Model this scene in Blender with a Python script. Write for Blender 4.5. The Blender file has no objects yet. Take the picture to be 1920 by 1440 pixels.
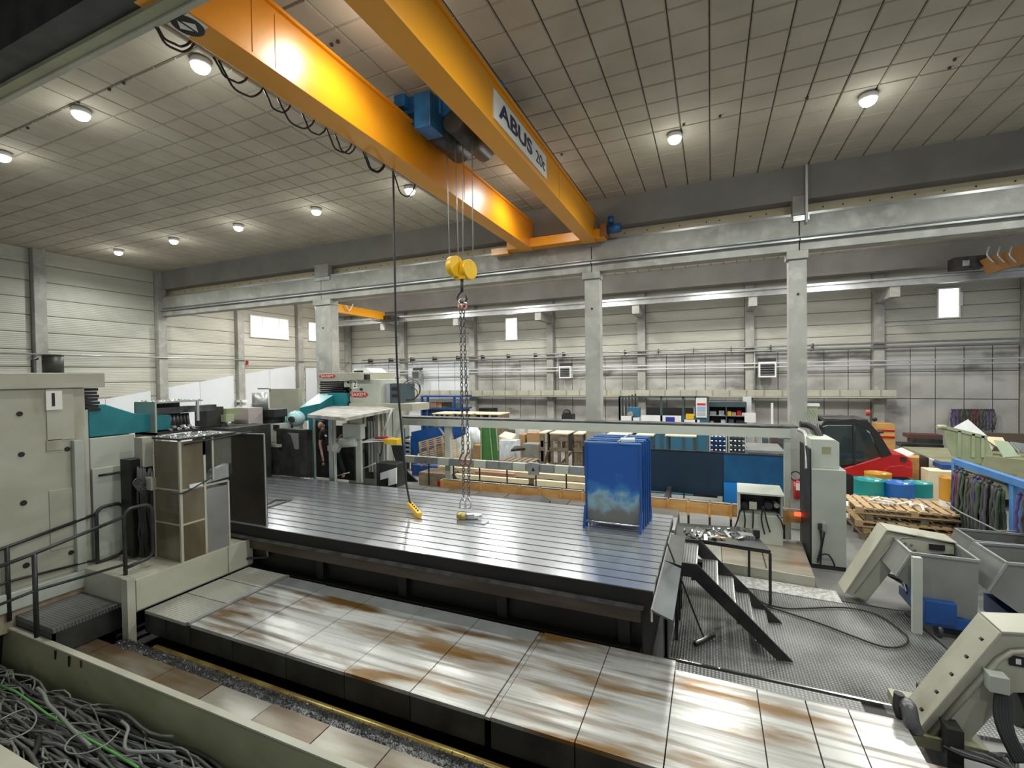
import bpy, math, random
from mathutils import Vector, Matrix, Euler
random.seed(7)
C = bpy.context.scene.collection
S = 1.45                                  # metres per modelling unit
H = 2.8                                   # camera height in units
# ---------------------------------------------------------------- camera
FPX = 869.0
_y, _p, _r = math.radians(23.25), math.radians(-1.0), math.radians(-0.835)
F_ = Vector((-math.sin(_y)*math.cos(_p), math.cos(_y)*math.cos(_p), math.sin(_p)))
_R = Vector((math.cos(_y), math.sin(_y), 0)); _U = _R.cross(F_)
R_ = math.cos(_r)*_R + math.sin(_r)*_U
U_ = -math.sin(_r)*_R + math.cos(_r)*_U
EYE = Vector((0, 0, H))
cd = bpy.data.cameras.new('camera'); cam = bpy.data.objects.new('camera', cd); C.objects.link(cam)
cd.sensor_width = 36; cd.lens = FPX/1920*36; cd.clip_start = .05; cd.clip_end = 300
m = Matrix((R_, U_, -F_)).transposed().to_4x4(); m.translation = EYE*S
cam.matrix_world = m
bpy.context.scene.camera = cam
# ---------------------------------------------------------------- world, exposure
sc = bpy.context.scene
sc.view_settings.view_transform = 'Standard'; sc.view_settings.look = 'None'
sc.view_settings.gamma = 1; sc.view_settings.exposure = 0.4
sc.view_settings.use_curve_mapping = False
w = bpy.data.worlds.new('world'); sc.world = w; w.use_nodes = True
w.node_tree.nodes['Background'].inputs[0].default_value = (.86, .93, 1, 1)
w.node_tree.nodes['Background'].inputs[1].default_value = .35
LAMP = 330.0                              # watts of every high-bay lamp

def at(x, y, X=None, Y=None, Z=None):
    d = F_ + (x-960)/FPX*R_ - (y-720)/FPX*U_
    if X is not None: t = X/d.x
    elif Y is not None: t = Y/d.y
    else: t = (Z-H)/d.z
    return EYE + d*t
# hall geometry (units)
YR, YW, XL, ZC = 9.45, 18.2, -16.65, 6.36
XR = 9.3                                   # right end of what is built
YN = 1.75                                  # near runway beam
# ---------------------------------------------------------------- materials
MATS = {}
def mat(name, col, col2=None, sc_=(1, 1, 1), rough=.55, metal=0., bump=0., thr=(.35, .65), detail=6, emit=0,
        col3=None, thr3=(.55, .7), sc3=(1, 1, 1), alpha=1., trans=0., bumpsc=None, rough2=None, coord='Object', distort=0.):
    if name in MATS: return MATS[name]
    M = bpy.data.materials.new(name); M.use_nodes = True; nt = M.node_tree; N = nt.nodes; L = nt.links
    b = N['Principled BSDF']; c4 = lambda c: (c[0], c[1], c[2], 1)
    b.inputs['Base Color'].default_value = c4(col); b.inputs['Roughness'].default_value = rough
    b.inputs['Metallic'].default_value = metal
    if alpha < 1: b.inputs['Alpha'].default_value = alpha
    if trans: b.inputs['Transmission Weight'].default_value = trans
    if emit:
        b.inputs['Emission Color'].default_value = c4(col); b.inputs['Emission Strength'].default_value = emit
    def noise(scv, det, off=(0, 0, 0)):
        tc = N.new('ShaderNodeTexCoord'); mp = N.new('ShaderNodeMapping'); mp.inputs['Scale'].default_value = scv
        mp.inputs['Location'].default_value = off
        if coord == 'World':
            g = N.new('ShaderNodeNewGeometry'); L.new(g.outputs['Position'], mp.inputs['Vector'])
        else:
            oi = N.new('ShaderNodeObjectInfo'); ad = N.new('ShaderNodeVectorMath'); ad.operation = 'ADD'
            ml = N.new('ShaderNodeVectorMath'); ml.operation = 'SCALE'; ml.inputs[3].default_value = 37.
            cx = N.new('ShaderNodeCombineXYZ')
            for i in range(3): L.new(oi.outputs['Random'], cx.inputs[i])
            L.new(cx.outputs[0], ml.inputs[0]); L.new(tc.outputs['Object'], ad.inputs[0]); L.new(ml.outputs[0], ad.inputs[1])
            L.new(ad.outputs[0], mp.inputs['Vector'])
        n = N.new('ShaderNodeTexNoise'); n.inputs['Scale'].default_value = 1; n.inputs['Detail'].default_value = det
        n.inputs['Distortion'].default_value = distort
        L.new(mp.outputs[0], n.inputs['Vector']); return n
    out = None
    if col2 is not None:
        n = noise(sc_, detail); r = N.new('ShaderNodeMapRange'); r.inputs[1].default_value = thr[0]; r.inputs[2].default_value = thr[1]
        L.new(n.outputs['Fac'], r.inputs[0])
        mx = N.new('ShaderNodeMix'); mx.data_type = 'RGBA'; mx.inputs[6].default_value = c4(col); mx.inputs[7].default_value = c4(col2)
        L.new(r.outputs[0], mx.inputs[0]); out = mx.outputs[2]
        if rough2 is not None:
            rr = N.new('ShaderNodeMix'); rr.inputs[2].default_value = rough; rr.inputs[3].default_value = rough2
            L.new(r.outputs[0], rr.inputs[0]); L.new(rr.outputs[0], b.inputs['Roughness'])
        if col3 is not None:
            n3 = noise(sc3, detail, (11, 5, 3)); r3 = N.new('ShaderNodeMapRange'); r3.inputs[1].default_value = thr3[0]; r3.inputs[2].default_value = thr3[1]
            L.new(n3.outputs['Fac'], r3.inputs[0])
            m3 = N.new('ShaderNodeMix'); m3.data_type = 'RGBA'; m3.inputs[7].default_value = c4(col3)
            L.new(out, m3.inputs[6]); L.new(r3.outputs[0], m3.inputs[0]); out = m3.outputs[2]
        L.new(out, b.inputs['Base Color'])
    if bump:
        nb = noise(bumpsc or sc_, 4); bp = N.new('ShaderNodeBump'); bp.inputs['Strength'].default_value = bump; bp.inputs['Distance'].default_value = .02
        L.new(nb.outputs['Fac'], bp.inputs['Height']); L.new(bp.outputs[0], b.inputs['Normal'])
    MATS[name] = M; return M
def ribbed(name, col, col2, axis, freq, strength=.5, rough=.6, metal=0, dist=.01):
    """painted or bare sheet with regular fine ribs running along one axis (relief only)"""
    M = mat(name, col, col2, (.5, .5, 1.5), rough, metal); nt = M.node_tree; N = nt.nodes; L = nt.links
    tc = N.new('ShaderNodeTexCoord'); sx = N.new('ShaderNodeSeparateXYZ'); L.new(tc.outputs['Object'], sx.inputs[0])
    mm = N.new('ShaderNodeMath'); mm.operation = 'MULTIPLY'; mm.inputs[1].default_value = freq*math.tau; L.new(sx.outputs[axis], mm.inputs[0])
    si = N.new('ShaderNodeMath'); si.operation = 'SINE'; L.new(mm.outputs[0], si.inputs[0])
    bp = N.new('ShaderNodeBump'); bp.inputs['Strength'].default_value = strength; bp.inputs['Distance'].default_value = dist
    L.new(si.outputs[0], bp.inputs['Height']); L.new(bp.outputs[0], N['Principled BSDF'].inputs['Normal']); return M
def checker_plate(name, col, col2, freq=18, strength=.7):
    """tread plate: crossing raised lozenges"""
    M = mat(name, col, col2, (.8, .8, .8), .42, .55, thr=(.35, .68), rough2=.6); nt = M.node_tree; N = nt.nodes; L = nt.links
    tc = N.new('ShaderNodeTexCoord'); sx = N.new('ShaderNodeSeparateXYZ'); L.new(tc.outputs['Object'], sx.inputs[0])
    o = []
    for sgn in (1, -1):
        a = N.new('ShaderNodeMath'); a.operation = 'MULTIPLY'; a.inputs[1].default_value = sgn; L.new(sx.outputs[1], a.inputs[0])
        b = N.new('ShaderNodeMath'); b.operation = 'ADD'; L.new(sx.outputs[0], b.inputs[0]); L.new(a.outputs[0], b.inputs[1])
        c = N.new('ShaderNodeMath'); c.operation = 'MULTIPLY'; c.inputs[1].default_value = freq*math.tau/1.4; L.new(b.outputs[0], c.inputs[0])
        d = N.new('ShaderNodeMath'); d.operation = 'SINE'; L.new(c.outputs[0], d.inputs[0]); o.append(d)
    e = N.new('ShaderNodeMath'); e.operation = 'MULTIPLY'; L.new(o[0].outputs[0], e.inputs[0]); L.new(o[1].outputs[0], e.inputs[1])
    g = N.new('ShaderNodeMath'); g.operation = 'GREATER_THAN'; g.inputs[1].default_value = .25; L.new(e.outputs[0], g.inputs[0])
    bp = N.new('ShaderNodeBump'); bp.inputs['Strength'].default_value = strength; bp.inputs['Distance'].default_value = .008
    L.new(e.outputs[0], bp.inputs['Height']); L.new(bp.outputs[0], N['Principled BSDF'].inputs['Normal'])
    bc = N['Principled BSDF'].inputs['Base Color']; src = bc.links[0].from_socket
    mx = N.new('ShaderNodeMix'); mx.data_type = 'RGBA'; mx.blend_type = 'ADD'; mx.inputs[7].default_value = (.22, .22, .21, 1)
    L.new(src, mx.inputs[6]); sc2 = N.new('ShaderNodeMath'); sc2.operation = 'MULTIPLY'; sc2.inputs[1].default_value = .8
    L.new(g.outputs[0], sc2.inputs[0]); L.new(sc2.outputs[0], mx.inputs[0]); L.new(mx.outputs[2], bc)
    return M
CREAM = mat('cream_machine_paint', (.45, .44, .35), (.37, .36, .28), (1.5, 1.5, 2.5), .42, bump=.05, col3=(.2, .18, .11), thr3=(.62, .8), sc3=(1.5, 1.5, .7))
CREAM2 = mat('pale_grey_green_paint', (.47, .49, .42), (.4, .42, .36), (1, 1, 2), .42)
OLIVE = mat('oily_olive_paint', (.33, .33, .2), (.24, .24, .14), (1.2, 3, 3), .32, bump=.05, col3=(.09, .07, .03), thr3=(.66, .78), sc3=(2, 2, 3))
GREYP = mat('grey_cabinet_paint', (.40, .42, .37), (.34, .36, .32), (1, 1, 1.5), .33)
TEAL = mat('teal_paint', (.02, .22, .25), (.015, .16, .19), (2, 2, 2), .38)
TEALP = mat('pale_teal_paint', (.25, .52, .55), (.45, .6, .6), (2, 2, 3), .3)
BLACK = mat('black_rubber', (.012, .012, .012), rough=.5)
BLKM = mat('black_steel', (.022, .022, .022), (.05, .05, .045), (3, 3, 3), .45, .3)
OILY = mat('oily_black_steel', (.005, .0045, .004), (.014, .011, .008), (1.5, 4, 4), .5, .2)
GREASE = mat('greasy_dark_metal', (.06, .06, .06), (.16, .16, .16), (4, 4, 4), .35, .6)
CONC = mat('concrete', (.36, .355, .32), (.27, .265, .235), (.9, .9, .9), .85, bump=.1, col3=(.43, .42, .38), thr3=(.5, .75), sc3=(3, 3, 3))
CONCD = mat('dark_concrete', (.20, .19, .17), (.25, .24, .215), (.8, .8, .8), .85)
CONCW = mat('stained_wall_concrete', (.46, .45, .42), (.26, .255, .23), (.6, .6, .8), .85, thr=(.42, .72), col3=(.1, .095, .085), thr3=(.58, .74), sc3=(.5, .5, 1.1), coord='World')
PANEL = ribbed('ribbed_wall_cladding', (.50, .49, .42), (.43, .42, .36), 2, 14, .35)
TILE = mat('ceiling_tile', (.46, .415, .33), (.37, .33, .26), (1.1, 1.1, 1), .9, bump=.12, bumpsc=(30, 30, 30), thr=(.3, .7), col3=(.33, .3, .24), thr3=(.62, .85), sc3=(.35, .35, 1), coord='World')
JOINT = mat('tile_joint', (.11, .085, .055), (.05, .04, .028), (2, 2, 2), .9)
WHITEP = mat('white_wall_board', (.66, .68, .7), (.6, .62, .64), (.6, .6, .6), .6)
FLOORM = mat('worn_floor', (.23, .225, .21), (.15, .15, .14), (.7, .7, .7), .5, col3=(.34, .33, .31), thr3=(.58, .8), sc3=(.5, .5, .5))
ORANGE = mat('orange_crane_paint', (.78, .33, .01), (.72, .29, .008), (.5, .5, .5), .32, coord='World')
BLUE = mat('blue_paint', (.01, .075, .28), (.008, .05, .2), (2, 2, 2), .35)
BLUEHOIST = mat('hoist_blue_paint', (.015, .15, .42), (.01, .07, .17), (3, 3, 3), .35)
BLUEWORN = mat('worn_blue_panel', (.008, .065, .26), (.25, .32, .34), (1.6, 1.6, 1.6), .38, thr=(.6, .75), col3=(.13, .14, .13), thr3=(.66, .8), sc3=(2.4, 2.4, 2.4))
RAILB = mat('painted_blue_frame', (.08, .23, .5), (.06, .18, .42), (2, 2, 2), .5)
STEEL = mat('ground_steel', (.62, .64, .67), (.50, .52, .55), (.7, 14, 1), .2, .8, col3=(.40, .38, .35), thr3=(.58, .8), sc3=(.5, 1.2, 1), coord='World', rough2=.25)
RUSTY = mat('rust_streaked_cover_plate', (.56, .56, .53), (.13, .115, .09), (.45, 13, 1), .26, .45, thr=(.44, .70), col3=(.18, .1, .028), thr3=(.48, .63), sc3=(.75, 3.2, 1), coord='World', rough2=.4, distort=.25, detail=12)
RUSTY2 = mat('brown_oiled_plate', (.12, .08, .042), (.2, .18, .14), (1., 5, 1), .3, .3, thr=(.42, .66), col3=(.13, .065, .025), thr3=(.55, .72), sc3=(1.5, 3, 1), coord='World')
PALEPL = mat('pale_stained_plate', (.38, .35, .28), (.22, .17, .11), (.6, 3.5, 1), .3, .3, thr=(.42, .7), coord='World')
CHK = checker_plate('dark_tread_plate', (.06, .058, .054), (.25, .25, .245))
CHKL = checker_plate('light_tread_plate', (.3, .3, .26), (.42, .41, .35), 20)
WOOD = mat('raw_wood', (.52, .36, .18), (.38, .25, .12), (2, 9, 9), .7)
WOODO = mat('orange_plank', (.66, .36, .12), (.5, .25, .07), (1.5, 7, 5), .6)
WOODP = mat('pale_plywood', (.74, .64, .43), (.66, .55, .36), (2, 2, 2), .6)
WOODG = mat('weathered_wood', (.22, .17, .11), (.12, .09, .06), (3, 6, 6), .75)
CARD = mat('cardboard', (.4, .24, .12), (.33, .2, .1), (2, 2, 2), .8)
GREEN = mat('green_board', (.055, .19, .05), (.04, .14, .04), (2, 2, 2), .5)
WHITE = mat('white_surface', (.78, .78, .76), (.7, .7, .69), (2, 2, 2), .5)
FILM = mat('white_plastic_film', (.72, .76, .8), (.5, .54, .58), (7, 7, 5), .3, bump=.6)
YELLOW = mat('yellow_paint', (.8, .48, .01), (.7, .4, .01), (3, 3, 3), .35)
RED = mat('red_paint', (.5, .015, .015), (.4, .01, .012), (2, 2, 2), .3)
REDPRINT = mat('red_print', (.55, .03, .025), rough=.5)
DARKBR = mat('dark_brown_sheet', (.03, .02, .012), (.018, .012, .008), (2, 2, 3), .4, .2)
PLEXI = mat('dirty_tinted_glazing', (.19, .155, .095), (.1, .08, .045), (2.5, 2.5, 1.2), .25, thr=(.3, .7), alpha=.88)
GLASSD = mat('dark_glazing', (.03, .045, .045), rough=.06, alpha=.82)
GLASSC = mat('clear_glazing', (.2, .2, .16), rough=.06, alpha=.35)
CHROME = mat('bright_metal', (.7, .7, .68), rough=.22, metal=.95)
GREYM = mat('galvanised_metal', (.42, .43, .42), (.34, .35, .34), (4, 4, 4), .38, .6)
BINM = mat('grey_bin_sheet', (.27, .27, .25), (.2, .2, .19), (1.3, 1.3, 1.3), .4, .3)
CABLE = mat('grey_cable', (.075, .075, .07), (.13, .13, .12), (5, 5, 5), .42)
CABLEL = mat('pale_cable', (.2, .21, .19), rough=.38)
CABLEG = mat('green_cable', (.1, .32, .07), rough=.4)
NAVY = mat('navy_screen', (.008, .03, .06), (.006, .022, .045), (1, 1, 1), .45)
MIDBLUE = mat('blue_screen_fabric', (.008, .095, .23), (.006, .07, .18), (2, 2, 2), .4)
BRASS = mat('oily_yellow_rail', (.42, .33, .09), (.2, .12, .03), (3, 8, 8), .3, .4)
SKIN = mat('skin', (.5, .27, .19), rough=.5)
CLOTH = mat('black_cloth', (.012, .012, .013), rough=.85)
PANE = mat('daylit_pane', (.95, .93, .82), rough=.4, emit=1.3)
LAMPM = mat('lamp_lens', (.97, 1, .97), rough=.4, emit=11)
PINKG = mat('dusty_pink_grey_panel', (.42, .37, .35), (.36, .32, .31), (2, 2, 2), .5)
SLATE = mat('slate_cabinet', (.06, .09, .1), (.05, .07, .08), (2, 2, 2), .4)
PALEG = mat('pale_green_paint', (.38, .42, .26), (.3, .34, .2), (2, 2, 2), .5, col3=(.12, .1, .06), thr3=(.6, .72), sc3=(2, 2, .6))
PURPLE = mat('purple_sling', (.12, .08, .25), (.05, .04, .09), (6, 6, 2), .8)
SLINGG = mat('green_sling', (.025, .06, .025), (.1, .13, .08), (6, 6, 2), .8)
SLINGK = mat('grey_sling', (.04, .04, .042), (.12, .115, .105), (6, 6, 2), .8)
SLINGR = mat('red_sling', (.16, .03, .04), (.08, .04, .04), (6, 6, 2), .8)
SIGNW = mat('sign_white', (.75, .74, .68), rough=.5)
SIGNB = mat('sign_navy', (.01, .015, .07), rough=.5)
INK = mat('black_ink', (.01, .01, .01), rough=.6)
DRUMT = mat('teal_drum_paint', (.01, .25, .24), rough=.35)
DRUMB = mat('blue_drum_paint', (.01, .12, .42), rough=.35)
DRUMO = mat('ochre_drum_paint', (.5, .24, .02), rough=.35)
def worn_blue():
    nt = BLUEWORN.node_tree; N = nt.nodes; L = nt.links; tc = N.new('ShaderNodeTexCoord'); sx = N.new('ShaderNodeSeparateXYZ'); L.new(tc.outputs['Object'], sx.inputs[0])
    n = N.new('ShaderNodeTexNoise'); n.inputs['Scale'].default_value = 3.5; n.inputs['Detail'].default_value = 8; L.new(tc.outputs['Object'], n.inputs['Vector'])
    # scraped bare metal rises from the foot of the panel to about half its height
    a = N.new('ShaderNodeMapRange'); a.inputs[1].default_value = 1.05; a.inputs[2].default_value = .1; L.new(sx.outputs[2], a.inputs[0])
    ad = N.new('ShaderNodeMath'); ad.operation = 'ADD'; L.new(a.outputs[0], ad.inputs[0]); L.new(n.outputs['Fac'], ad.inputs[1])
    r = N.new('ShaderNodeMapRange'); r.inputs[1].default_value = .75; r.inputs[2].default_value = 1.35; L.new(ad.outputs[0], r.inputs[0])
    cr = N.new('ShaderNodeValToRGB'); e = cr.color_ramp.elements; e[0].position = 0; e[0].color = (.008, .07, .3, 1); e[1].position = 1; e[1].color = (.13, .13, .12, 1)
    k = cr.color_ramp.elements.new(.3); k.color = (.03, .16, .38, 1); k = cr.color_ramp.elements.new(.55); k.color = (.2, .33, .38, 1)
    L.new(r.outputs[0], cr.inputs[0]); bc = N['Principled BSDF'].inputs['Base Color']; L.new(cr.outputs[0], bc)
worn_blue()
# ---------------------------------------------------------------- mesh helpers (unit coordinates, world space)
class MB:
    def __init__(s): s.v = []; s.f = []; s.sm = []
    def add(s, vs, fs, smooth=False):
        o = len(s.v); s.v += [tuple(v) for v in vs]; s.f += [tuple(i+o for i in f) for f in fs]; s.sm += [smooth]*len(fs); return s
    def box(s, x0, x1, y0, y1, z0, z1):
        if x0 > x1: x0, x1 = x1, x0
        if y0 > y1: y0, y1 = y1, y0
        if z0 > z1: z0, z1 = z1, z0
        return s.add([(x, y, z) for x in (x0, x1) for y in (y0, y1) for z in (z0, z1)],
                     [(0, 1, 3, 2), (4, 6, 7, 5), (0, 4, 5, 1), (2, 3, 7, 6), (0, 2, 6, 4), (1, 5, 7, 3)])
    def ob(s, c, size, rot=(0, 0, 0)):
        R = Euler([math.radians(a) for a in rot]).to_matrix(); c = Vector(c)
        vs = [c+R @ Vector((x*size[0]/2, y*size[1]/2, z*size[2]/2)) for x in (-1, 1) for y in (-1, 1) for z in (-1, 1)]
        return s.add(vs, [(0, 1, 3, 2), (4, 6, 7, 5), (0, 4, 5, 1), (2, 3, 7, 6), (0, 2, 6, 4), (1, 5, 7, 3)])
    def bar(s, p, q, w, h=None):
        """square bar between two points"""
        p = Vector(p); q = Vector(q); d = (q-p); L = d.length; d.normalize(); h = h or w
        up = Vector((0, 0, 1)) if abs(d.z) < .95 else Vector((0, 1, 0))
        a = d.cross(up).normalized(); b = a.cross(d).normalized()
        vs = [e+a*w/2*i+b*h/2*j for e in (p, q) for i in (-1, 1) for j in (-1, 1)]
        return s.add(vs, [(0, 1, 3, 2), (4, 6, 7, 5), (0, 4, 5, 1), (2, 3, 7, 6), (0, 2, 6, 4), (1, 5, 7, 3)])
    def cyl(s, p, q, r, n=16, r2=None):
        p = Vector(p); q = Vector(q); r2 = r if r2 is None else r2; d = (q-p).normalized()
        up = Vector((0, 0, 1)) if abs(d.z) < .9 else Vector((1, 0, 0)); a = d.cross(up).normalized(); b = a.cross(d)
        vs = [p+(a*math.cos(t)+b*math.sin(t))*r for t in [math.tau*i/n for i in range(n)]]
        vs += [q+(a*math.cos(t)+b*math.sin(t))*r2 for t in [math.tau*i/n for i in range(n)]]
        s.add(vs, [(i, (i+1) % n, n+(i+1) % n, n+i) for i in range(n)], True)
        o = len(s.v)-2*n
        s.f += [tuple(o+i for i in range(n-1, -1, -1)), tuple(o+n+i for i in range(n))]; s.sm += [False]*2; return s
    def tube(s, pts, r, n=6):
        P = [Vector(p) for p in pts]; vs = []; ref = None
        for i, p in enumerate(P):
            d = (P[min(i+1, len(P)-1)]-P[max(i-1, 0)]).normalized()
            if ref is None: ref = Vector((0, 0, 1)) if abs(d.z) < .9 else Vector((1, 0, 0))
            a = d.cross(ref)
            if a.length < 1e-4: a = d.cross(Vector((.3, .9, .1)))
            a.normalize(); b = a.cross(d).normalized(); ref = b
            vs += [p+(a*math.cos(math.tau*k/n)+b*math.sin(math.tau*k/n))*r for k in range(n)]
        fs = [(i*n+k, i*n+(k+1) % n, (i+1)*n+(k+1) % n, (i+1)*n+k) for i in range(len(P)-1) for k in range(n)]
        s.add(vs, fs, True); o = len(s.v)-len(vs)
        s.f += [tuple(o+k for k in range(n-1, -1, -1)), tuple(len(s.v)-n+k for k in range(n))]; s.sm += [False]*2; return s
    def prism(s, pts, axis, a, b):
        """extrude a polygon (2-D points in the other two axes) along axis from a to b"""
        def mk(p, t): return {'x': (t, p[0], p[1]), 'y': (p[0], t, p[1]), 'z': (p[0], p[1], t)}[axis]
        n = len(pts); vs = [mk(p, a) for p in pts]+[mk(p, b) for p in pts]
        return s.add(vs, [tuple(range(n)), tuple(range(2*n-1, n-1, -1))]+[(i, i+n, (i+1) % n+n, (i+1) % n) for i in range(n)])
    def lathe(s, c, prof, n=20, axis='z'):
        c = Vector(c); vs = []
        for r, h in prof:
            for k in range(n):
                t = math.tau*k/n; u, v_ = r*math.cos(t), r*math.sin(t)
                vs.append(c+{'z': Vector((u, v_, h)), 'y': Vector((u, h, v_)), 'x': Vector((h, u, v_))}[axis])
        m_ = len(prof)
        return s.add(vs, [(i*n+k, i*n+(k+1) % n, (i+1)*n+(k+1) % n, (i+1)*n+k) for i in range(m_-1) for k in range(n)], True)
    def ball(s, c, r, n=14, sc3=(1, 1, 1)):
        c = Vector(c); vs = []; m_ = n//2
        for i in range(m_+1):
            ph = math.pi*i/m_
            for k in range(n):
                t = math.tau*k/n; vs.append(c+Vector((r*sc3[0]*math.sin(ph)*math.cos(t), r*sc3[1]*math.sin(ph)*math.sin(t), r*sc3[2]*math.cos(ph))))
        return s.add(vs, [(i*n+k, (i+1)*n+k, (i+1)*n+(k+1) % n, i*n+(k+1) % n) for i in range(m_) for k in range(n)], True)
    def torus(s, c, R, r, rot=(0, 0, 0), n=12, k=5, sy=1.):
        E = Euler([math.radians(a) for a in rot]).to_matrix(); c = Vector(c); vs = []
        for i in range(n):
            t = math.tau*i/n; ce = Vector((R*math.cos(t), R*sy*math.sin(t), 0)); rd = Vector((math.cos(t), math.sin(t), 0))
            for j in range(k):
                u = math.tau*j/k; vs.append(c+E @ (ce+rd*r*math.cos(u)+Vector((0, 0, r*math.sin(u)))))
        return s.add(vs, [(i*k+j, ((i+1) % n)*k+j, ((i+1) % n)*k+(j+1) % k, i*k+(j+1) % k) for i in range(n) for j in range(k)], True)
    def build(s, name, ma, parent=None, bevel=0.):
        if parent is not None: o = ORG[parent]
        else:
            xs, ys, zs = zip(*s.v); o = Vector(((min(xs)+max(xs))/2, (min(ys)+max(ys))/2, min(zs)))
        me = bpy.data.meshes.new(name); me.from_pydata([((v[0]-o.x)*S, (v[1]-o.y)*S, (v[2]-o.z)*S) for v in s.v], [], s.f)
        me.polygons.foreach_set('use_smooth', s.sm); me.materials.append(ma); me.update()
        ob = bpy.data.objects.new(name, me); C.objects.link(ob); ORG[ob] = o
        if parent is not None: ob.parent = parent
        else: ob.location = o*S
        if bevel:
            b = ob.modifiers.new('bevel', 'BEVEL'); b.width = bevel*S; b.segments = 2; b.limit_method = 'ANGLE'
        return ob
ORG = {}
ORD = 'first second third fourth fifth sixth seventh eighth ninth tenth eleventh twelfth thirteenth fourteenth fifteenth sixteenth seventeenth eighteenth nineteenth twentieth'.split()
def tag(o, label=None, cat=None, group=None, kind=None):
    if label: o['label'] = label
    if cat: o['category'] = cat
    if group: o['group'] = group
    if kind: o['kind'] = kind
    return o
def thing(name, label, cat, loc, group=None):
    o = bpy.data.objects.new(name, None); C.objects.link(o); o.empty_display_size = .2
    o.location = Vector(loc)*S; ORG[o] = Vector(loc); return tag(o, label, cat, group)
def struct(name, mb, ma, label=None):
    o = mb.build(name, ma); o['kind'] = 'structure'
    if label: o['label'] = label
    return o
def sroot(name, loc, label=None):
    o = bpy.data.objects.new(name, None); C.objects.link(o); o.location = Vector(loc)*S; ORG[o] = Vector(loc); o['kind'] = 'structure'
    if label: o['label'] = label
    return o
def copy(src, dx=0, dy=0, dz=0, rz=0, label=None):
    r = src.copy(); C.objects.link(r); r.location = src.location+Vector((dx, dy, dz))*S; r.rotation_euler.z += rz
    if label: r['label'] = label
    ORG[r] = ORG[src]+Vector((dx, dy, dz))
    for ch in [c for c in bpy.data.objects if c.parent is src]:
        c = ch.copy(); C.objects.link(c); c.parent = r
        for g in [q for q in bpy.data.objects if q.parent is ch]:
            d = g.copy(); C.objects.link(d); d.parent = c
    return r
def dupmesh(o, x, y, z, parent):
    """another piece sharing o's mesh, placed by world coordinates"""
    c = bpy.data.objects.new(o.name.split('.')[0], o.data); C.objects.link(c); c.parent = parent
    c.location = (Vector((x, y, z))-ORG[parent])*S; return c
def rb(xl, yt, xr, yb, Y, d=.3, floor=False):
    ym = (yt+yb)/2; xm = (xl+xr)/2
    a = at(xl, ym, Y=Y).x; b = at(xr, ym, Y=Y).x
    return (a, b, Y, Y+d, 0 if floor else at(xm, yb, Y=Y).z, at(xm, yt, Y=Y).z)
def P(x, y, X=None, Y=None, Z=None): return tuple(at(x, y, X, Y, Z))
def text(body, name, ma, parent, origin, xdir, updir, size, ext=.004, bold=0., sx=1., width=None):
    cu = bpy.data.curves.new(name, 'FONT'); cu.body = body; cu.size = 1; cu.extrude = 0; cu.offset = bold
    cu.align_x = 'CENTER'; cu.align_y = 'CENTER'
    tmp = bpy.data.objects.new('tmp', cu); C.objects.link(tmp)
    dg = bpy.context.evaluated_depsgraph_get(); me = bpy.data.meshes.new_from_object(tmp.evaluated_get(dg))
    bpy.data.objects.remove(tmp)
    xd = Vector(xdir).normalized(); ud = Vector(updir).normalized(); nd = xd.cross(ud)
    if width:
        xs = [v.co.x for v in me.vertices]; sx = width/(max(xs)-min(xs))/size
    o = Vector(origin)+nd*ext
    for v in me.vertices: v.co = (o-ORG[parent]+xd*v.co.x*size*sx+ud*v.co.y*size)*S
    me.materials.clear(); me.materials.append(ma); me.name = name
    ob = bpy.data.objects.new(name, me); C.objects.link(ob); ob.parent = parent; ORG[ob] = ORG[parent]; return ob
# ================================================================= SETTING
struct('floor', MB().box(XL-.3, XR, -3.6, YW+.2, -.2, 0), FLOORM, 'worn grey concrete hall floor')
struct('trim_1', MB().box(-9, 1.3, 1.2, 6.2, 0, .012), OILY, 'oil-black machine pit floor under the covers')
# --- near ceiling: suspended tiles, the 300 nearest as pieces, the rest as one part
TS, TX0, TY0 = .389, -2.66*.728, 6.16*.728
ceil = sroot('ceiling', (-4, 8, ZC), 'suspended hall ceiling of square tiles stained along the joints')
MB().box(XL, XR, -3.6, YW, ZC+.035, ZC+.09).build('ceiling_backing', JOINT, ceil)
tb = MB().add([(x, y, z) for z, k in ((0, .5), (.012, .47)) for x, y in ((-k*TS*.975, -k*TS*.975), (k*TS*.975, -k*TS*.975), (k*TS*.975, k*TS*.975), (-k*TS*.975, k*TS*.975))],
              [(4, 5, 1, 0), (5, 6, 2, 1), (6, 7, 3, 2), (7, 4, 0, 3), (7, 6, 5, 4)])
# bevelled tile: face downwards
me = bpy.data.meshes.new('ceiling_tile'); me.from_pydata([(v[0]*S, v[1]*S, (.03-v[2]*1.6)*S) for v in tb.v], [], tb.f)
me.materials.append(TILE); me.update()
cells = []
for i in range(-42, 26):
    for j in range(-8, 36):
        x, y = TX0+(i+.5)*TS, TY0+(j+.5)*TS
        if XL < x < XR and YN-.1 < y < YW: cells.append((x, y))
def vis(x, y):
    v = Vector((x, y, ZC))-EYE; f = v.dot(F_)
    if f < .3: return 1e9
    u, w_ = 960+FPX*v.dot(R_)/f, 720-FPX*v.dot(U_)/f
    return f if -60 < u < 1980 and -60 < w_ < 620 and y < YR else 1e8+f
cells.sort(key=lambda c: vis(*c))
for x, y in cells[:300]:
    o = bpy.data.objects.new('ceiling_tile', me); C.objects.link(o); o.parent = ceil
    o.location = (Vector((x, y, ZC+random.uniform(-.002, .002)))-ORG[ceil])*S
    o.rotation_euler = (random.uniform(-.006, .006), random.uniform(-.006, .006), 0)
r_ = MB()
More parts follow.
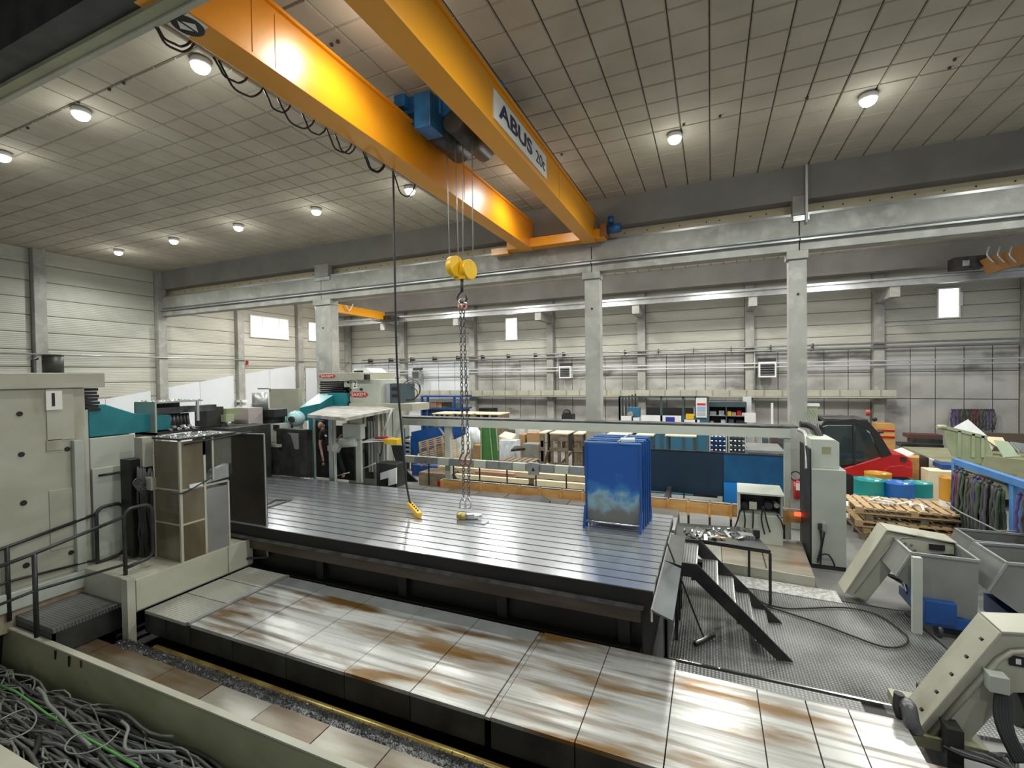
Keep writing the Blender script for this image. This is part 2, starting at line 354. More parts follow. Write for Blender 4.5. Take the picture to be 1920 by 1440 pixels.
for x, y in cells[300:]:
    r_.add([(x+v[0], y+v[1], ZC+.03-v[2]*1.6) for v in tb.v], tb.f)
tag(r_.build('ceiling_tiles', TILE, ceil), kind='stuff')
# dark stains / little holes on the tiles
st = MB()
for px, py in ((634, 78), (622, 84), (205, 168), (232, 156), (1790, 112), (1780, 128), (1513, 185), (1282, 234), (1350, 218), (147, 193), (52, 240), (1053, 290)):
    p = at(px, py, Z=ZC-.001); st.cyl((p.x, p.y, ZC-.012), (p.x, p.y, ZC+.01), .018, 8)
tag(st.build('stain', JOINT, ceil), kind='stuff')
# --- left wall: cladding bays between concrete pilasters
wl = sroot('wall_left', (XL, 9, 0), 'left end wall of pale ribbed cladding between concrete columns')
MB().box(XL-.12, XL-.05, -3.6, YW, 0, ZC+.05).build('wall_backing', CONCD, wl)
PY = [3.2, 6.46, 9.45, 12.2, 15.0, 17.95]
RH = .46
for a, b in zip(PY, PY[1:]):
    z = .02; k = 0
    pm = MB().box(XL-.05, XL, a+.14, b-.14, 0, RH-.014).add([(XL+.012, y, zz) for y in (a+.14, b-.14) for zz in (.03, RH-.045)]+[(XL, y, zz) for y in (a+.14, b-.14) for zz in (.004, RH-.018)],
        [(0, 2, 3, 1), (4, 6, 2, 0), (1, 3, 7, 5), (0, 1, 5, 4), (2, 6, 7, 3)]).build('cladding_panel', PANEL, wl)
    zz = .02
    while zz+RH < ZC+.2:
        if zz > .05:
            o = bpy.data.objects.new('cladding_panel', pm.data); C.objects.link(o); o.parent = wl; o.location = (0, 0, zz*S)
        zz += RH
for i, y in enumerate(PY):
    p = MB().box(XL-.05, XL+.2, y-.13, y+.13, 0, ZC+.02).build('pilaster', CONC, wl, bevel=.012)
# white boards on the lower left wall, sloping top
XB = XL+.03
def board(pts, px=XB): return MB().prism([(p.y, p.z) for p in pts], 'x', px, px+.03)
for x0, y0, x1, y1 in ((150, 757, 197, 748), (197, 748, 282, 733), (312, 727, 374, 716), (374, 716, 438, 704), (458, 701, 505, 693), (505, 693, 552, 686), (572, 690, 637, 690)):
    a, b = at(x0, y0, X=XB), at(x1, y1, X=XB)
    board([Vector((0, a.y, .02)), Vector((0, b.y-.012, .02)), b-Vector((0, .012, 0)), a]).build('white_board', WHITEP, wl)
# small horizontal service pipe on the left wall
for zq, rq in ((at(300, 671, X=XL).z, .022),):
    MB().cyl((XL+.23, 1.9, zq), (XL+.23, YW-.3, zq), rq, 8).build('wall_pipe', GREYM, wl)
for a in ((377, 655, 383, 685), ):
    p = at(462, 680, X=XL+.1); MB().box(p.x, p.x+.05, p.y-.03, p.y+.05, p.z-.09, p.z+.07).build('switch_box', RED, wl)
def window(n, parent_wall, axis, lo, hi, z0, z1, pos, panes, label):
    r = sroot('window_%d' % n, (pos if axis == 'x' else (lo+hi)/2, (lo+hi)/2 if axis == 'x' else pos, z0), label)
    fw = .035; fr = MB()
    def bx(m_, a, b, c, d, t0, t1):
        if axis == 'x': m_.box(pos+t0, pos+t1, a, b, c, d)
        else: m_.box(a, b, pos-t1, pos-t0, c, d)
    bx(fr, lo-fw, hi+fw, z0-fw, z0, 0, .06); bx(fr, lo-fw, hi+fw, z1, z1+fw, 0, .06)
    bx(fr, lo-fw, lo, z0, z1, 0, .06); bx(fr, hi, hi+fw, z0, z1, 0, .06)
    cuts = [lo]+[lo+(hi-lo)*t for t in panes]+[hi]
    for c in cuts[1:-1]: bx(fr, c-.02, c+.02, z0, z1, 0, .06)
    fr.build('window_frame', WHITE, r)
    for a, b in zip(cuts, cuts[1:]):
        pn = MB(); bx(pn, a+.015, b-.015, z0, z1, .02, .03); pn.build('pane', PANE, r)
    return r
a, b = at(469, 592, X=XL+.03), at(539, 636, X=XL+.03)
window(1, wl, 'x', a.y, b.y, b.z, a.z, XL+.02, (.3, .75), 'three-pane daylit window high in the left wall')
a, b = at(578, 605, X=XL+.03), at(631, 642, X=XL+.03)
window(2, wl, 'x', a.y, b.y, b.z, a.z, XL+.02, (.3, .75), 'daylit window high in the left wall, partly behind a column')
# --- far wall
wb = sroot('wall_back', (-4, YW, 0), 'long far wall, ribbed cladding above stained concrete')
MB().box(XL-.1, XR, YW+.05, YW+.12, 0, ZC+.05).build('wall_backing', CONCD, wb)
PX = [650, 759, 889, 1034, 1204, 1405, 1644, 1925]
WX = [at(x, 650, Y=YW).x for x in PX]
WX.append(WX[-1]+3.8)
ZS = at(1300, 662, Y=YW).z
RH2 = .4
for i, x in enumerate(WX):
    MB().box(x-.14, x+.14, YW-.25, YW+.05, 0, ZC-.45).build('pilaster', CONC, wb, bevel=.012)
for i, (a, b) in enumerate(zip(WX, WX[1:])):
    pm = MB().box(a+.15, b-.15, YW, YW+.05, 0, RH2-.014).add([(x, YW-.012, zz) for x in (a+.15, b-.15) for zz in (.03, RH2-.045)]+[(x, YW, zz) for x in (a+.15, b-.15) for zz in (.004, RH2-.018)],
        [(0, 1, 3, 2), (4, 0, 2, 6), (1, 5, 7, 3), (0, 4, 5, 1), (2, 3, 7, 6)])
    first = None; zz = ZS
    while zz+RH2 < ZC+.1:
        if first is None:
            mm_ = MB(); mm_.v = [(v[0], v[1], v[2]+zz) for v in pm.v]; mm_.f = pm.f; mm_.sm = pm.sm; first = mm_.build('cladding_panel', PANEL, wb); z0_ = zz
        else:
            o = bpy.data.objects.new('cladding_panel', first.data); C.objects.link(o); o.parent = wb; o.location = (0, 0, (zz-z0_)*S)
        zz += RH2
    nc = 5 if i > 1 else 4
    mt = WHITEP if i < 2 else CONCW
    cols = [a+.15+(b-a-.3)*t for t in ([0, .22, .41, .62, .82, 1] if nc == 5 else [0, .25, .5, .75, 1])]
    zr = [0.02, ZS-1.62, ZS-.78, ZS-.02]
    for c0, c1 in zip(cols, cols[1:]):
        for z0, z1 in zip(zr, zr[1:]):
            MB().box(c0, c1-.022, YW+random.uniform(-.008, .006), YW+.05, z0, z1-.022).build('concrete_panel' if i > 1 else 'white_board', mt, wb)
a, b = at(949, 598, Y=YW-.03), at(970, 636, Y=YW-.03)
window(3, wb, 'y', a.x, b.x, b.z, a.z, YW-.02, (), 'small daylit window high in the far wall, centre')
a, b = at(1759, 543, Y=YW-.03), at(1797, 594, Y=YW-.03)
window(4, wb, 'y', a.x, b.x, b.z, a.z, YW-.02, (), 'small daylit window high in the far wall, right')
p = at(1803, 560, Y=YW-.1); MB().box(p.x-.02, p.x+.03, p.y, p.y+.02, p.z-.2, p.z+.2).build('open_vent_flap', WHITE, wb)
for (i0, yy) in ((2, 0), (6, 0)):      # rail under the window bays
    a, b = WX[i0]+.15, WX[i0+1]-.15
    zq = at(1010 if i0 == 2 else 1780, 636 if i0 == 2 else 605, Y=YW).z
    MB().box(a, b, YW-.05, YW, zq-.02, zq+.03).build('window_rail', GREYM, wb)
# crane rail beam + upper beam of the second bay
YB = 16.9
MB().box(XL, XR, YB, YB+.35, ZC-.62, ZC+.03).build('eaves_beam', CONCD, wb)
zq = at(1400, 545, Y=YB-.3).z
MB().box(XL+.1, XR, YB-.35, YB-.15, zq-.02, zq+.02).box(XL+.1, XR, YB-.27, YB-.23, zq-.16, zq+.0).box(XL+.1, XR, YB-.35, YB-.15, zq-.2, zq-.16).box(XL+.1, XR, YB-.28, YB-.22, zq+.02, zq+.06).build('crane_rail', GREYM, wb)
for x in WX: MB().box(x-.12, x+.12, YB-.3, YW-.2, zq-.5, zq-.2).build('corbel', CONC, wb)
# wall pipes: two pairs with clamps
for yy_, n_, rr, mt in ((655, 2, .03, GREYM), (684, 2, .022, WHITEP)):
    zq = at(1300, yy_, Y=YW-.3).z
    for k in range(n_): MB().cyl((at(680 if n_ else 0, 700, Y=YW-.3).x, YW-.32, zq-k*.13), (XR-.2, YW-.32, zq-k*.13), rr, 8).build('wall_pipe', mt, wb)
for k in range(16):
    x = at(700, 700, Y=YW).x+k*1.22; zq = at(1300, 655, Y=YW-.3).z
    MB().box(x-.006, x+.006, YW-.36, YW, zq-.17, zq+.06).build('pipe_clamp', BLKM, wb)
# grey-brown cable tray along the far wall with uprights
zq = at(1300, 738, Y=YW-.5).z
tr = thing('cable_tray', 'long beige cable tray running along the far wall', 'cable tray', (-2, YW-.5, zq-.1))
MB().box(at(760, 738, Y=YW-.5).x, at(1680, 742, Y=YW-.5).x, YW-.55, YW-.3, zq-.08, zq+.12).build('tray', CREAM, tr)
MB().box(at(760, 738, Y=YW-.5).x, at(1680, 742, Y=YW-.5).x, YW-.57, YW-.3, zq-.13, zq-.09).build('lower_rail', CREAM, tr)
for k in range(34):
    x = at(770, 738, Y=YW-.5).x+k*.53
    MB().box(x-.01, x+.01, YW-.57, YW-.55, zq-.07, zq+.13).build('bracket', GREYM, tr)
for k in range(5):
    x = WX[1+k]+.1
    MB().box(x-.03, x+.03, YW-.5, YW-.25, zq-.2, zq-.09).build('wall_bracket', GREYM, tr)
# --- runway beam on columns between the bays
wi = sroot('trim_2', (-4, YR, 0), 'concrete crane runway beam carried on columns between the two bays')
zb, zt = at(1497, 470, Y=YR).z, at(1497, 404, Y=YR).z
J = [XL]+[at(x, 500, Y=YR).x for x in (601, 1109, 1499)]+[XR]
for a, b in zip(J, J[1:]):
    MB().box(a+.008, b-.008, YR, YR+.28, zb, zt).build('runway_beam', CONC, wi, bevel=.01)
    MB().box(a+.008, b-.008, YR-.07, YR, zb+.16, zb+.19).build('ledge_rail', GREYM, wi)
for x, top in ((592, 1), (1097, 1), (1480, 1)):
    a = at(x, 650, Y=YR+.02).x; wd = {592: .56, 1097: .31, 1480: .27}[x]
    MB().box(a, a+wd, YR+.02, YR+.3, 0, zb).build('column', CONC, wi, bevel=.015)
    MB().box(a-.04, a+wd+.02, YR-.02, YR+.26, zb-.14, zb).build('column_head', CONC, wi, bevel=.01)
    MB().box(a+.05, a+wd-.03, YR-.02, YR+.14, zt, ZC-.5).build('column_stub', CONC, wi, bevel=.01)
    MB().box(a+.06, a+wd+.03, YR-.03, YR, zt-.1, zt-.01).build('bracket_plate', GREYM, wi)
    MB().cyl((a+wd*.5, YR+.005, zb-.75), (a+wd*.5, YR+.03, zb-.75), .02, 8).build('anchor_hole', INK, wi)
p = at(1506, 370, Y=YR-.05); MB().cyl((p.x+.05, YR-.06, zt-.15), (p.x+.05, YR-.06, ZC), .02, 8).build('down_pipe', WHITE, wi)
MB().box(XL, XR, YR+.04, YR+.2, zt, zt+.05).build('crane_rail', GREYM, wi)
# upper beam and the pale perforated strip in the gap
z1 = at(1497, 375, Y=YR).z
MB().box(XL, XR, YR, YR+.3, z1, ZC+.02).build('upper_beam', CONCD, wi)
MB().box(XL, XR, YR+.3, YR+.33, zt+.03, z1-.0).build('gap_board', WOODP, wi)
hs = MB()
for k in range(60): x = XL+1+k*.37+random.uniform(-.1, .1); hs.cyl((x, YR+.285, (zt+z1)/2+.05), (x, YR+.31, (zt+z1)/2+.05), .012, 6)
tag(hs.build('knot', INK, wi), kind='stuff')
# conduit along the beam face
zc_ = zb+.13
MB().cyl((XL+.3, YR-.05, zc_+.1), (XR, YR-.05, zc_+.1), .016, 6).build('conduit', GREYM, wi)
# near runway beam (top left of the picture): box section seen from below
wn = sroot('trim_3', (-5, YN, 0), 'near runway beam, its unlit shade painted in as black, with an olive edge channel')
zn = at(190, 92, Y=YN+.42).z
MB().box(XL, -.2, YN+.1, YN+.36, zn+.0, ZC).build('runway_beam', BLKM, wn)  # black colour paints in the shade of the beam's unlit side
MB().box(XL, -.2, YN+.30, YN+.40, zn-.035, zn+.03).build('edge_channel', OLIVE, wn)
MB().box(XL, -.2, YN+.38, YN+.42, zn-.05, zn+.05).build('edge_lip', CREAM, wn)
for k, xx in enumerate((-6.9, -5.3, -3.75, -3.05)): MB().box(xx, xx+.12, YN+.42, YN+.43, zn-.03, zn+.0).build('clip', CHROME, wn)
# --- lamps
li = MB()
lamps = []
def lamp(x, y, real=True, lab=None, k_=1.):
    t = thing('ceiling_lamp', lab or '', 'ceiling light', (x, y, ZC-.16), 'round high-bay lamps under the ceiling')
    if not lamps:
        MB().lathe((x, y, ZC-.16), [(.0, .16), (.095, .16), (.105, .13), (.105, .1), (.09, .095)], 18).build('housing', WHITE, t)
        MB().lathe((x, y, ZC-.16), [(.095, .1), (.09, .07), (.07, .04), (.04, .022), (0, .018)], 18).build('lens', LAMPM, t)
        lamps.append(t)
    else:
        for ch in [c for c in bpy.data.objects if c.parent is lamps[0]]:
            c = ch.copy(); C.objects.link(c); c.parent = t
    l = bpy.data.lights.new('lamp_light', 'SPOT'); l.energy = LAMP*k_; l.spot_size = math.radians(165); l.spot_blend = .6; l.shadow_soft_size = .17; l.color = (.96, 1., .96)
    o = bpy.data.objects.new('lamp_light', l); C.objects.link(o); o.location = (x*S, y*S, (ZC-.26)*S)
    l = bpy.data.lights.new('lamp_side_light', 'POINT'); l.energy = LAMP*.04; l.shadow_soft_size = .12; l.color = (.96, 1., .96)
    o = bpy.data.objects.new('lamp_side_light', l); C.objects.link(o); o.location = (x*S, y*S, (ZC-.5)*S); return t
row1 = [(5, 297, 'lamp at the far left edge of the picture, front row'), (152, 218, 'bright lamp left of the festoon cable, front row'), (376, 128, 'bright lamp nearest the left crane girder, front row')]
row2 = [(222, 475, 'leftmost lamp of the back row, nearest the left wall'), (326, 454, 'second lamp from the left in the back row'), (447, 429, 'third lamp from the left in the back row'),
        (593, 399, 'fourth lamp from the left in the back row'), (769, 360, 'lamp beside the hanging pendant cable under the left girder'), (1265, 263, 'lamp just right of the girder with the sign'), (1628, 191, 'rightmost lamp of the back row')]
for px, py, lb in row1+row2:
    p = at(px, py, Z=ZC-.09); lamp(p.x, p.y, lab=lb)
lamp(-2.88, 3.55, lab='lamp between the two crane girders, front row', k_=.33)
lamp(-2.88, 7.65, lab='lamp between the two crane girders, back row', k_=.33)
for x, y in ((-3.0, 3.55), (-.5, 3.55), (2, 3.55), (4.5, 3.55), (4.5, 7.65), (7.2, 3.55), (7.2, 7.65), (2, -.6), (5.5, -.6)):
    l = bpy.data.lights.new('lamp_light', 'SPOT'); l.energy = LAMP; l.spot_size = math.radians(165); l.spot_blend = .6; l.shadow_soft_size = .17; l.color = (.96, 1., .96)
    if x == -3.0: continue
    o = bpy.data.objects.new('lamp_light', l); C.objects.link(o); o.location = (x*S, y*S, (ZC-.18)*S)
for x in (-14, -10.5, -7, -3.5, 0, 3.5, 7):        # second bay and the row behind the camera
    for y in (11.6, 14.8):
        if x == 7 and y > 14: continue
        l = bpy.data.lights.new('bay_light', 'SPOT'); l.energy = LAMP*1.5; l.spot_size = math.radians(165); l.spot_blend = .6; l.shadow_soft_size = .3; l.color = (1, 1, .95)
        o = bpy.data.objects.new('bay_light', l); C.objects.link(o); o.location = (x*S, y*S, (ZC-.2)*S)
        l = bpy.data.lights.new('bay_side_light', 'POINT'); l.energy = LAMP*.22; l.shadow_soft_size = .3
        o = bpy.data.objects.new('bay_side_light', l); C.objects.link(o); o.location = (x*S, y*S, (ZC-.8)*S)
# ================================================================= BED OF MACHINE 1
ZB, Y0, Y1 = .5, 2.77, 3.9
t = thing('machine_bed', 'long machine bed with rust-streaked steel cover plates in the foreground', 'machine bed', (-2, 3.3, 0))
MB().box(-5.2, 1.15, 2.98, 3.85, 0, ZB-.03).build('bed_base', OILY, t)
JX = [-4.53, -3.95, -3.29, -2.66, -2.04, -1.43, -1.385, -.80, -.27, .29, .59, .84, 1.15]
for a, b in zip(JX, JX[1:]):
    g = .008; dz = random.uniform(-.003, .003); thin = b-a < .1
    yr = Y1-.02 if b < 0 else 3.76
    if b < -1.3 and not thin:
        MB().box(a+g/2, b-g/2, Y0, 3.7, ZB-.03, ZB+dz).build('cover_plate', RUSTY, t)
        MB().box(a+g/2, b-g/2, 3.705, yr, ZB-.03, ZB+dz-.004).build('rear_strip', STEEL if False else GREYM, t)
    else:
        MB().box(a+g/2, b-g/2, Y0, yr, ZB-.03, ZB+dz-(.008 if thin else 0)).build('cover_plate', RUSTY, t)
    if not thin: MB().box(a+g/2, b-g/2, Y0, Y0+.015, ZB-.215, ZB-.032).build('skirt_panel', BLKM, t)
for a, b, y0, y1 in ((-5.24, -4.54, 2.77, 3.17), (-5.24, -4.54, 3.18, 3.56), (-5.24, -4.54, 3.57, 3.92)):
    MB().box(a, b-.05, y0, y1, ZB-.03, ZB).build('tread_plate', CHKL, t)
MB().box(-4.585, -4.54, 2.77, 3.9, ZB-.02, ZB+.012).build('edge_strip', GREYM, t)
for a, b in ((-5.24, -4.9), (-4.89, -4.54)): MB().box(a, b, Y0, Y0+.015, ZB-.215, ZB-.032).build('skirt_panel', BLKM, t)
MB().box(-.38, .95, 3.77, 3.9, ZB-.03, ZB-.02).build('tread_strip', CHK, t)
# oily yellow rail, chips, second strip of covers
MB().cyl((-4.9, 2.67, .245), (-.1, 2.67, .245), .034, 10).box(-4.9, -.1, 2.65, 2.69, .03, .23).build('guide_rail', BRASS)
tag(bpy.data.objects['guide_rail'], 'long oily yellow guide rail lying between chip channel and machine bed', 'rail')
ch = MB()
ch.box(-5.3, -.1, 2.51, 2.635, .03, .27)
for k in range(9000):
    x = random.uniform(-5.3, -.1); y = random.uniform(2.51, 2.635); z = .265+random.uniform(0, .025); r = random.uniform(.004, .014)
    p = Vector((x, y, z)); v = [p+Vector((random.uniform(-r, r), random.uniform(-r, r), random.uniform(-r, r))) for _ in range(3)]
    ch.add(v, [(0, 1, 2)])
tag(ch.build('metal_chips', GREASE), 'dark glittering metal chips filling the channel beside the yellow rail', 'metal chips', kind='stuff')
t = thing('walkway_cover', 'lower row of brown oil-stained cover plates behind the olive trough wall', 'machine cover', (-4, 2.3, 0))
JX2 = [-6.2, -5.65, -5.29, -4.91, -4.31, -3.71, -3.12, -2.54, -2.0, -1.4, -.8, -.2]
for i, (a, b) in enumerate(zip(JX2, JX2[1:])):
    MB().box(a+.004, b-.004, 2.16, 2.5, .27, .3+random.uniform(-.003, .003)).build('cover_plate', mat('pale_brown_plate', (.24, .225, .185), (.13, .1, .065), (.8, 5, 1), .3, .3, thr=(.42, .66), coord='World') if i in (5, 7) else RUSTY2, t)
MB().box(-6.2, -.2, 2.17, 2.49, 0, .27).build('cover_base', OILY, t)
# trough wall, trough and cables
t = thing('cable_trough', 'olive painted steel trough wall crossing the lower left corner', 'cable trough', (-4, 1.7, 0))
MB().prism([(2.10, .06), (2.14, .06), (2.16, .45), (2.13, .455)], 'x', -7.4, -.3).build('trough_wall', OLIVE, t, bevel=.004)
MB().box(-7.4, -.3, 2.115, 2.165, .45, .462).build('top_lip', CREAM, t)
MB().box(-7.4, -.3, 1.2, 2.12, .02, .06).build('trough_floor', BLKM, t)
MB().box(-7.4, -3.2, 1.05, 1.41, .40, .45).build('near_cover', CREAM, t, bevel=.006)
MB().box(-7.4, -3.2, 1.395, 1.41, .06, .40).build('near_wall', OLIVE, t)
for px, py, s_ in ((105, 1228, .03), (131, 1240, .035), (153, 1245, .022)):
    p = at(px, py, Y=2.128); MB().ob((p.x, 2.124, p.z), (s_, .006, s_*2.6), (0, random.uniform(-8, 8), 0)).build('drip_stain', OILY if px < 150 else mat('dried_red_stain', (.1, .012, .008), rough=.6), t)
def wobble(x0, x1, y0, y1, z0, z1, n=14, ay=.028, az=.016):
    ph = random.uniform(0, 6.28); f = random.uniform(2, 5); pts = []
    for i in range(n):
        u = i/(n-1)
        pts.append((x0+(x1-x0)*u, y0+(y1-y0)*u+ay*math.sin(ph+f*u*3), max(.075, z0+(z1-z0)*u+az*math.sin(ph*2+f*u*4))))
    return pts
cb = MB()
for k in range(210):
    x0 = random.uniform(-7.2, -3.2); L_ = random.uniform(1.2, 3.2); y0 = random.uniform(1.46, 2.04); y1 = min(2.06, max(1.46, y0+random.uniform(-.16, .16)))
    z = .08+random.random()**1.5*.16*(1-abs((y0-1.75)/.45)*.4)
    cb.tube(wobble(x0, min(x0+L_, -1), y0, y1, z, z+random.uniform(-.05, .05)), random.choice((.006, .008, .009, .011, .014)), 5)
tag(cb.build('cable_pile', CABLE), 'tangled pile of grey cables lying in the trough at lower left', 'cables', kind='stuff')
cb = MB()
for k in range(34):
    x0 = random.uniform(-6.8, -3.4); L_ = random.uniform(.5, 1.6); y0 = random.uniform(1.5, 2.0)
    cb.tube(wobble(x0, x0+L_, y0, y0+random.uniform(-.2, .2), .2, .19, 12, .05, .02), random.choice((.005, .007, .009)), 5)
tag(cb.build('pale_cable_pile', CABLEL), 'paler cables scattered over the top of the dark cable pile', 'cables', kind='stuff')
g = MB().tube([P(0, 1285, Z=.27), P(30, 1297, Z=.28), P(60, 1318, Z=.27), P(90, 1340, Z=.25), P(130, 1362, Z=.26), P(165, 1385, Z=.27), P(215, 1412, Z=.25), P(260, 1440, Z=.22)], .009, 6)
tag(g.build('green_cable', CABLEG), 'bright green cable running over the pile of grey cables', 'cable')
def loop(pts, r, ma, name, lab, z=.28):
    # closed smooth spline through pixel points laid on the pile
    Q = [at(x, y, Z=z) for x, y in pts]; out = []
    for i in range(len(Q)-1):
        p0, p1, p2, p3 = Q[max(i-1, 0)], Q[i], Q[i+1], Q[min(i+2, len(Q)-1)]
        for k in range(6):
            u = k/6; out.append(.5*((2*p1)+(p2-p0)*u+(2*p0-5*p1+4*p2-p3)*u*u+(3*p1-p0-3*p2+p3)*u**3))
    out.append(Q[-1]); return tag(MB().tube(out, r, 6).build(name, ma), lab, 'cable')
loop([(228, 1352), (240, 1365), (235, 1385), (236, 1405), (262, 1410), (300, 1409), (328, 1411)], .012, CABLEL, 'pale_hose', 'thick pale hose bent in an L on top of the cable pile')
loop([(0, 1350), (30, 1335), (55, 1330), (68, 1345), (60, 1365), (40, 1378), (15, 1388)], .006, CABLEL, 'looped_wire', 'thin grey wire loop at the left edge of the cable pile')
loop([(135, 1340), (160, 1322), (175, 1330), (185, 1355), (188, 1370)], .005, CABLE, 'arched_wire', 'thin wire arching up in the middle of the cable pile', .32)
loop([(225, 1370), (200, 1395), (160, 1412), (130, 1412), (122, 1400), (140, 1380), (180, 1370), (215, 1366)], .005, CABLEL, 'coiled_wire', 'thin pale wire coil on the cable pile beside the bent hose', .3)
loop([(70, 1290), (82, 1302), (90, 1320), (110, 1340), (140, 1372), (170, 1400)], .014, CABLEL, 'thick_cable', 'thick pale cable running down beside the green cable', .27)
loop([(0, 1365), (40, 1355), (72, 1372), (70, 1400), (60, 1420)], .022, BLACK, 'black_hose', 'thick black hose curling at the lower left of the cable pile', .2)
# ================================================================= STEP PLATFORM AND RAILINGS
t = thing('step_platform', 'dark tread-plate step platform with black side beside the left machine', 'platform', (-5.8, 2.4, 0))
MB().box(-6.2, -5.5, 2.17, 2.75, .52, .56).build('deck', CHK, t)
MB().box(-5.52, -5.5, 2.17, 2.75, .31, .52).build('side_plate', BLKM, t)
MB().box(-6.2, -5.5, 2.17, 2.19, .0, .52).build('front_plate', BLKM, t)
MB().box(-6.2, -5.7, 2.74, 2.76, .0, .80).build('riser', BLKM, t)
MB().box(-6.25, -5.3, 2.76, 3.3, .77, .8).build('upper_deck', CHK, t)
def railing(X, pz, lab, py):
    t = thing('railing', lab, 'railing', (X, 2.4, .56), 'black tubular railings of the step platform')
    a, b, c = py                                   # far hoop: post px; rail ends
    p0 = at(*a, X=X); p1 = at(*b, X=X)
    base = .56
    MB().cyl((X, p0.y, base-.02), (X, p0.y, p0.z), .019, 10).build('post', BLKM, t)
    MB().tube([(X, p0.y-.35, p0.z-.05), (X, p0.y, p0.z), (X, p1.y, p0.z+.5*(p1.z-p0.z)+.03)], .017, 8).build('top_rail', BLKM, t)
    MB().tube([(X, p0.y-.3, p0.z-.36), (X, p0.y, p0.z-.33), (X, p1.y, p1.z-.56)], .013, 8).build('mid_rail', BLKM, t)
    h = MB(); zt = p1.z; pts = [(X, p1.y, .62), (X, p1.y, zt-.07)]
    for k in range(1, 5): an = math.pi-k*math.pi/8; pts.append((X, p1.y+.08+.08*math.cos(an), zt-.08+.08*math.sin(an)))
    pts += [(X, p1.y+.18, zt)]
    for k in range(1, 5): an = math.pi/2-k*math.pi/8; pts.append((X, p1.y+.18+.08*math.cos(an), zt-.08+.08*math.sin(an)))
    pts += [(X, p1.y+.26, zt-.5)]
    for k in range(1, 5): an = -k*math.pi/8; pts.append((X, p1.y+.18+.08*math.cos(an), zt-.5+.08*math.sin(an)))
    pts += [(X, p1.y, zt-.6)]
    h.tube(pts, .019, 8).build('end_hoop', BLKM, t); return t
railing(-5.52, 0, 'black tubular railing along the outer edge of the step platform, nearer the trough', ((64, 1038), (232, 956), None))
railing(-6.15, 0, 'black tubular railing along the machine side of the step platform, its hoop further left', ((12.7, 1026), (180, 953), None))
# ================================================================= MACHINE 1
XM = -6.2
t = thing('milling_machine', 'large cream floor milling machine marked 1 at the left edge', 'milling machine', (-6.6, 2.6, 0))
ya, yb = .9, at(161, 800, X=XM).y
MB().box(-7.6, XM, ya, yb, .80, 2.74).build('column', CREAM, t, bevel=.01)
MB().box(-7.7, XM+.03, ya, at(197, 703, X=XM+.03).y, 2.74, 2.9).build('top_cap', CREAM, t, bevel=.008)
MB().box(-7.6, XM+.06, ya, yb+.1, .62, .80).build('column_foot', CREAM2, t, bevel=.01)
MB().box(-7.6, XM+.02, ya, yb+.1, .42, .62).build('base_slab', mat('rusty_cream', (.42, .38, .27), (.24, .15, .08), (1, 3, 3), .6), t)
MB().box(-7.6, XM-.1, ya, 3.9, .0, .42).build('foot_block', OILY, t)
for px, py, r in ((36.6, 776, .024), (40, 852, .025), (44, 943, .026), (49, 1060, .026), (124, 740, .018), (123, 771, .025), (126, 842, .024), (129, 926, .024), (133, 1036, .024)):
    p = at(px, py, X=XM); MB().cyl((XM-.01, p.y, p.z), (XM+.006, p.y, p.z), r, 16).build('bore_hole', INK, t)
def plate(x0, y0, x1, y1, name='access_panel', ma=CREAM, th=.01):
    a, b = at(x0, y0, X=XM), at(x1, y1, X=XM); return MB().box(XM, XM+th, a.y, b.y, b.z, a.z).build(name, ma, t, bevel=.003)
plate(85, 730, 139, 822); plate(86, 825, 117, 843); plate(91, 921, 139, 1022)
sg = plate(84, 733, 115.5, 768, 'number_sign', SIGNW, .02)
a, b = at(84, 733, X=XM+.02), at(115.5, 768, X=XM+.02)
text('1', 'digit', INK, sg, (XM+.02, (a.y+b.y)/2, (a.z+b.z)/2), (0, 1, 0), (0, 0, 1), .19, bold=.012)
p = at(100, 700, X=-6.6); MB().cyl((-6.6, p.y, 2.88), (-6.6, p.y, at(100, 668, X=-6.6).z), .088, 24).cyl((-6.6, p.y, at(100, 668, X=-6.6).z), (-6.6, p.y, at(100, 665, X=-6.6).z), .09, 24).build('drive_motor', BLKM, t)
MB().tube([(-6.6, p.y-.17, 2.88), (-6.6, p.y-.17, 3.04), (-6.6, p.y-.12, 3.06)], .012, 6).build('motor_cable', BLACK, t)
# guideway, bellows, ram
bl = MB()
for k in range(7): bl.box(-7.0, XM-.05, yb, yb+.16-.014*(k % 2)-.02*(k/7), 2.48+k*.037, 2.48+k*.037+.03)
bl.build('bellows', BLACK, t)
MB().box(-7.0, XM-.02, yb, yb+.03, .8, 2.5).build('guideway', CREAM2, t)
a = at(165, 760, X=XM-.06); b_ = at(197, 758, X=XM-.06); c = at(252, 775, X=XM-.06); d = at(252, 812, X=XM-.06); e = at(168, 820, X=XM-.06)
MB().prism([(v.y, v.z) for v in (e, d, Vector((0, c.y+.4, d.z)), Vector((0, c.y+.4, c.z-.05)), c, b_, a)], 'x', -6.9, XM-.06).build('ram', TEAL, t, bevel=.008)
e2 = at(262, 1010, X=XM-.04); a2 = at(168, 822, X=XM-.04)
MB().box(-7.1, XM-.04, a2.y, e2.y-.02, .8, a2.z-.002).build('saddle', CREAM2, t, bevel=.01)
a2 = at(172, 880, X=XM-.02)
MB().box(XM-.04, XM-.01, a2.y, e2.y-.06, .82, a2.z).build('saddle_cover', CREAM2, t, bevel=.006)
a = at(135, 826, X=XM+.02); b_ = at(153, 830, X=XM+.02)
MB().box(XM, XM+.06, a.y, b_.y, .8, a.z).build('guide_strip', CREAM2, t, bevel=.005)
a = at(187, 892, X=XM+.02); b_ = at(243, 883, X=XM+.02)
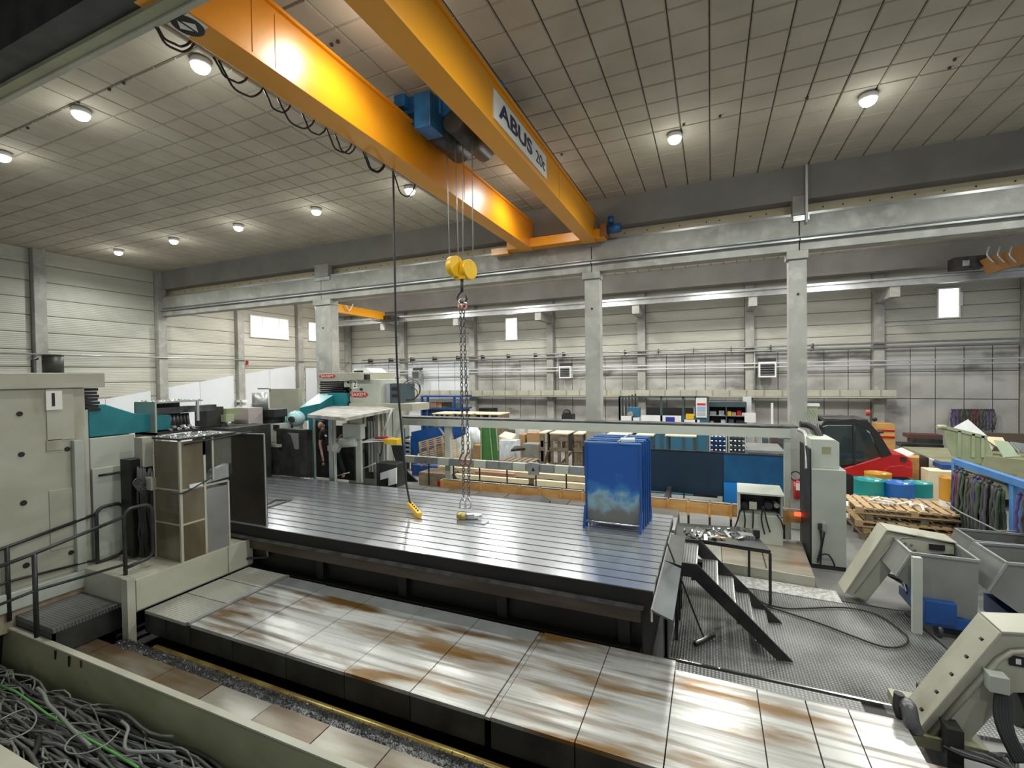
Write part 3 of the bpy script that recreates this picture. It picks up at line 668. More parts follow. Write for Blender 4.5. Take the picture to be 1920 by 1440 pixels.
MB().cyl((XM+.0, a.y, a.z), (XM+.0, b_.y, b_.z), .012, 8).build('cable_bar', BLACK, t)
# base block carrying the cabin (cream side panel at the left end of the bed)
MB().box(-6.3, -5.27, 2.70, 4.05, .50, .82).build('cabin_base', CREAM, t, bevel=.01)
MB().box(-5.35, -5.25, 2.63, 2.70, .2, .86).build('corner_post', CREAM, t)
for y0, y1 in ((2.71, 3.66), (3.67, 4.02)): MB().box(-5.27, -5.255, y0, y1, .52, .83).build('side_panel', CREAM, t, bevel=.003)
# ================================================================= OPERATOR CABIN OF MACHINE 1
XC = -5.3
t = thing('operator_cabin', 'brown-glazed operator cabin with cream frame on the left machine', 'operator cabin', (-5.6, 3.5, .84))
pa = at(336, 831, X=XC); pe = at(425, 812, X=XC); yA, yE = pa.y, pe.y
zl = at(338, 1057, X=XC).z; zt = pa.z+.03; z1 = at(340, 985, X=XC).z; z2 = at(340, 920, X=XC).z
xL = at(291, 930, Y=yA).x; ym = at(384, 930, X=XC).y
def fr(p, q, w_=.025): return MB().bar(p, q, w_).build('frame_bar', PALEG if False else CREAM, t)
fr((XC, yA, zl), (XC, yA, zt)); fr((xL, yA, zl), (xL, yA, z2)); fr((XC, ym, zl), (XC, ym, zt-.02)); fr((XC, yE, zl), (XC, yE, z2), .02)
for z in (zl, z1, z2): fr((xL, yA, z), (XC, yA, z), .018)
for z in (zl, z1, z2): fr((XC, yA, z), (XC, ym if z == z1 else yE, z), .02)
fr((XC, ym, z2+.35), (XC, ym, zt)); fr((XC, ym+.1, z2+.05), (XC, ym+.1, zt), .018)
for (za, zb_) in ((zl, z1), (z1, z2)):
    MB().box(xL+.012, XC-.012, yA-.006, yA+.006, za+.01, zb_-.01).build('infill_panel', PLEXI, t)
    MB().box(XC-.006, XC+.006, yA+.012, ym-.012, za+.01, zb_-.01).build('infill_panel', PLEXI, t)
MB().box(XC-.006, XC+.006, ym+.012, yE-.01, zl+.01, z2-.05).build('grey_panel', BINM, t)
MB().box(xL+.01, XC-.012, yA-.006, yA+.006, z2+.01, zt-.02).build('window_pane', PLEXI, t)
MB().box(XC-.006, XC+.006, yA+.012, ym-.012, z2+.01, zt-.02).build('window_pane', PLEXI, t)
MB().box(XC-.006, XC+.004, ym+.11, yE+.05, z2+.2, zt-.02).build('side_window', GLASSC, t)
MB().prism([(ym+.02, z2+.02), (yE+.02, z2+.04), (yE+.02, z2+.2), (ym+.12, z2+.15)], 'x', XC-.1, XC-.01).build('console_panel', GREYM, t)
MB().box(xL-.0, XC+.03, yA-.02, yE+.1, zt, zt+.02).build('roof', BLKM, t)
MB().cyl((XC+.03, yA+.03, zt-.05), (XC+.03, yE+.3, zt-.0), .008, 6).build('cable', BLACK, t)
MB().box(XC+.0, XC+.03, yA+.08, yA+.22, z2+.01, z2+.05).build('door_latch', WHITE, t)
MB().tube([(XC+.02, yA-.12, z2-.0), (XC+.02, yA+.02, z2-.03), (XC+.03, yA+.18, z2+.03), (XC+.03, yA+.32, z2+.08)], .008, 6).build('cable', BLACK, t)
MB().box(xL-.10, xL+.04, yA-.06, yA, z2-.02, z2+.12).build('switch_box', CREAM, t, bevel=.005)
MB().box(xL+.3, XC-.05, yA+.1, yE-.1, zl, zl+.55).build('inner_plinth', BLKM, t)
# crumbs on the roof
cr = MB()
for k in range(160):
    p = Vector((random.uniform(xL, XC), random.uniform(yA, yE), zt+.022)); r = random.uniform(.006, .02)
    cr.ob(p, (r, r*random.uniform(.5, 2), r*.6), (random.uniform(0, 40), 0, random.uniform(0, 180)))
tag(cr.build('chips', GREYM, t), kind='stuff')
# dark guard sheet beside the cabin
t = thing('guard_sheet', 'tall dark brown guard sheet with stepped left edge beside the cabin', 'guard', (-4.8, 3.95, .5))
YG = 4.0
q = [at(425, 812, Y=YG), at(495, 814, Y=YG), at(502, 1044, Y=YG), at(428, 1030, Y=YG), at(423, 905, Y=YG), at(436, 885, Y=YG)]
MB().prism([(v.x, v.z) for v in q], 'y', YG, YG+.02).build('sheet', DARKBR, t)
MB().bar(q[1]+Vector((0, 0, 0)), q[2], .014).bar(q[0], q[1], .014).build('edge_trim', GREYM, t)
MB().bar(q[3]+Vector((0, -.3, -.05)), q[2]+Vector((0, 0, -.0)), .02).build('lower_brace', BLKM, t)
# tool magazine housing
t = thing('tool_magazine', 'grey tool magazine housing with open dark front behind the cabin', 'tool magazine', (-6, 3.6, 2.2))
XT = -6.15
a = at(290, 757, X=XT); b_ = at(373, 756, X=XT); zb_ = at(290, 812, X=XT).z; xl = at(252, 780, Y=a.y).x
MB().box(xl, XT, a.y, a.y+.02, zb_-.1, a.z).build('end_wall', GREYP, t)
MB().box(xl, XT, a.y, b_.y+.05, a.z, a.z+.02).build('roof', GREYP, t)
MB().box(xl, xl+.02, a.y, b_.y, zb_, a.z).build('rear_wall', BLKM, t)
MB().box(xl, XT, a.y, b_.y, zb_-.03, zb_).build('floor_plate', BLKM, t)
MB().box(XT-.02, XT+.005, b_.y-.03, b_.y, zb_+.1, a.z).build('end_post', GREYP, t)
MB().box(XT-.25, XT-.1, a.y+.05, b_.y+.3, a.z-.14, a.z-.06).build('carrier_beam', GREASE, t)
for k in range(11):
    y = a.y+.06+k*(b_.y-a.y-.1)/10
    MB().cyl((XT-.18, y, a.z-.15), (XT-.18, y, a.z-.3), .018, 8, .03).build('tool_holder', GREASE, t)
for k in range(7):
    y = a.y+.18+k*.045; MB().cyl((XT-.06, y, zb_+.02+.03*(k % 2)), (XT-.0, y, zb_+.02+.03*(k % 2)), .018, 10).build('tool_end', CHROME, t)
cr = MB()
for k in range(90):
    p = Vector((random.uniform(xl, XT), random.uniform(a.y, b_.y+.04), a.z+.022)); r = random.uniform(.006, .02); cr.ob(p, (r, r*2, r*.6), (random.uniform(0, 40), 0, random.uniform(0, 180)))
tag(cr.build('chips', GREYM, t), kind='stuff')
# cable bundle + box between saddle and cabin
t = thing('cable_drop', 'greasy black cable bundle hanging between machine saddle and cabin', 'cables', (-5.9, 3.1, .85))
for k in range(12):
    x = 258+k*2.6; MB().tube([P(x, 880+random.uniform(-8, 8), X=-5.85), P(x+random.uniform(-6, 6), 940, X=-5.8), P(x+random.uniform(-8, 8), 1000, X=-5.85), P(x+4, 1045, X=-5.8)], .012, 6).build('cable', BLACK, t)
MB().box(*[v for v in (at(262, 850, X=-5.9).x-.1, -5.85)], at(262, 850, X=-5.9).y, at(283, 850, X=-5.9).y, at(270, 875, X=-5.9).z, at(270, 820, X=-5.9).z).build('junction_box', PALEG if False else CREAM, t)
MB().box(-6.1, -5.9, at(246, 900, X=-5.9).y, at(288, 900, X=-5.9).y, .85, at(265, 860, X=-5.9).z).build('carrier', OILY, t)
t2 = MB()
for k in range(6): t2.torus(at(258+k*3, 905+k*2, X=-5.8), .045+.004*k, .007, (0, 90, 0), 14, 5)
tag(t2.build('coiled_hose', GREASE), 'small coil of greasy hose hanging beside the cabin', 'hose')
# ================================================================= T-SLOT TABLE
ZT, TY_0, TY_1, TXL, TXR = 1.0, 3.94, 6.18, -9.4, -.455
t = thing('t_slot_table', 'huge ground steel T-slot table in the middle of the hall', 'machine table', (-4, 5, 0))
n = 14; dy = (TY_1-TY_0)/n
for k in range(n):
    MB().box(TXL, TXR+random.uniform(-.004, .004), TY_0+k*dy+.011, TY_0+(k+1)*dy-.011, ZT-.045, ZT).build('table_slab', STEEL, t)
MB().box(TXL, TXR, TY_0, TY_1, ZT-.12, ZT-.045).build('slot_floor', OILY, t)
MB().box(TXL, TXR+.005, TY_0-.006, TY_0+.006, ZT-.13, ZT-.0).build('front_edge', OILY, t)
MB().box(TXL, TXR-.07, TY_0-.05, TY_0-.006, ZT-.15, ZT-.13).build('lower_ledge', GREASE, t)
MB().box(TXL, TXR-.1, TY_0-.0, TY_0+.05, ZT-.28, ZT-.15).build('apron', mat('brown_oiled_apron', (.05, .035, .02), (.09, .07, .05), (1, 1, 6), .4, .2), t)
MB().box(TXL, TXR-.1, TY_0+.1, TY_1-.1, 0, ZT-.12).build('table_base', OILY, t)
for k in range(8): MB().box(-8.8+k*1.15, -8.7+k*1.15, TY_0+.04, TY_0+.1, .0, ZT-.28).build('support_rib', OILY, t)
MB().box(TXL+.2, TXR-.1, TY_0-.03, TY_0+.05, .42, .5).build('lower_rail', OILY, t)
for px, py in ((655, 1050), (1180, 1143), (1132, 1141), (1196, 1177)):
    pass
# bright cut-out frame lying on the table near the guard
p = at(505, 942, Z=ZT); t = thing('steel_frame', 'small rectangular steel frame lying on the table behind the guard sheet', 'steel frame', (p.x, p.y, ZT))
c = [at(492, 950, Z=ZT+.006), at(518, 937, Z=ZT+.006), at(545, 938, Z=ZT+.006), at(500, 952, Z=ZT+.006)]
for a, b_ in ((c[0], c[1]), (c[1], c[2]), (c[3], c[2])): MB().bar(a, b_, .035, .012).build('bar', BLKM, t)
# side trough plates at the right end of the table
t = thing('chip_guard', 'bent grey sheet metal guard along the right edge of the table', 'guard', (-.37, 4.5, .6))
MB().box(TXR+.01, TXR+.025, 3.72, 5.62, .86, .96).build('upright_edge', CHROME, t)
MB().prism([(TXR+.02, .94), (TXR+.02, .955), (-.28, .9), (-.28, .885)], 'y', 3.72, 4.76).build('sheet', mat('slate_sheet', (.07, .085, .09), (.16, .17, .17), (3, 1, 3), .35, .5), t)
MB().prism([(TXR+.02, .94), (TXR+.02, .95), (-.28, .92), (-.28, .91)], 'y', 4.78, 5.62).build('rear_sheet', BLKM, t)
MB().box(-.36, -.34, 3.9, 5.5, .5, .88).build('backing', BLKM, t)
for y in (3.9, 5.45): MB().box(-.37, -.33, y, y+.04, 0, .88).build('support_leg', BLKM, t)
# ================================================================= TREAD PLATE PLATFORM, STAIRS, SQUEEGEE
pf = [(-.42, 4.70), (1.43, 4.70), (2.16, 5.67), (2.0, 6.6), (1.4, 6.62), (1.38, 6.96), (.63, 6.98), (-.42, 6.9)]
t = thing('tread_platform', 'dark tread-plate floor platform at the foot of the small stairs', 'platform', (.8, 5.8, 0))
MB().prism(pf, 'z', .012, .035).build('deck', CHK, t)
MB().box(-.42, 1.43, 4.68, 4.70, .0, .04).build('front_angle', CHROME, t)
MB().bar((1.43, 4.70, .03), (2.16, 5.67, .03), .02).bar((2.16, 5.67, .03), (2.0, 6.6, .03), .02).bar((2.0, 6.6, .03), (1.4, 6.62, .03), .02).build('edge_angle', BLKM, t)
tag(MB().prism([(1.75, 4.55), (2.3, 4.6), (2.35, 5.1), (2.0, 5.05)], 'z', .0, .03).build('floor_grating', CHK), 'small dark floor grating behind the near chip conveyor', 'grating')
t = thing('stairs', 'small black steel stairs with tread-plate steps up to the table', 'stairs', (.1, 5.4, .035))
L = [(-.335, -.145, .82), (-.10, .055, .655), (.06, .215, .49), (.22, .375, .325), (.38, .535, .17)]
for a, b_, z in L:
    ob_ = MB().box(a, b_, 5.06, 5.76, z-.02, z).build('landing' if z > .8 else 'tread', CHK, t)
    MB().box(b_-.012, b_, 5.06, 5.76, z-.03, z+.003).build('nosing', CHROME, ob_)
for y in (5.02, 5.76):
    MB().prism([(-.36, .86), (-.14, .86), (.70, .05), (.56, .04), (-.19, .72), (-.36, .72)], 'y', y, y+.02).build('stringer', BLKM, t)
for x, y in ((-.36, 5.03), (-.36, 5.73)): MB().box(x, x+.03, y, y+.03, .035, .75).build('leg', BLKM, t)
MB().box(-.35, -.3, 5.05, 5.76, .55, .57).box(-.2, -.17, 5.05, 5.76, .68, .7).build('cross_brace', BLKM, t)
t = thing('squeegee', 'long-handled floor squeegee leaning against the table end', 'squeegee', (-.05, 5.1, .05))
a, b_ = at(1303, 1208, Z=.07), at(1338, 1191, Z=.07)
MB().cyl(a, b_, .022, 10).build('blade', BLACK, t); MB().cyl(a+Vector((0, 0, .02)), b_+Vector((0, 0, .02)), .015, 10).build('blade_holder', CHROME, t)
md = (a+b_)/2; MB().cyl(md, at(1251, 1018, Y=4.75), .009, 8).build('handle', BLKM, t)
# air hose on the platform
def spl(Q, n=8):
    out = []
    for i in range(len(Q)-1):
        p0, p1, p2, p3 = Q[max(i-1, 0)], Q[i], Q[i+1], Q[min(i+2, len(Q)-1)]
        for k in range(n):
            u = k/n; out.append(.5*((2*p1)+(p2-p0)*u+(2*p0-5*p1+4*p2-p3)*u*u+(3*p1-p0-3*p2+p3)*u**3))
    return out+[Q[-1]]
Q = [at(x, y, Z=.055) for x, y in ((1436, 1133), (1480, 1141), (1550, 1139), (1600, 1141), (1650, 1155), (1690, 1183), (1703, 1200), (1690, 1212), (1655, 1212), (1600, 1193), (1540, 1170), (1480, 1150), (1437, 1137))]
Q2 = [at(1309, 1008, Y=6.0), at(1360, 1065, Y=6.0), at(1405, 1115, Y=6.1)]
tag(MB().tube(spl(Q2)+spl(Q), .009, 6).build('air_hose', BLACK), 'black air hose looping over the tread-plate platform', 'hose')
# ================================================================= WORKBENCH WITH CLAMPS
t = thing('workbench', 'black steel workbench beside the stairs, covered with clamping parts', 'workbench', (.1, 6.5, 0))
c = [at(1267, 1005, Z=.7), at(1445, 1032, Z=.7), at(1405, 990, Z=.7), at(1270, 980, Z=.7)]
MB().prism([(v.x, v.y) for v in c], 'z', .655, .70).build('bench_top', BLKM, t)
for v in c: MB().box(v.x-.02 if v.x > 0 else v.x, v.x+.01 if v.x > 0 else v.x+.03, v.y-.01 if v.y > 6.5 else v.y, v.y+.03, .03, .66).build('leg', BLKM, t)
cc = (c[0]+c[1]+c[2]+c[3])/4
for k in range(46):
    px, py = random.uniform(1285, 1395), random.uniform(992, 1012); p = at(px, py, Z=.71); r = random.random(); g_ = 'clamping parts heaped on the black workbench'
    if r < .45: o = MB().ob(p+Vector((0, 0, .01)), (.13, .035, .02), (random.uniform(-20, 20), random.uniform(-25, 10), random.uniform(0, 180))); nm, lb, ct = 'clamp_bar', 'flat steel clamping bar in the heap on the black workbench', 'clamp'
    elif r < .75: d = Vector((random.uniform(-.06, .06), random.uniform(-.06, .06), random.uniform(.0, .03))); o = MB().cyl(p, p+d+Vector((.03, 0, 0)), .012, 8); nm, lb, ct = 'threaded_stud', 'short round threaded stud in the heap on the black workbench', 'bolt'
    else: o = MB().cyl(p, p+Vector((0, 0, .03)), .022, 6); nm, lb, ct = 'clamping_nut', 'hexagonal clamping nut in the heap on the black workbench', 'nut'
    tag(o.build(nm, CHROME if random.random() < .7 else GREASE), lb, ct, ct+'s heaped on the black workbench')
for k in range(5):
    p = at(1388+k*5.5, 1003+k*.8, Z=.72); tag(MB().ob(p, (.03, .13, .05), (0, 0, 15)).build('parallel_block', CHROME), 'bright steel block standing in a row at the right of the bench heap', 'steel block', 'bright blocks in a row on the workbench')
p = at(1418, 1003, Z=.73); tag(MB().box(p.x-.04, p.x+.04, p.y-.03, p.y+.04, .7, .8).build('dark_block', BLKM, bevel=.004), 'dark square block at the right end of the workbench', 'block')
p = at(1350, 1009, Z=.71); tag(MB().box(p.x-.07, p.x+.06, p.y-.03, p.y+.02, .7, .725).build('wood_block', WOOD), 'small wooden block among the clamps at the bench front', 'wood block')
# ================================================================= BED OF MACHINE 2
t = thing('rear_machine_bed', 'rear machine bed with pale oily cover plates behind the table', 'machine bed', (-3, 7, 0))
MB().box(-9.4, -.5, 6.2, 8.2, 0, .44).build('bed_base', BLKM, t)
MB().box(-.5, 1.1, 7.05, 8.3, 0, .13).build('bed_base', BLKM, t)
xs = [-9.2+k*.62 for k in range(14)]+[-.5]
for a, b in zip(xs, xs[1:]):
    MB().box(a+.005, b-.005, 6.21, 7.05, .46, .485+random.uniform(-.002, .002)).build('cover_plate', GREYM, t)
    MB().box(a+.005, b-.005, 7.14, 7.8, .46, .5+random.uniform(-.003, .003)).build('cover_plate', GREYM, t)
    MB().box(a+.008, b-.008, 7.815, 8.24, .46, .5+random.uniform(-.003, .003)).build('rear_plate', mat('dull_oily_plate', (.2, .2, .19), (.12, .115, .1), (1, 4, 1), .32, .4), t)
ZE = .17
MB().prism([(.13, 7.02), (1.2, 6.92), (1.26, 8.2), (.13, 8.2)], 'z', ZE-.05, ZE).build('end_cover', PALEPL, t)
MB().prism([(.13, 7.0), (1.2, 6.9), (1.2, 6.92), (.13, 7.02)], 'z', .03, ZE-.0).build('end_skirt', CREAM, t)
MB().prism([(-.46, 7.05), (.12, 7.02), (.12, 7.9), (-.46, 7.9)], 'z', ZE-.05, ZE-.005).build('tread_plate', CHKL, t)
for a, b in ((-.46, .12), (.13, .72), (.73, 1.26)): MB().box(a, b, 8.22 if a > 0 else 7.92, 8.34, ZE-.05, ZE+.0).build('cover_plate', GREYM, t)
MB().box(.66, .675, 7.0, 8.2, ZE, ZE+.003).build('seam', BLKM, t)
tag(MB().prism([(.2, 6.6), (1.42, 6.55), (1.42, 6.88), (.2, 6.95)], 'z', .036, .045).build('floor_strip', mat('speckled_white_floor', (.6, .6, .58), (.3, .28, .25), (14, 14, 14), .5)), 'speckled white floor strip in front of the rear bed end', 'floor strip')
# ================================================================= MACHINE 2
t = thing('milling_machine', 'smaller-looking cream and teal milling machine marked 2 behind the table', 'milling machine', (-7, 8, 0))
Y2 = 7.7
a = at(655, 712, Y=Y2); b = at(714, 758, Y=Y2)
MB().box(a.x, b.x, Y2, Y2+.9, b.z, a.z).build('upper_housing', CREAM2, t, bevel=.01)
c0 = at(655, 712, Y=Y2+.3); MB().box(at(640, 700, Y=Y2).x, b.x-.1, Y2+.15, Y2+.9, .5, b.z).build('column', CREAM2, t)
q = rb(596, 699, 684, 713, Y2-.1, 1.0); MB().box(*q).build('top_cap', CREAM, t, bevel=.006)
a1 = at(684, 699, Y=Y2+.3); MB().prism([(a1.x-.35, a1.z-.02), (a1.x-.3, a1.z+.1), (a1.x+.05, a1.z+.1), (a1.x+.22, a1.z-.0), (a1.x+.22, a1.z-.16), (a1.x-.35, a1.z-.16)], 'y', Y2+.3, Y2+.8).build('drive_cover', WHITE, t)
q = rb(663, 695, 675, 698, Y2+.2, .3); MB().box(*q).build('vent', INK, t)
q = rb(682, 702, 688, 712, Y2-.11, .1); MB().box(*q).build('vent', INK, t)
bl = MB(); x0, x1, zt_, zb_ = at(599, 714, Y=Y2).x, at(643, 714, Y=Y2).x, at(620, 714, Y=Y2).z, at(620, 738, Y=Y2).z
for k in range(6): zz = zb_+(zt_-zb_)*k/6; bl.box(x0+.02*(k % 2), x1, Y2+.0, Y2+.7, zz, zz+(zt_-zb_)/6-.012)
bl.build('bellows', BLACK, t)
# slanting teal ram with pale top
Yr = 7.0
top = [at(598, 739, Y=Y2), at(630, 738, Y=Y2), at(600, 757, Y=Yr), at(562, 765, Y=Yr)]
bot = [Vector((v.x, v.y, top[3].z-.25)) for v in top]
MB().add([tuple(v+Vector((0, 0, .01))) for v in top]+[tuple(v) for v in top], [(0, 1, 2, 3), (7, 6, 5, 4), (0, 4, 5, 1), (1, 5, 6, 2), (2, 6, 7, 3), (3, 7, 4, 0)]).build('ram_top', TEALP, t)
MB().add([tuple(v) for v in top+bot], [(0, 3, 2, 1), (4, 5, 6, 7), (0, 1, 5, 4), (1, 2, 6, 5), (2, 3, 7, 6), (3, 0, 4, 7)]).build('ram', TEAL, t)
q = rb(615, 737, 645, 764, Y2-.15, .2); MB().box(*q).build('ram_root', TEAL, t)
hd = at(555, 785, Y=6.75); MB().ball(hd, .17, 20, (1.05, 1, .95)).build('spindle_head', TEALP, t)
MB().cyl(at(545, 794, Y=6.7), at(530, 800, Y=6.55), .1, 14, .07).build('spindle_nose', TEAL, t)
MB().cyl(hd+Vector((.06, -.14, .0)), hd+Vector((.07, -.19, .0)), .06, 14).build('head_flange', BLKM, t)
q = rb(645, 714, 656, 726, Y2-.03, .04); MB().box(*q).build('access_plate', CREAM, t)
for px, py, r in ((654, 717, .025), (656, 731, .03), (677, 730, .026), (647, 733, .028), (655, 756, .025)):
    p = at(px, py, Y=Y2-.02); MB().cyl((p.x, p.y-.02, p.z), (p.x, p.y+.03, p.z), r, 12).build('bore_hole', INK, t)
q = rb(661, 713, 670, 729, Y2-.02, .02); sg = MB().box(*q).build('number_sign', SIGNW, t)
text('2', 'digit', INK, sg, ((q[0]+q[1])/2, q[2], (q[4]+q[5])/2), (1, 0, 0), (0, 0, 1), .17)
def oval(x0, y0, x1, y1, Y, tt):
    a, b = at(x0, (y0+y1)/2, Y=Y), at(x1, (y0+y1)/2, Y=Y); c = (a+b)/2; h = (at(x0, y0, Y=Y).z-at(x0, y1, Y=Y).z)/2; w_ = (b.x-a.x)/2
    pts = []
    for k in range(24):
        t_ = math.tau*k/24; pts.append((c.x+math.copysign(abs(math.cos(t_))**.6, math.cos(t_))*w_, c.z+math.copysign(abs(math.sin(t_))**.8, math.sin(t_))*h))
    o = MB().prism(pts, 'y', Y-.008, Y).build('name_badge', REDPRINT, tt)
    text('SAXEM', 'badge_lettering', SIGNW, o, (c.x, Y-.008, c.z), (1, 0, 0), (0, 0, 1), h*1.7, width=w_*1.5, bold=.01)
    return o
oval(656, 735, 690, 745, Y2, t); oval(599, 702, 629, 709, Y2-.1, t)
# cabinets right of column 2
t = thing('control_cabinet', 'pale and dark control cabinets on the rear machine beside its cream column', 'cabinet', (-6.2, 7.9, 2.1))
q = rb(714, 719, 731, 757, 7.85, .5); MB().box(*q).build('pale_side', mat('lilac_grey', (.4, .4, .43), rough=.4), t)
q = rb(731, 719, 751, 757, 7.8, .5); MB().box(*q).build('dark_front', SLATE, t)
for y in (726, 739): q = rb(734, y, 748, y+6, 7.79, .02); MB().box(*q).build('grille', INK, t)
q = rb(655, 757, 773, 770, 7.6, .6); MB().box(*q).build('support_beam', CREAM, t)
q = rb(731, 768, 738, 900, 8.2, .1, True); MB().box(*q).build('support_post', CREAM2, t)
tag(MB().torus(at(770, 731, Y=8.1), .22, .01, (75, 0, 10), 24, 5).torus(at(771, 733, Y=8.1), .2, .01, (70, 20, 0), 24, 5).torus(at(769, 738, Y=8.1), .15, .01, (60, 0, 30), 20, 5).build('cable_coil', BLACK), 'large loose coil of black cable above the rear machine cabinets', 'cable coil')
# --- cabin 2
t = thing('operator_cabin', 'open operator cabin with flat dusty roof in front of the rear machine', 'operator cabin', (-6.5, 6.6, .5))
Yf = 6.55
R = [at(575, 774, Y=Yf), at(640, 783, Y=6.3), at(737, 764, Y=6.75), at(690, 757, Y=7.5), at(640, 757, Y=7.5)]
zr = sum(v.z for v in R)/5
R = [at(x, y, Z=zr+.01) for x, y in ((576, 776), (648, 782), (740, 765), (700, 757.5), (625, 758))]
MB().prism([(v.x, v.y) for v in R], 'z', zr-.05, zr).build('roof', mat('dusty_roof', (.42, .4, .36), (.2, .19, .17), (4, 4, 4), .7), t)
def post(x, y0, y1, Y, w_=.06, ma=CREAM): a_ = at(x, y0, Y=Y); b_ = at(x, y1, Y=Y); MB().box(a_.x-w_/2, a_.x+w_/2, Y, Y+.05, b_.z, a_.z).build('post', ma, t)
post(580, 776, 896, 6.55, .05, TEAL); post(586, 778, 898, 6.6, .03, CREAM2); post(619, 780, 902, 6.35, .10, GREYM); post(625, 780, 903, 6.34, .02, CREAM2)
post(681, 778, 800, 6.6, .05); post(671, 822, 905, 6.45, .11, CREAM2); post(706, 775, 850, 6.9, .06); post(722, 775, 900, 7.4, .06, CREAM2)
q = rb(642, 795, 676, 823, 6.42, .12); MB().box(*q).build('control_console', CREAM2, t, bevel=.008)
MB().cyl(at(640, 830, Y=6.45), at(670, 828, Y=6.45), .09, 14).build('console_arm', CREAM2, t)
a_ = at(632, 838, Y=6.4); MB().ob(a_, (.12, .1, .18), (0, 35, 0)).build('console_hinge', CREAM2, t)
q = rb(655, 783, 672, 796, 6.45, .1); MB().box(*q).build('ceiling_box', CREAM, t)
q = rb(586, 782, 612, 800, 7.3, .05); MB().box(*q).build('teal_header', TEAL, t)
q = rb(584, 798, 664, 897, 7.35, .05); MB().box(*q).build('rear_panel', BLKM, t)
q = rb(683, 778, 700, 897, 7.45, .05); MB().box(*q).build('rear_pillar', GREASE, t)
for k in range(7):
    q = rb(690+k*5.2, 790, 692+k*5.2, 885, 7.0, .03); MB().box(*q).build('tube', CREAM2 if k % 2 else GREYM, t)
MB().cyl(at(630, 893, Y=6.5), at(655, 886, Y=6.5), .012, 6).cyl(at(678, 880, Y=6.6), at(705, 868, Y=6.8), .012, 6).build('knee_rail', CREAM2, t)
MB().cyl(at(735, 768, Y=6.8), at(714, 820, Y=6.7), .018, 6).build('stay', CREAM2, t)
MB().prism([(at(580, 897, Y=6.4).x, 6.3), (at(735, 900, Y=6.6).x, 6.3), (at(735, 900, Y=7.4).x, 7.4), (at(580, 897, Y=7.4).x, 7.4)], 'z', .6, .66).build('cabin_floor', BLKM, t)
MB().box(at(683, 905, Y=6.35).x, at(714, 905, Y=6.35).x, 6.3, 6.5, .66, .78).build('floor_box', CREAM2, t)
# board with white top and yellow box on a bracket
t = thing('side_desk', 'white-topped side desk with yellow tray sticking out of the rear cabin', 'desk', (-5.4, 6.6, 1.6))
dz = at(700, 828, Y=6.6).z
MB().prism([(v.x, v.y) for v in (at(676, 829, Z=dz), at(742, 825, Z=dz), at(740, 820, Z=dz), at(700, 820, Z=dz))], 'z', dz-.015, dz).build('desk_top', WHITE, t)
q = rb(719, 824, 744, 833, 6.6, .2); MB().box(*q).build('yellow_tray', YELLOW, t)
q = rb(703, 820, 718, 823, 6.7, .15); MB().box(*q).build('red_folder', RED, t)
for x0, x1 in ((690, 677), (719, 713)): MB().cyl(at(x0, 829, Y=6.65), at(x1, 855, Y=6.65), .01, 6).build('stay', BLKM, t)
t = thing('pedestal', 'white notched sheet-metal step box at the corner of the rear cabin', 'box', (-4.9, 6.6, .6))
v = [at(x, y, Y=6.45) for x, y in ((713, 887), (743, 877), (743, 907), (728, 911), (728, 896), (713, 900))]
MB().prism([(p.x, p.z) for p in v], 'y', 6.45, 6.47).build('white_sheet', WHITE, t)
q = rb(706, 870, 743, 912, 6.5, .3); MB().box(*q).build('black_body', BLKM, t)
# hoses behind
t = MB()
for k in range(7): t.tube(spl([at(735+k*3, 835, Y=7.3), at(742+k*3, 860+k*2, Y=7.25), at(752+k*2, 885, Y=7.2), at(765+k*3, 903, Y=7.2)]), .02, 6)
tag(t.build('hose_bundle', BLACK), 'bundle of thick black hoses hanging beside the rear cabin', 'hoses')
# dark guard block and attachments left of cabin 2
t = thing('machine_guard', 'dark grey guard box in front of the rear spindle head', 'guard', (-7.4, 6.3, 1))
q = rb(497, 838, 520, 893, 6.2, .12); q2 = (q[0]-.3, q[1], q[2], q[3], 1.0, q[5]); MB().box(*q2).build('side_section', BINM if False else GREASE, t)
q = rb(519, 805, 576, 893, 6.25, .12); MB().box(q[0], q[1], q[2], q[3], 1.0, q[5]).build('guard_body', BLKM, t)
q = rb(540, 812, 560, 842, 6.24, .01); MB().prism([(q[0], q[5]), (q[1], q[5]), (q[1], q[4]), (q[1]-.1, q[4]), (q[0]+.08, q[4]+.25)], 'y', 6.235, 6.25).build('worn_patch', BINM, t)
t = thing('spindle_attachment', 'attachment milling head with grey motor on a stand behind the guard sheet', 'milling head', (-8, 6.4, 1))
p = at(488, 752, Y=6.5); pz = at(488, 736, Y=6.5).z; MB().cyl((p.x, p.y, at(488, 770, Y=6.5).z), (p.x, p.y, pz), .145, 20).build('motor', GREYM, t)
q = rb(476, 768, 514, 782, 6.35, .3); MB().box(*q).build('black_flange', BLACK, t)
q = rb(480, 780, 510, 797, 6.4, .3); MB().box(*q).build('gear_body', BLKM, t)
q = rb(460, 790, 478, 797, 6.3, .1); MB().box(*q).build('arm', BLACK, t)
MB().lathe(at(484, 812, Y=6.3), [(.0, -.05), (.2, .0), (.17, .06), (.08, .1), (0, .1)], 20).build('face_mill', GREYM, t)
q = rb(500, 795, 525, 833, 6.35, .25); MB().box(*q).build('cream_body', CREAM2, t)
q = rb(512, 797, 522, 806, 6.33, .03); MB().box(*q).build('nozzle_box', BLACK, t)
q = rb(470, 757, 484, 772, 6.45, .2); MB().box(*q).build('white_box', WHITE, t)
q = rb(500, 833, 524, 838, 6.2, .4); MB().box(*q).build('stand_top', CREAM, t)
q = rb(480, 838, 518, 893, 6.6, .3); MB().box(q[0], q[1], q[2], q[3], 1.0, q[5]+.02).build('stand', GREASE, t)
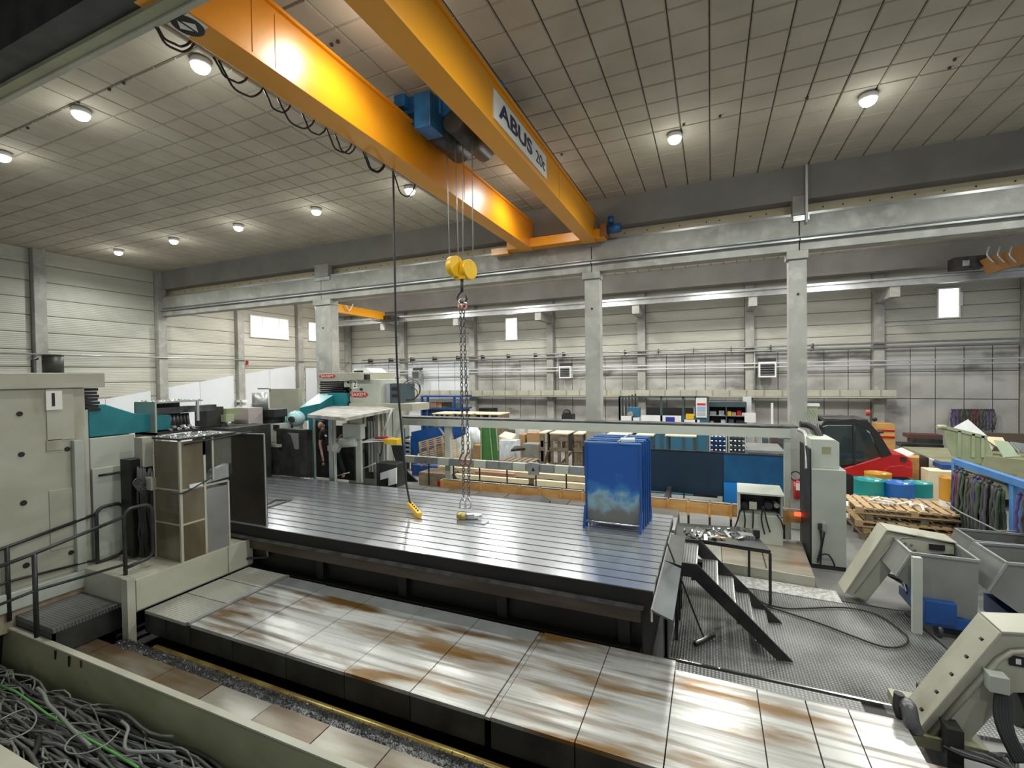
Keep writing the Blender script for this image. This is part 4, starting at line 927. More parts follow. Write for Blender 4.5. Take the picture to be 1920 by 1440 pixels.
q = rb(505, 729, 560, 778, 7.3, .1); tag(MB().box(q[0], q[1], q[2], q[3], .5, q[5]).build('cream_cabinet', CREAM), 'large cream sheet-metal cabinet behind the attachment milling head', 'cabinet')
tag(MB().box(q[0]-.3, q[0]+.05, 7.25, 7.3, q[5]-.01, q[5]+.02).build('top_strip', GREYM, bpy.data.objects['cream_cabinet']))
q = rb(433, 765, 466, 813, 6.0, .3); tag(MB().box(q[0], q[1], q[2], q[3], 1.0, q[5]).build('pink_grey_cabinet', PINKG), 'dusty pinkish-grey narrow cabinet behind the cabin and guard sheet', 'cabinet')
t = thing('attachment_rack', 'row of spare spindle attachments with cream caps behind the cabin', 'tool rack', (-7, 5.4, 1))
q = rb(388, 766, 424, 780, 5.6, .25); MB().prism([(q[0], q[5]), (q[1]+.03, q[5]), (q[1], q[4]), (q[0]+.03, q[4])], 'y', q[2], q[3]).build('cream_cap', PALEG, t)
q = rb(393, 778, 408, 793, 5.6, .2); MB().box(*q).build('black_body', BLACK, t)
q = rb(411, 778, 424, 791, 5.55, .15); MB().box(*q).build('cream_box', PALEG, t)
q = rb(395, 793, 409, 808, 5.6, .2); MB().box(*q).build('pale_box', WHITE, t)
for k in range(3):
    for j in range(2): MB().cyl(at(413+j*8, 797+k*4, Y=5.6), at(413+j*8, 797+k*4, Y=5.75), .05, 10).build('tool_roll', GREASE, t)
q = rb(365, 764, 388, 800, 5.3, .3); MB().box(*q).build('black_hood', BLKM, t)
q = rb(360, 800, 430, 812, 5.3, .8); MB().box(q[0], q[1], q[2], q[3], 1.0, q[5]-.02).build('stand', BLKM, t)
# white racking with shelves against the left wall
t = thing('wall_rack', 'white shelf rails with cables in front of the far left white boards', 'rack', (-13, 13, 0))
for y in (750, 760): q = rb(375, y, 455, y+4, 12.0, .2); MB().box(*q).build('rail', WHITE, t)
for k in range(9): q = rb(378+k*9, 750, 380+k*9, 762, 11.98, .02); MB().box(*q).build('clip', GREYM, t)
q = rb(440, 768, 444, 800, 12.0, .1, True); MB().box(*q).build('rack_post', WHITE, t)
q = rb(380, 768, 383, 800, 12.0, .1, True); MB().box(*q).build('rack_post', WHITE, t)
# ================================================================= OVERHEAD CRANE
ZG = 5.46
t = thing('overhead_crane', 'orange double-girder overhead crane spanning the hall', 'overhead crane', (-3, 5.5, ZG))
def girder(xa, xb, zt, name='girder'):
    m_ = MB().box(xa+.03, xb-.02, 2.0, 9.3, ZG+.03, zt-.03).box(xa, xb, 2.0, 9.3, ZG, ZG+.03).box(xa, xb+.01, 2.0, 9.3, zt-.03, zt)
    return m_.build(name, ORANGE, t, bevel=.004)
g1 = girder(-3.71, -3.44, 6.05); g2 = girder(-2.36, -2.10, 6.0)
for X, y in ((-3.46, at(472, 50, X=-3.46).y), (-3.46, at(515, 60, X=-3.46).y), (-2.12, at(1048, 340, X=-2.12).y), (-3.46, at(870, 320, X=-3.46).y)):
    MB().box(X+.0, X+.004, y, y+.012, ZG+.03, 5.97).build('weld_seam', ORANGE, g1 if X < -3 else g2)
MB().box(-3.68, -3.62, 2.0, 9.2, 6.05, 6.09).box(-2.26, -2.2, 2.0, 9.2, 6.0, 6.04).build('trolley_rail', GREYM, t)
MB().box(-4.0, -1.9, 9.12, 9.4, ZG+.03, ZG+.22).build('end_carriage', ORANGE, t, bevel=.01)
MB().box(-1.98, -1.86, 9.1, 9.3, ZG+.05, ZG+.3).build('carriage_plate', mat('rusty_orange', (.3, .12, .03), rough=.6), t)
MB().cyl((-1.85, 9.2, ZG+.2), (-1.6, 9.2, ZG+.2), .09, 14).cyl((-1.78, 9.15, ZG+.3), (-1.78, 9.15, ZG+.42), .06, 10).build('travel_motor', BLUEHOIST, t)
MB().box(-4.4, -4.0, 9.2, 9.36, ZG-.02, ZG+.12).build('carriage_nose', ORANGE, t)
a, b = at(925, 168, X=-2.11), at(1024, 320, X=-2.11)
sg = MB().box(-2.12, -2.105, a.y, b.y, 5.555, 5.87).build('sign_plate', SIGNW, t)
text('ABUS', 'sign_lettering', SIGNB, sg, (-2.105, a.y+(b.y-a.y)*.375, 5.712), (0, 1, 0), (0, 0, 1), .25, width=(b.y-a.y)*.6, bold=.028)
text('20t', 'sign_lettering', SIGNB, sg, (-2.105, a.y+(b.y-a.y)*.85, 5.70), (0, 1, 0), (0, 0, 1), .22, width=(b.y-a.y)*.21, bold=.004)
# travel direction plate on the underside of the left girder
q = [at(x, y, Z=ZG-.004) for x, y in ((331, 38), (352, 18), (398, 44), (372, 66))]
y0, y1 = min(v.y for v in q), max(v.y for v in q)
sp = MB().box(-3.70, -3.46, y0+.02, y1-.02, ZG-.006, ZG).build('direction_plate', SIGNW, g1)
yc = (y0+y1)/2; el = MB().prism([(-3.58+.105*math.cos(math.tau*k/24), yc+.11*math.sin(math.tau*k/24)) for k in range(24)], 'z', ZG-.009, ZG-.006).build('plate_oval', INK, t)
MB().prism([(-3.65, yc-.01), (-3.59, yc-.07), (-3.59, yc+.05)], 'z', ZG-.012, ZG-.009).prism([(-3.51, yc+.01), (-3.57, yc-.05), (-3.57, yc+.07)], 'z', ZG-.012, ZG-.009).build('plate_arrows', SIGNW, t)
# festoon cables
fe = thing('festoon_cable', 'row of black festoon cable loops hanging under the left crane girder', 'cable', (-3.75, 4, ZG))
MB().cyl((-3.76, 2.1, ZG+.02), (-3.76, 6.6, ZG+.02), .012, 6).build('carrier_rail', GREYM, fe)
XF = -3.76
for (x0, y0, x1, y1, xm, ym) in ((283, 48, 362, 68, 335, 100), (285, 50, 355, 66, 328, 87), (400, 98, 462, 135, 445, 160), (410, 103, 492, 155, 462, 183), (495, 158, 543, 188, 523, 212), (520, 172, 588, 215, 565, 244),
                                 (566, 205, 610, 232, 592, 254), (612, 232, 658, 262, 640, 288), (628, 243, 665, 266, 650, 290), (680, 275, 720, 300, 705, 326), (684, 280, 718, 302, 700, 320), (737, 315, 777, 340, 760, 370)):
    a, b = at(x0, y0, X=XF).y, at(x1, y1, X=XF).y; zm = at(xm, ym, X=XF).z; dp = ZG-zm
    MB().tube([(XF+.01*math.sin(k), a+(b-a)*k/14, ZG+.01-dp*(1-(2*k/14-1)**2)**.8) for k in range(15)], .009, 6).build('cable_loop', BLACK, fe)
# hoist
h = thing('hoist_trolley', 'blue hoist trolley with rope drum between the two crane girders', 'hoist', (-3, 5.2, 5.9))
def hb(x0, y0, x1, y1, Y, d, name, ma): return MB().box(*rb(x0, y0, x1, y1, Y, d)).build(name, ma, h, bevel=.008)
hb(776, 172, 806, 238, 4.7, .3, 'gearbox_cover', BLUEHOIST)
hb(738, 176, 758, 200, 4.75, .15, 'motor_box', BLUEHOIST)
hb(755, 182, 778, 212, 4.85, .5, 'drive_motor', BLUEHOIST)
MB().box(-3.62, -2.2, 4.95, 5.05, 6.0, 6.22).box(-3.62, -2.2, 5.75, 5.85, 5.98, 6.1).box(-3.62, -3.5, 4.95, 5.85, 6.02, 6.14).box(-2.4, -2.2, 4.95, 5.85, 6.0, 6.14).build('trolley_frame', BLUEHOIST, h)
MB().cyl((-3.2, 5.0, 5.98), (-3.2, 5.75, 5.98), .19, 20).build('rope_drum', BLKM, h)
MB().cyl((-2.85, 4.95, 5.9), (-2.85, 5.8, 5.9), .14, 20).build('rope_drum', BLKM, h)
hb(806, 178, 826, 214, 4.9, .3, 'side_plate', BLUEHOIST)
for y in (4.95, 5.8): MB().cyl((-3.66, y, 6.15), (-3.6, y, 6.15), .07, 14).build('wheel', BLKM, h)
# ropes + hook block
YH = 5.25
hk = thing('hook_block', 'yellow two-sheave hook block hanging from four wire ropes', 'hook block', tuple(at(866, 575, Y=YH)))
for (xa, ya_, xb, yb_) in ((836.7, 240, 843, 490), (853, 250, 860, 500), (867.7, 240, 868, 500), (885, 250, 887, 490)):
    MB().cyl(at(xa, ya_, Y=YH+.0), at(xb, yb_, Y=YH), .0075, 6).build('wire_rope', GREYM, hk)
c1, c2 = at(853, 500, Y=YH-.05), at(878, 506, Y=YH+.05)
for c, r in ((c1, .135), (c2, .13)):
    dirx = Vector((.93, -.2, 0)).normalized()
    MB().cyl(c-dirx*.045, c+dirx*.045, r, 24).build('sheave_guard', YELLOW, hk, bevel=.01)
    MB().cyl(c-dirx*.055, c-dirx*.044, .03, 12).build('axle_cap', GREYM, hk)
MB().box(c1.x-.02, c2.x+.0, YH-.04, YH+.04, c1.z-.16, c1.z-.04).build('crosshead', YELLOW, hk)
p = at(866, 540, Y=YH); MB().cyl(at(866, 522, Y=YH), at(866, 548, Y=YH), .02, 10).build('hook_shank', BLKM, hk)
hkp = [at(x, y, Y=YH) for x, y in ((866, 546), (860, 552), (858, 560), (864, 566), (871, 566), (875, 560), (873, 553))]
MB().tube(spl(hkp), .014, 8).build('hook', BLKM, hk)
def chain(pts, r, name, ma, lab, n):
    m_ = MB(); Pp = [Vector(p) for p in pts]; L_ = sum((b-a).length for a, b in zip(Pp, Pp[1:])); step = L_/n; k = 0
    for a, b in zip(Pp, Pp[1:]):
        c = max(1, round((b-a).length/step))
        for i in range(c):
            p = a.lerp(b, (i+.5)/c); m_.torus(p, step*.62, r, (90, 0, 90*(k % 2)), 10, 4, .62) if False else m_.ob(p, (.012 if k % 2 else .034, .034 if k % 2 else .012, step*1.15), (0, 0, 0)); k += 1
    return m_
def realchain(a, b, ma, lab, name='lifting_chain', w_=.016):
    a, b = Vector(a), Vector(b); L_ = (b-a).length; step = .052; n = int(L_/step); m_ = MB(); d = (b-a)/n
    for i in range(n):
        c = a+d*(i+.5); e = Vector((1, 0, 0)) if i % 2 else Vector((0, 1, 0)); u = d.normalized(); hw, hl = w_, step*.66
        pts = [c+e*hw+u*hl*.55, c+e*hw-u*hl*.55, c-u*hl, c-e*hw-u*hl*.55, c-e*hw+u*hl*.55, c+u*hl, c+e*hw+u*hl*.55]
        m_.tube(pts, .0065, 4)
    return tag(m_.build(name, ma), lab, 'chain')
realchain(at(863, 572, Y=YH), at(868, 850, Y=5.15), GREASE, 'left-hand lifting chain hanging from the crane hook')
realchain(at(869, 572, Y=YH), at(878, 850, Y=5.2), GREASE, 'right-hand lifting chain hanging from the crane hook')
tag(MB().torus(at(866, 566, Y=YH), .04, .01, (80, 0, 20), 14, 6).cyl(at(871, 566, Y=YH), at(874, 571, Y=YH), .02, 8).build('chain_ring', CHROME), 'steel ring joining the two chains to the crane hook', 'ring')
for x in (864, 870): tag(MB().torus(at(x, 575, Y=YH), .028, .014, (90, 0, 30), 12, 6).build('shortening_clutch', mat('pink_clutch', (.6, .25, .2), rough=.5)), ('left' if x < 866 else 'right')+' pinkish chain clutch at the top of the hanging chains', 'chain clutch')
# lower hooks / shackles and the round magnet-like lifting piece standing on the table
for x, lb in ((868, 'left'), (878, 'right')):
    hm = MB(); hm.tube(spl([at(x+dx, y, Y=5.17) for dx, y in ((0, 848), (-5, 858), (-6, 866), (0, 872), (5, 868), (5, 860))]), .012, 8)
    tag(hm.build('chain_hook', mat('rusty_hook', (.2, .07, .04), rough=.5)), lb+'-hand rusty grab hook where the chain is shortened', 'chain hook')
    realchain(at(x+1, 872, Y=5.18), at(x+1, 938, Z=1.12), GREASE, lb+'-hand lower chain between grab hook and shackle')
    p = at(x, 945, Z=1.1)
    tag(MB().tube(spl([p+Vector(v) for v in ((-.035, 0, -.06), (-.045, 0, .0), (0, 0, .08), (.045, 0, .0), (.035, 0, -.06))]), .012, 8).cyl(p+Vector((-.06, 0, -.055)), p+Vector((.06, 0, -.055)), .011, 8).build('shackle', CHROME), lb+'-hand bright shackle hanging just above the table', 'shackle')
p = at(866, 968, Z=1.05); u = Vector((.9, .35, 0)).normalized()
lp = thing('lifting_eye_block', 'bright cylindrical lifting piece with brass end lying on the table under the chains', 'lifting piece', (p.x, p.y, 1.0))
MB().cyl(p-u*.06, p+u*.05, .05, 16).build('brass_end', BRASS, lp); MB().cyl(p+u*.05, p+u*.25, .05, 16, .035).build('steel_body', CHROME, lp)
MB().box(p.x-.02, p.x+.35, p.y-.06, p.y+.06, 1.0, 1.012).build('base_plate', GREYM, lp)
# pendant
tag(MB().tube(spl([at(737, 316, Y=5.0), at(740, 500, Y=5.0), at(745, 700, Y=5.0), at(756, 840, Y=5.0), at(761, 900, Y=5.02), at(769, 945, Z=1.09)]), .014, 8).build('pendant_cable', BLACK), 'long black pendant cable hanging from the left girder to the table', 'cable')
pn = thing('pendant_control', 'yellow crane pendant control lying on the steel table', 'pendant control', tuple(at(780, 958, Z=1)))
a, b = at(768, 945, Z=1.09), at(787, 966, Z=1.04); MB().bar(a, b, .07, .06).build('body', YELLOW, pn, bevel=.01)
for k in range(5): v = a.lerp(b, .15+k*.17)+Vector((0, -.0, .034)); MB().cyl(v, v+Vector((0, 0, .012)), .011, 8).build('button', INK, pn)
# second crane in the far bay, and the end of a third one at the right
X0 = at(730, 592, Y=16.4).x; ys = at(622, 578, X=X0).y
t2 = thing('rear_crane', 'yellow crane girder in the far bay behind the left column', 'overhead crane', (X0, 14, 4.8))
zt_, zb_ = at(626, 568, X=X0).z, at(626, 584, X=X0).z
MB().box(X0-.2, X0, max(YR+.5, ys-.6), 16.1, zb_, zt_).build('girder', ORANGE, t2)
MB().box(X0-.6, X0+.4, 16.0, 16.546, zb_-.02, zb_+.16).build('end_carriage', BLKM, t2)
MB().tube(spl([at(648, 572, X=X0+.1), at(655, 582, X=X0+.1), at(662, 570, X=X0+.1)]), .02, 6).build('cable_loop', WHITE, t2)
t3 = thing('far_crane_end', 'rusty orange crane end carriage with cable hoops at the upper right edge', 'overhead crane', (8, 15, 5))
q = rb(1856, 470, 1925, 505, 15.5, .6); MB().prism([(q[0], q[5]-.1), (q[1], q[5]+.12), (q[1], q[4]+.12), (q[0]+.2, q[4])], 'y', q[2], q[3]).build('girder', mat('dull_orange', (.3, .14, .04), rough=.6), t3)
for x in (1855, 1875, 1897): MB().tube(spl([at(x, 462, Y=15.3), at(x-4, 478, Y=15.3), at(x+8, 492, Y=15.3)]), .02, 6).build('cable_hoop', GREYM, t3)
q = rb(1790, 480, 1850, 502, 16.0, .4); MB().box(*q).build('carriage_motor', BLKM, t3)
q = rb(1805, 488, 1818, 498, 15.98, .02); MB().box(*q).build('motor_cover', GREYM, t3)
# ================================================================= LONG CREAM BEAM + LOWER CABLE TRAY
YL = 8.55
t = thing('cable_track_beam', 'long cream cable-track beam on posts crossing behind the table', 'beam', (-2, YL, 0))
a, b = at(735, 790, Y=YL), at(1483, 812, Y=YL); zz0, zz1 = at(1200, 812, Y=YL).z, at(1200, 796, Y=YL).z
MB().box(a.x-.6, b.x, YL, YL+.14, zz0, zz1).build('beam', CREAM2, t)
MB().box(a.x-.6, b.x+.1, YL+.0, YL+.3, zz1+.01, zz1+.035).build('cable_shelf', GREASE, t)
for x, w_ in ((838, .13), (1477, .09)): v = at(x, 850, Y=YL); MB().box(v.x-w_/2, v.x+w_/2, YL+.02, YL+.12, 0, zz0).build('post', CREAM2, t)
v = at(838, 850, Y=YL); MB().bar((v.x-.25, YL+.05, zz0), (v.x, YL+.05, zz0-.3), .03).build('brace', CREAM2, t)
MB().bar((v.x+.45, YL+.3, 0.05), (v.x+.08, YL+.1, .7), .04).build('rear_brace', BLKM, t)
ly1, ly0 = at(1000, 868, Y=YL).z, at(1000, 882, Y=YL).z
xe = at(1096, 880, Y=YL-.1).x; xs_ = at(758, 865, Y=YL-.1).x; nn = 14
for k in range(nn):
    MB().box(xs_+(xe-xs_)*k/nn, xs_+(xe-xs_)*(k+1)/nn-.02, YL-.12, YL-.02, ly0, ly1).build('tray_section', GREYM if k % 3 else CREAM2, t)
for k in range(6): x = xs_+.6+k*.62; MB().box(x-.012, x+.012, YL-.05, YL-.03, .45, ly0).build('tray_leg', BLKM, t)
q = rb(1061-71, 868, 1009, 891, YL-.16, .06); bx = MB().box(*q).build('warning_box', GREYM, t, bevel=.005)
cx_, cz_ = (q[0]+q[1])/2, (q[4]+q[5])/2; MB().prism([(cx_-.035, cz_-.04), (cx_+.035, cz_-.04), (cx_, cz_+.035)], 'y', q[2]-.004, q[2]).build('warning_triangle', INK, bx)
# orange plank barrier
t = thing('plank_barrier', 'low barrier of orange wooden planks on posts behind the table', 'barrier', (-2, 8.4, .4))
YP = 8.4; xs2 = [at(x, 930, Y=YP).x for x in (828, 866, 902, 937, 974, 1012, 1052, 1092, 1132, 1172, 1213, 1252, 1290, 1330, 1370, 1420, 1470, 1503)]
zp0, zp1 = at(1300, 962, Y=YP).z, at(1300, 941, Y=YP).z
for a, b in zip(xs2, xs2[1:]):
    MB().box(a+.02, b, YP, YP+.03, zp0, zp1+random.uniform(-.01, .01)).build('plank', WOODO, t)
    MB().box(a+.02, b, YP-.0, YP+.06, zp1+.012, zp1+.02).build('cap_strip', GREYM, t)
    MB().box(a-.02, a+.02, YP-.02, YP+.04, zp0-.04, zp1+.0).build('stake', WOODG if False else WOODO, t)
    MB().box(a-.015, a+.02, YP+.04, YP+.06, 0, zp0).build('stake_foot', BLKM, t)
q = rb(820, 902, 828, 912, YP-.01, .02); MB().box(*q).build('red_plate', RED, t)
t = thing('rubber_sheet', 'curved black rubber sheet lying behind the table', 'rubber sheet', tuple(at(990, 940, Y=7.62)))
v = [at(x, y, Y=7.62) for x, y in ((950, 937), (975, 934), (1000, 928), (1018, 929), (1032, 938), (1033, 945))]
v2 = [p_+Vector((.05, -.35, -.02)) for p_ in v]
MB().add([tuple(p_) for p_ in v]+[tuple(p_) for p_ in v2]+[tuple(p_-Vector((0, 0, .03))) for p_ in v+v2], [(i, i+1, i+7, i+6) for i in range(5)]+[(i+12, i+18, i+19, i+13) for i in range(5)]+[(i+6, i+7, i+19, i+18) for i in range(5)]+[(i+1, i, i+12, i+13) for i in range(5)]).build('sheet', BLACK, t)
# ================================================================= BLUE PANEL STACK ON THE TABLE
t = thing('blue_panel_stack', 'stack of worn tall blue steel panels standing on the table', 'steel panels', (-1.1, 5.6, 1))
xa, xb, zt_ = -1.375, -.745, at(1150, 833, Y=5.4).z
for k in range(5):
    y = 5.4+k*.11; dx = .012*k
    MB().box(xa+dx, xb+dx, y, y+.02, 1.06, zt_-.01+k*.006).build('panel', BLUEWORN if k == 0 else BLUE, t)
    MB().cyl((xa-.02+dx, y+.01, zt_+.01+k*.008), (xb+.01+dx, y+.01, zt_+.01+k*.008), .016, 8).build('top_tube', RAILB if k % 2 == 0 else BLUE, t)
    for x in (xa+dx, xb+dx): MB().box(x-.012, x+.012, y-.01, y+.02, 1.0, zt_).build('side_tube', BLUE, t)
for x in (xa-.015, xb+.0):
    MB().prism([(5.3, 1.0), (5.33, 1.0), (5.41, 1.2), (5.39, 1.25)]  , 'x', x-.01, x+.02).build('foot', BLUE, t)
    MB().prism([(5.84, 1.25), (5.95, 1.0), (5.98, 1.0), (5.86, 1.3)], 'x', x+.04, x+.06).build('foot', BLUE, t)
MB().cyl((xa, 5.37, 1.07), (xb, 5.37, 1.07), .012, 8).build('foot_tube', CHROME, t)
MB().bar((-.99, 5.38, zt_+.03), (-.94, 5.9, zt_+.06), .02).build('strap', GREYM, t)
MB().ob((-.9, 5.5, zt_+.045), (.16, .1, .03), (5, 0, 12)).build('paper', FILM, t)
# ================================================================= BLUE SCREENS BEHIND
YS = 11.0
t = thing('welding_screen', 'long low dark navy welding screen behind the wooden barrier', 'screen', (-.5, YS, 0))
q = rb(1212, 846, 1356, 925, YS, .03); MB().box(q[0]-1.5, q[1], q[2], q[3], q[4], q[5]).build('fabric', NAVY, t)
MB().box(q[0]-1.5, q[1], q[2]-.02, q[3], q[5], q[5]+.02).build('top_rail', BLKM, t)
for x in (q[0], (q[0]+q[1])/2, q[1]): MB().box(x-.015, x+.015, q[2]+.03, q[3]+.03, 0, q[5]).build('post', BLKM, t)
t = thing('welding_screen', 'brighter blue screen panel to the right of the navy screen', 'screen', (1, YS, 0))
q = rb(1357, 853, 1470, 935, YS, .03); MB().box(*q).build('fabric', MIDBLUE, t)
MB().box(q[0], q[1], q[2]-.02, q[3], q[5], q[5]+.02).build('top_rail', BLKM, t)
for x in (q[0]+.02, q[1]): MB().box(x-.015, x+.015, q[2]+.03, q[3]+.03, 0, q[5]+.03).build('post', BLKM, t)
t = thing('blue_machine_base', 'low teal-blue machine base under the navy screen', 'machine base', (0, 11.4, 0))
q = rb(1215, 925, 1300, 940, YS+.3, .6, True); MB().box(*q).build('base_block', mat('petrol_blue', (.01, .09, .13), rough=.4), t); MB().box(q[0]+.1, q[1]-.1, q[2]-.02, q[2], q[5]-.06, q[5]-.02).build('rail', GREYM, t)
q = rb(1300, 928, 1345, 945, YS+.3, .4, True); MB().box(*q).build('dark_block', BLKM, t)
t = thing('blue_sheet_stack', 'bright blue plate standing beside the small electric cabinet', 'sheet', (.8, 10.6, 0))
q = rb(1357, 905, 1382, 930, YS-.06, .02); MB().box(q[0], q[1], q[2], q[3], 0, q[5]).build('plate', mat('bright_blue', (.01, .2, .6), rough=.4), t)
# ================================================================= SMALL ELECTRIC CABINET ON BED END
t = thing('pump_cabinet', 'open-fronted pump cabinet with sloping cream roof at the end of the rear bed', 'cabinet', (.9, 8.1, .17))
YE = 7.98
c = [at(x, y, Y=YE) for x, y in ((1384, 922), (1468, 926), (1380, 906), (1460, 910))]
zr = c[0].z; zb_ = at(1420, 965, Y=YE).z; x0, x1 = c[0].x, c[1].x
MB().add([(x0-.01, YE-.02, zr), (x1+.02, YE-.02, zr), (x1+.0, YE+.38, zr+.06), (x0-.0, YE+.38, zr+.06), (x0-.01, YE-.02, zr-.025), (x1+.02, YE-.02, zr-.025), (x1, YE+.38, zr+.035), (x0, YE+.38, zr+.035)],
         [(0, 1, 2, 3), (7, 6, 5, 4), (0, 4, 5, 1), (1, 5, 6, 2), (2, 6, 7, 3), (3, 7, 4, 0)]).build('roof', CREAM2, t)
MB().box(x0, x0+.03, YE, YE+.34, zb_-.02, zr-.02).build('side_wall', CREAM2, t); MB().box(x1-.03, x1, YE, YE+.34, zb_-.02, zr-.02).build('side_wall', GREYM, t)
MB().box(x0, x1, YE+.34, YE+.36, zb_-.02, zr).build('rear_wall', BLKM, t)
MB().box(x0, x1, YE, YE+.36, .17, zb_).build('pedestal', CREAM2, t, bevel=.006)
for k, (px, r) in enumerate(((1395, .05), (1412, .04), (1440, .055), (1455, .04))): p = at(px, 945, Y=YE+.2); MB().cyl((p.x, YE+.1, p.z), (p.x, YE+.35, p.z), r, 12).build('pump', GREYM if k % 2 else BLKM, t)
q = rb(1405, 942, 1419, 955, YE-.02, .04); MB().box(*q).build('socket_box', CREAM, t)
for pts in (((1388, 955), (1383, 975), (1378, 988)), ((1395, 958), (1397, 975), (1396, 990)), ((1412, 957), (1412, 975), (1411, 992)), ((1430, 950), (1428, 975), (1434, 1002)), ((1432, 950), (1437, 975), (1444, 998)), ((1456, 965), (1465, 978), (1471, 1000))):
    MB().tube(spl([at(x, y, Y=YE-.05) for x, y in pts]), .012, 6).build('hose', BLACK, t)
q = rb(1410, 953, 1415, 955, YE-.02, .02)
# ================================================================= TALL GREY CABINET AT THE COLUMN
t = thing('tall_cabinet', 'tall pale grey electrical cabinet with stepped top beside the column', 'cabinet', (1.5, 7.9, 0))
MB().box(1.30, 1.715, 7.7, 8.45, .06, 1.42).build('lower_body', GREYP, t, bevel=.01)
x0, x1 = at(1520, 850, Y=7.78).x, at(1574, 850, Y=7.78).x; z1 = at(1545, 824, Y=7.78).z
MB().prism([(x0, 1.42), (x1, 1.42), (x1, z1-.04), (x1-.05, z1), (x0, z1)], 'y', 7.78, 8.4).build('upper_body', CREAM2, t, bevel=.006)
q = rb(1541, 838, 1558, 851, 7.775, .01); MB().box(*q).build('vent_grille', OLIVE, t)
MB().box(1.3, 1.715, 7.72, 8.45, .0, .06).build('plinth', BLKM, t)
MB().box(1.28, 1.30, 7.7, 8.5, .1, 1.7).build('edge_seal', BLACK, t)
q = rb(1534, 982, 1541, 993, 7.67, .03); MB().box(*q).build('plug', BLKM, t); q = rb(1542, 982, 1550, 997, 7.66, .04); MB().box(*q).build('plug', GREYM, t)
for pts in (((1537, 993), (1540, 1020), (1533, 1050)), ((1546, 997), (1540, 1030), (1533, 1055)), ((1540, 990), (1540, 1030), (1538, 1062)), ((1540, 1040), (1553, 1040), (1563, 1055), (1565, 1066))):
    MB().tube(spl([at(x, y, Y=7.64) for x, y in pts]), .012, 6).build('power_cable', BLACK, t)
t = thing('cable_chain', 'black cable chain and cables draped on top of the tall cabinet', 'cable chain', (1.4, 8.3, 1.8))
MB().tube(spl([at(1500, 795, Y=8.4), at(1515, 797, Y=8.4), at(1530, 805, Y=8.3), at(1538, 822, Y=8.2)]), .05, 8).build('chain_links', BLACK, t)
for k in range(6): MB().tube(spl([at(1508+k*3, 770+random.uniform(-5, 5), Y=8.6), at(1512+k*4, 785, Y=8.55), at(1520+k*3, 808, Y=8.4), at(1530+k, 822, Y=8.3)]), .008, 5).build('cable', CABLEL, t)
MB().tube(spl([at(1498, 806, Y=8.3), at(1510, 815, Y=8.2), at(1513, 850, Y=8.0), at(1513, 880, Y=7.9)]), .03, 8).build('conduit', GREYM, t)
q = rb(1508, 757, 1537, 762, 9.5, .1); tag(MB().box(*q).build('lamp_bar', WHITE), 'white fluorescent lamp bar beside the right column', 'lamp')
q = rb(1508, 762, 1533, 792, 9.52, .06); tag(MB().box(*q).build('notice_board', PALEG), 'pale yellow-green notice board fixed beside the right column', 'board')
t = thing('fire_extinguisher', 'red fire extinguisher in front of the column behind the tall cabinet', 'fire extinguisher', tuple(at(1497, 925, Y=9.4)))
p = at(1495, 905, Y=9.41); MB().cyl((p.x, p.y, p.z-.28), (p.x, p.y, p.z+.05), .06, 14).build('cylinder', RED, t); MB().torus((p.x-.03, p.y-.03, p.z+.12), .08, .012, (80, 0, 0), 14, 5).build('hose', BLACK, t)
MB().box(p.x-.03, p.x+.03, p.y-.066, p.y-.058, p.z-.12, p.z).build('label_patch', WHITE, t)
q = rb(1490, 961, 1502, 968, 8.38, .02); tag(MB().box(*q).build('warning_lamp', mat('red_orange_glow', (1, .08, .03), rough=.4, emit=2)), 'small glowing red-orange sign low beside the tall cabinet', 'sign')
# ================================================================= CHIP CONVEYORS
def conveyor(prof, top, y0, y1, lab, loc, ma=CREAM):
    t = thing('chip_conveyor', lab, 'chip conveyor', loc)
    MB().prism(prof, 'y', y0, y1).build('housing', ma, t, bevel=.008)
    n_ = len(top)
    for i in range(n_-1):
        (xa, za), (xb, zb_) = top[i], top[i+1]; d = Vector((xb-xa, 0, zb_-za)).normalized(); nrm = Vector((-d.z, 0, d.x))*.015
        MB().add([(xa, y0-.03, za), (xb, y0-.03, zb_), (xb, y1+.02, zb_), (xa, y1+.02, za)]+[(xa+nrm.x, y0-.03, za+nrm.z), (xb+nrm.x, y0-.03, zb_+nrm.z), (xb+nrm.x, y1+.02, zb_+nrm.z), (xa+nrm.x, y1+.02, za+nrm.z)],
                 [(0, 1, 2, 3), (7, 6, 5, 4), (0, 4, 5, 1), (1, 5, 6, 2), (2, 6, 7, 3), (3, 7, 4, 0)]).build('cover_plate', ma, t, bevel=.003)
    return t
YC = 6.7
pt = lambda L_, Y: [(at(x, y, Y=Y).x, at(x, y, Y=Y).z) for x, y in L_]
prof = pt([(1586, 1112), (1662, 996), (1790, 1022), (1790, 1040), (1712, 1037), (1690, 1046), (1672, 1070), (1626, 1128)], YC)
top = pt([(1584, 1112), (1662, 994), (1792, 1018)], YC)
t = conveyor(prof, top, YC, YC+.25, 'cream inclined chip conveyor behind, feeding the grey bin on the blue trolley', (1.9, 6.6, 0))
MB().tube([(x, YC-.006, z) for x, z in pt([(1602, 1112), (1668, 1022), (1690, 1008), (1720, 1007), (1790, 1018)], YC)], .006, 5).build('rib_line', CREAM2, t)
q = rb(1743, 1022, 1772, 1032, YC-.02, .03); MB().box(*q).build('outlet_slot', INK, t)
for k in range(4): p = at(1697+k*6, 1018+k*1.5+(k % 2)*8, Y=YC); MB().cyl((p.x, YC-.02, p.z), (p.x, YC, p.z), .012, 8).build('bolt', CHROME, t)
v = at(1722, 1045, Y=6.1); xl0 = v.x
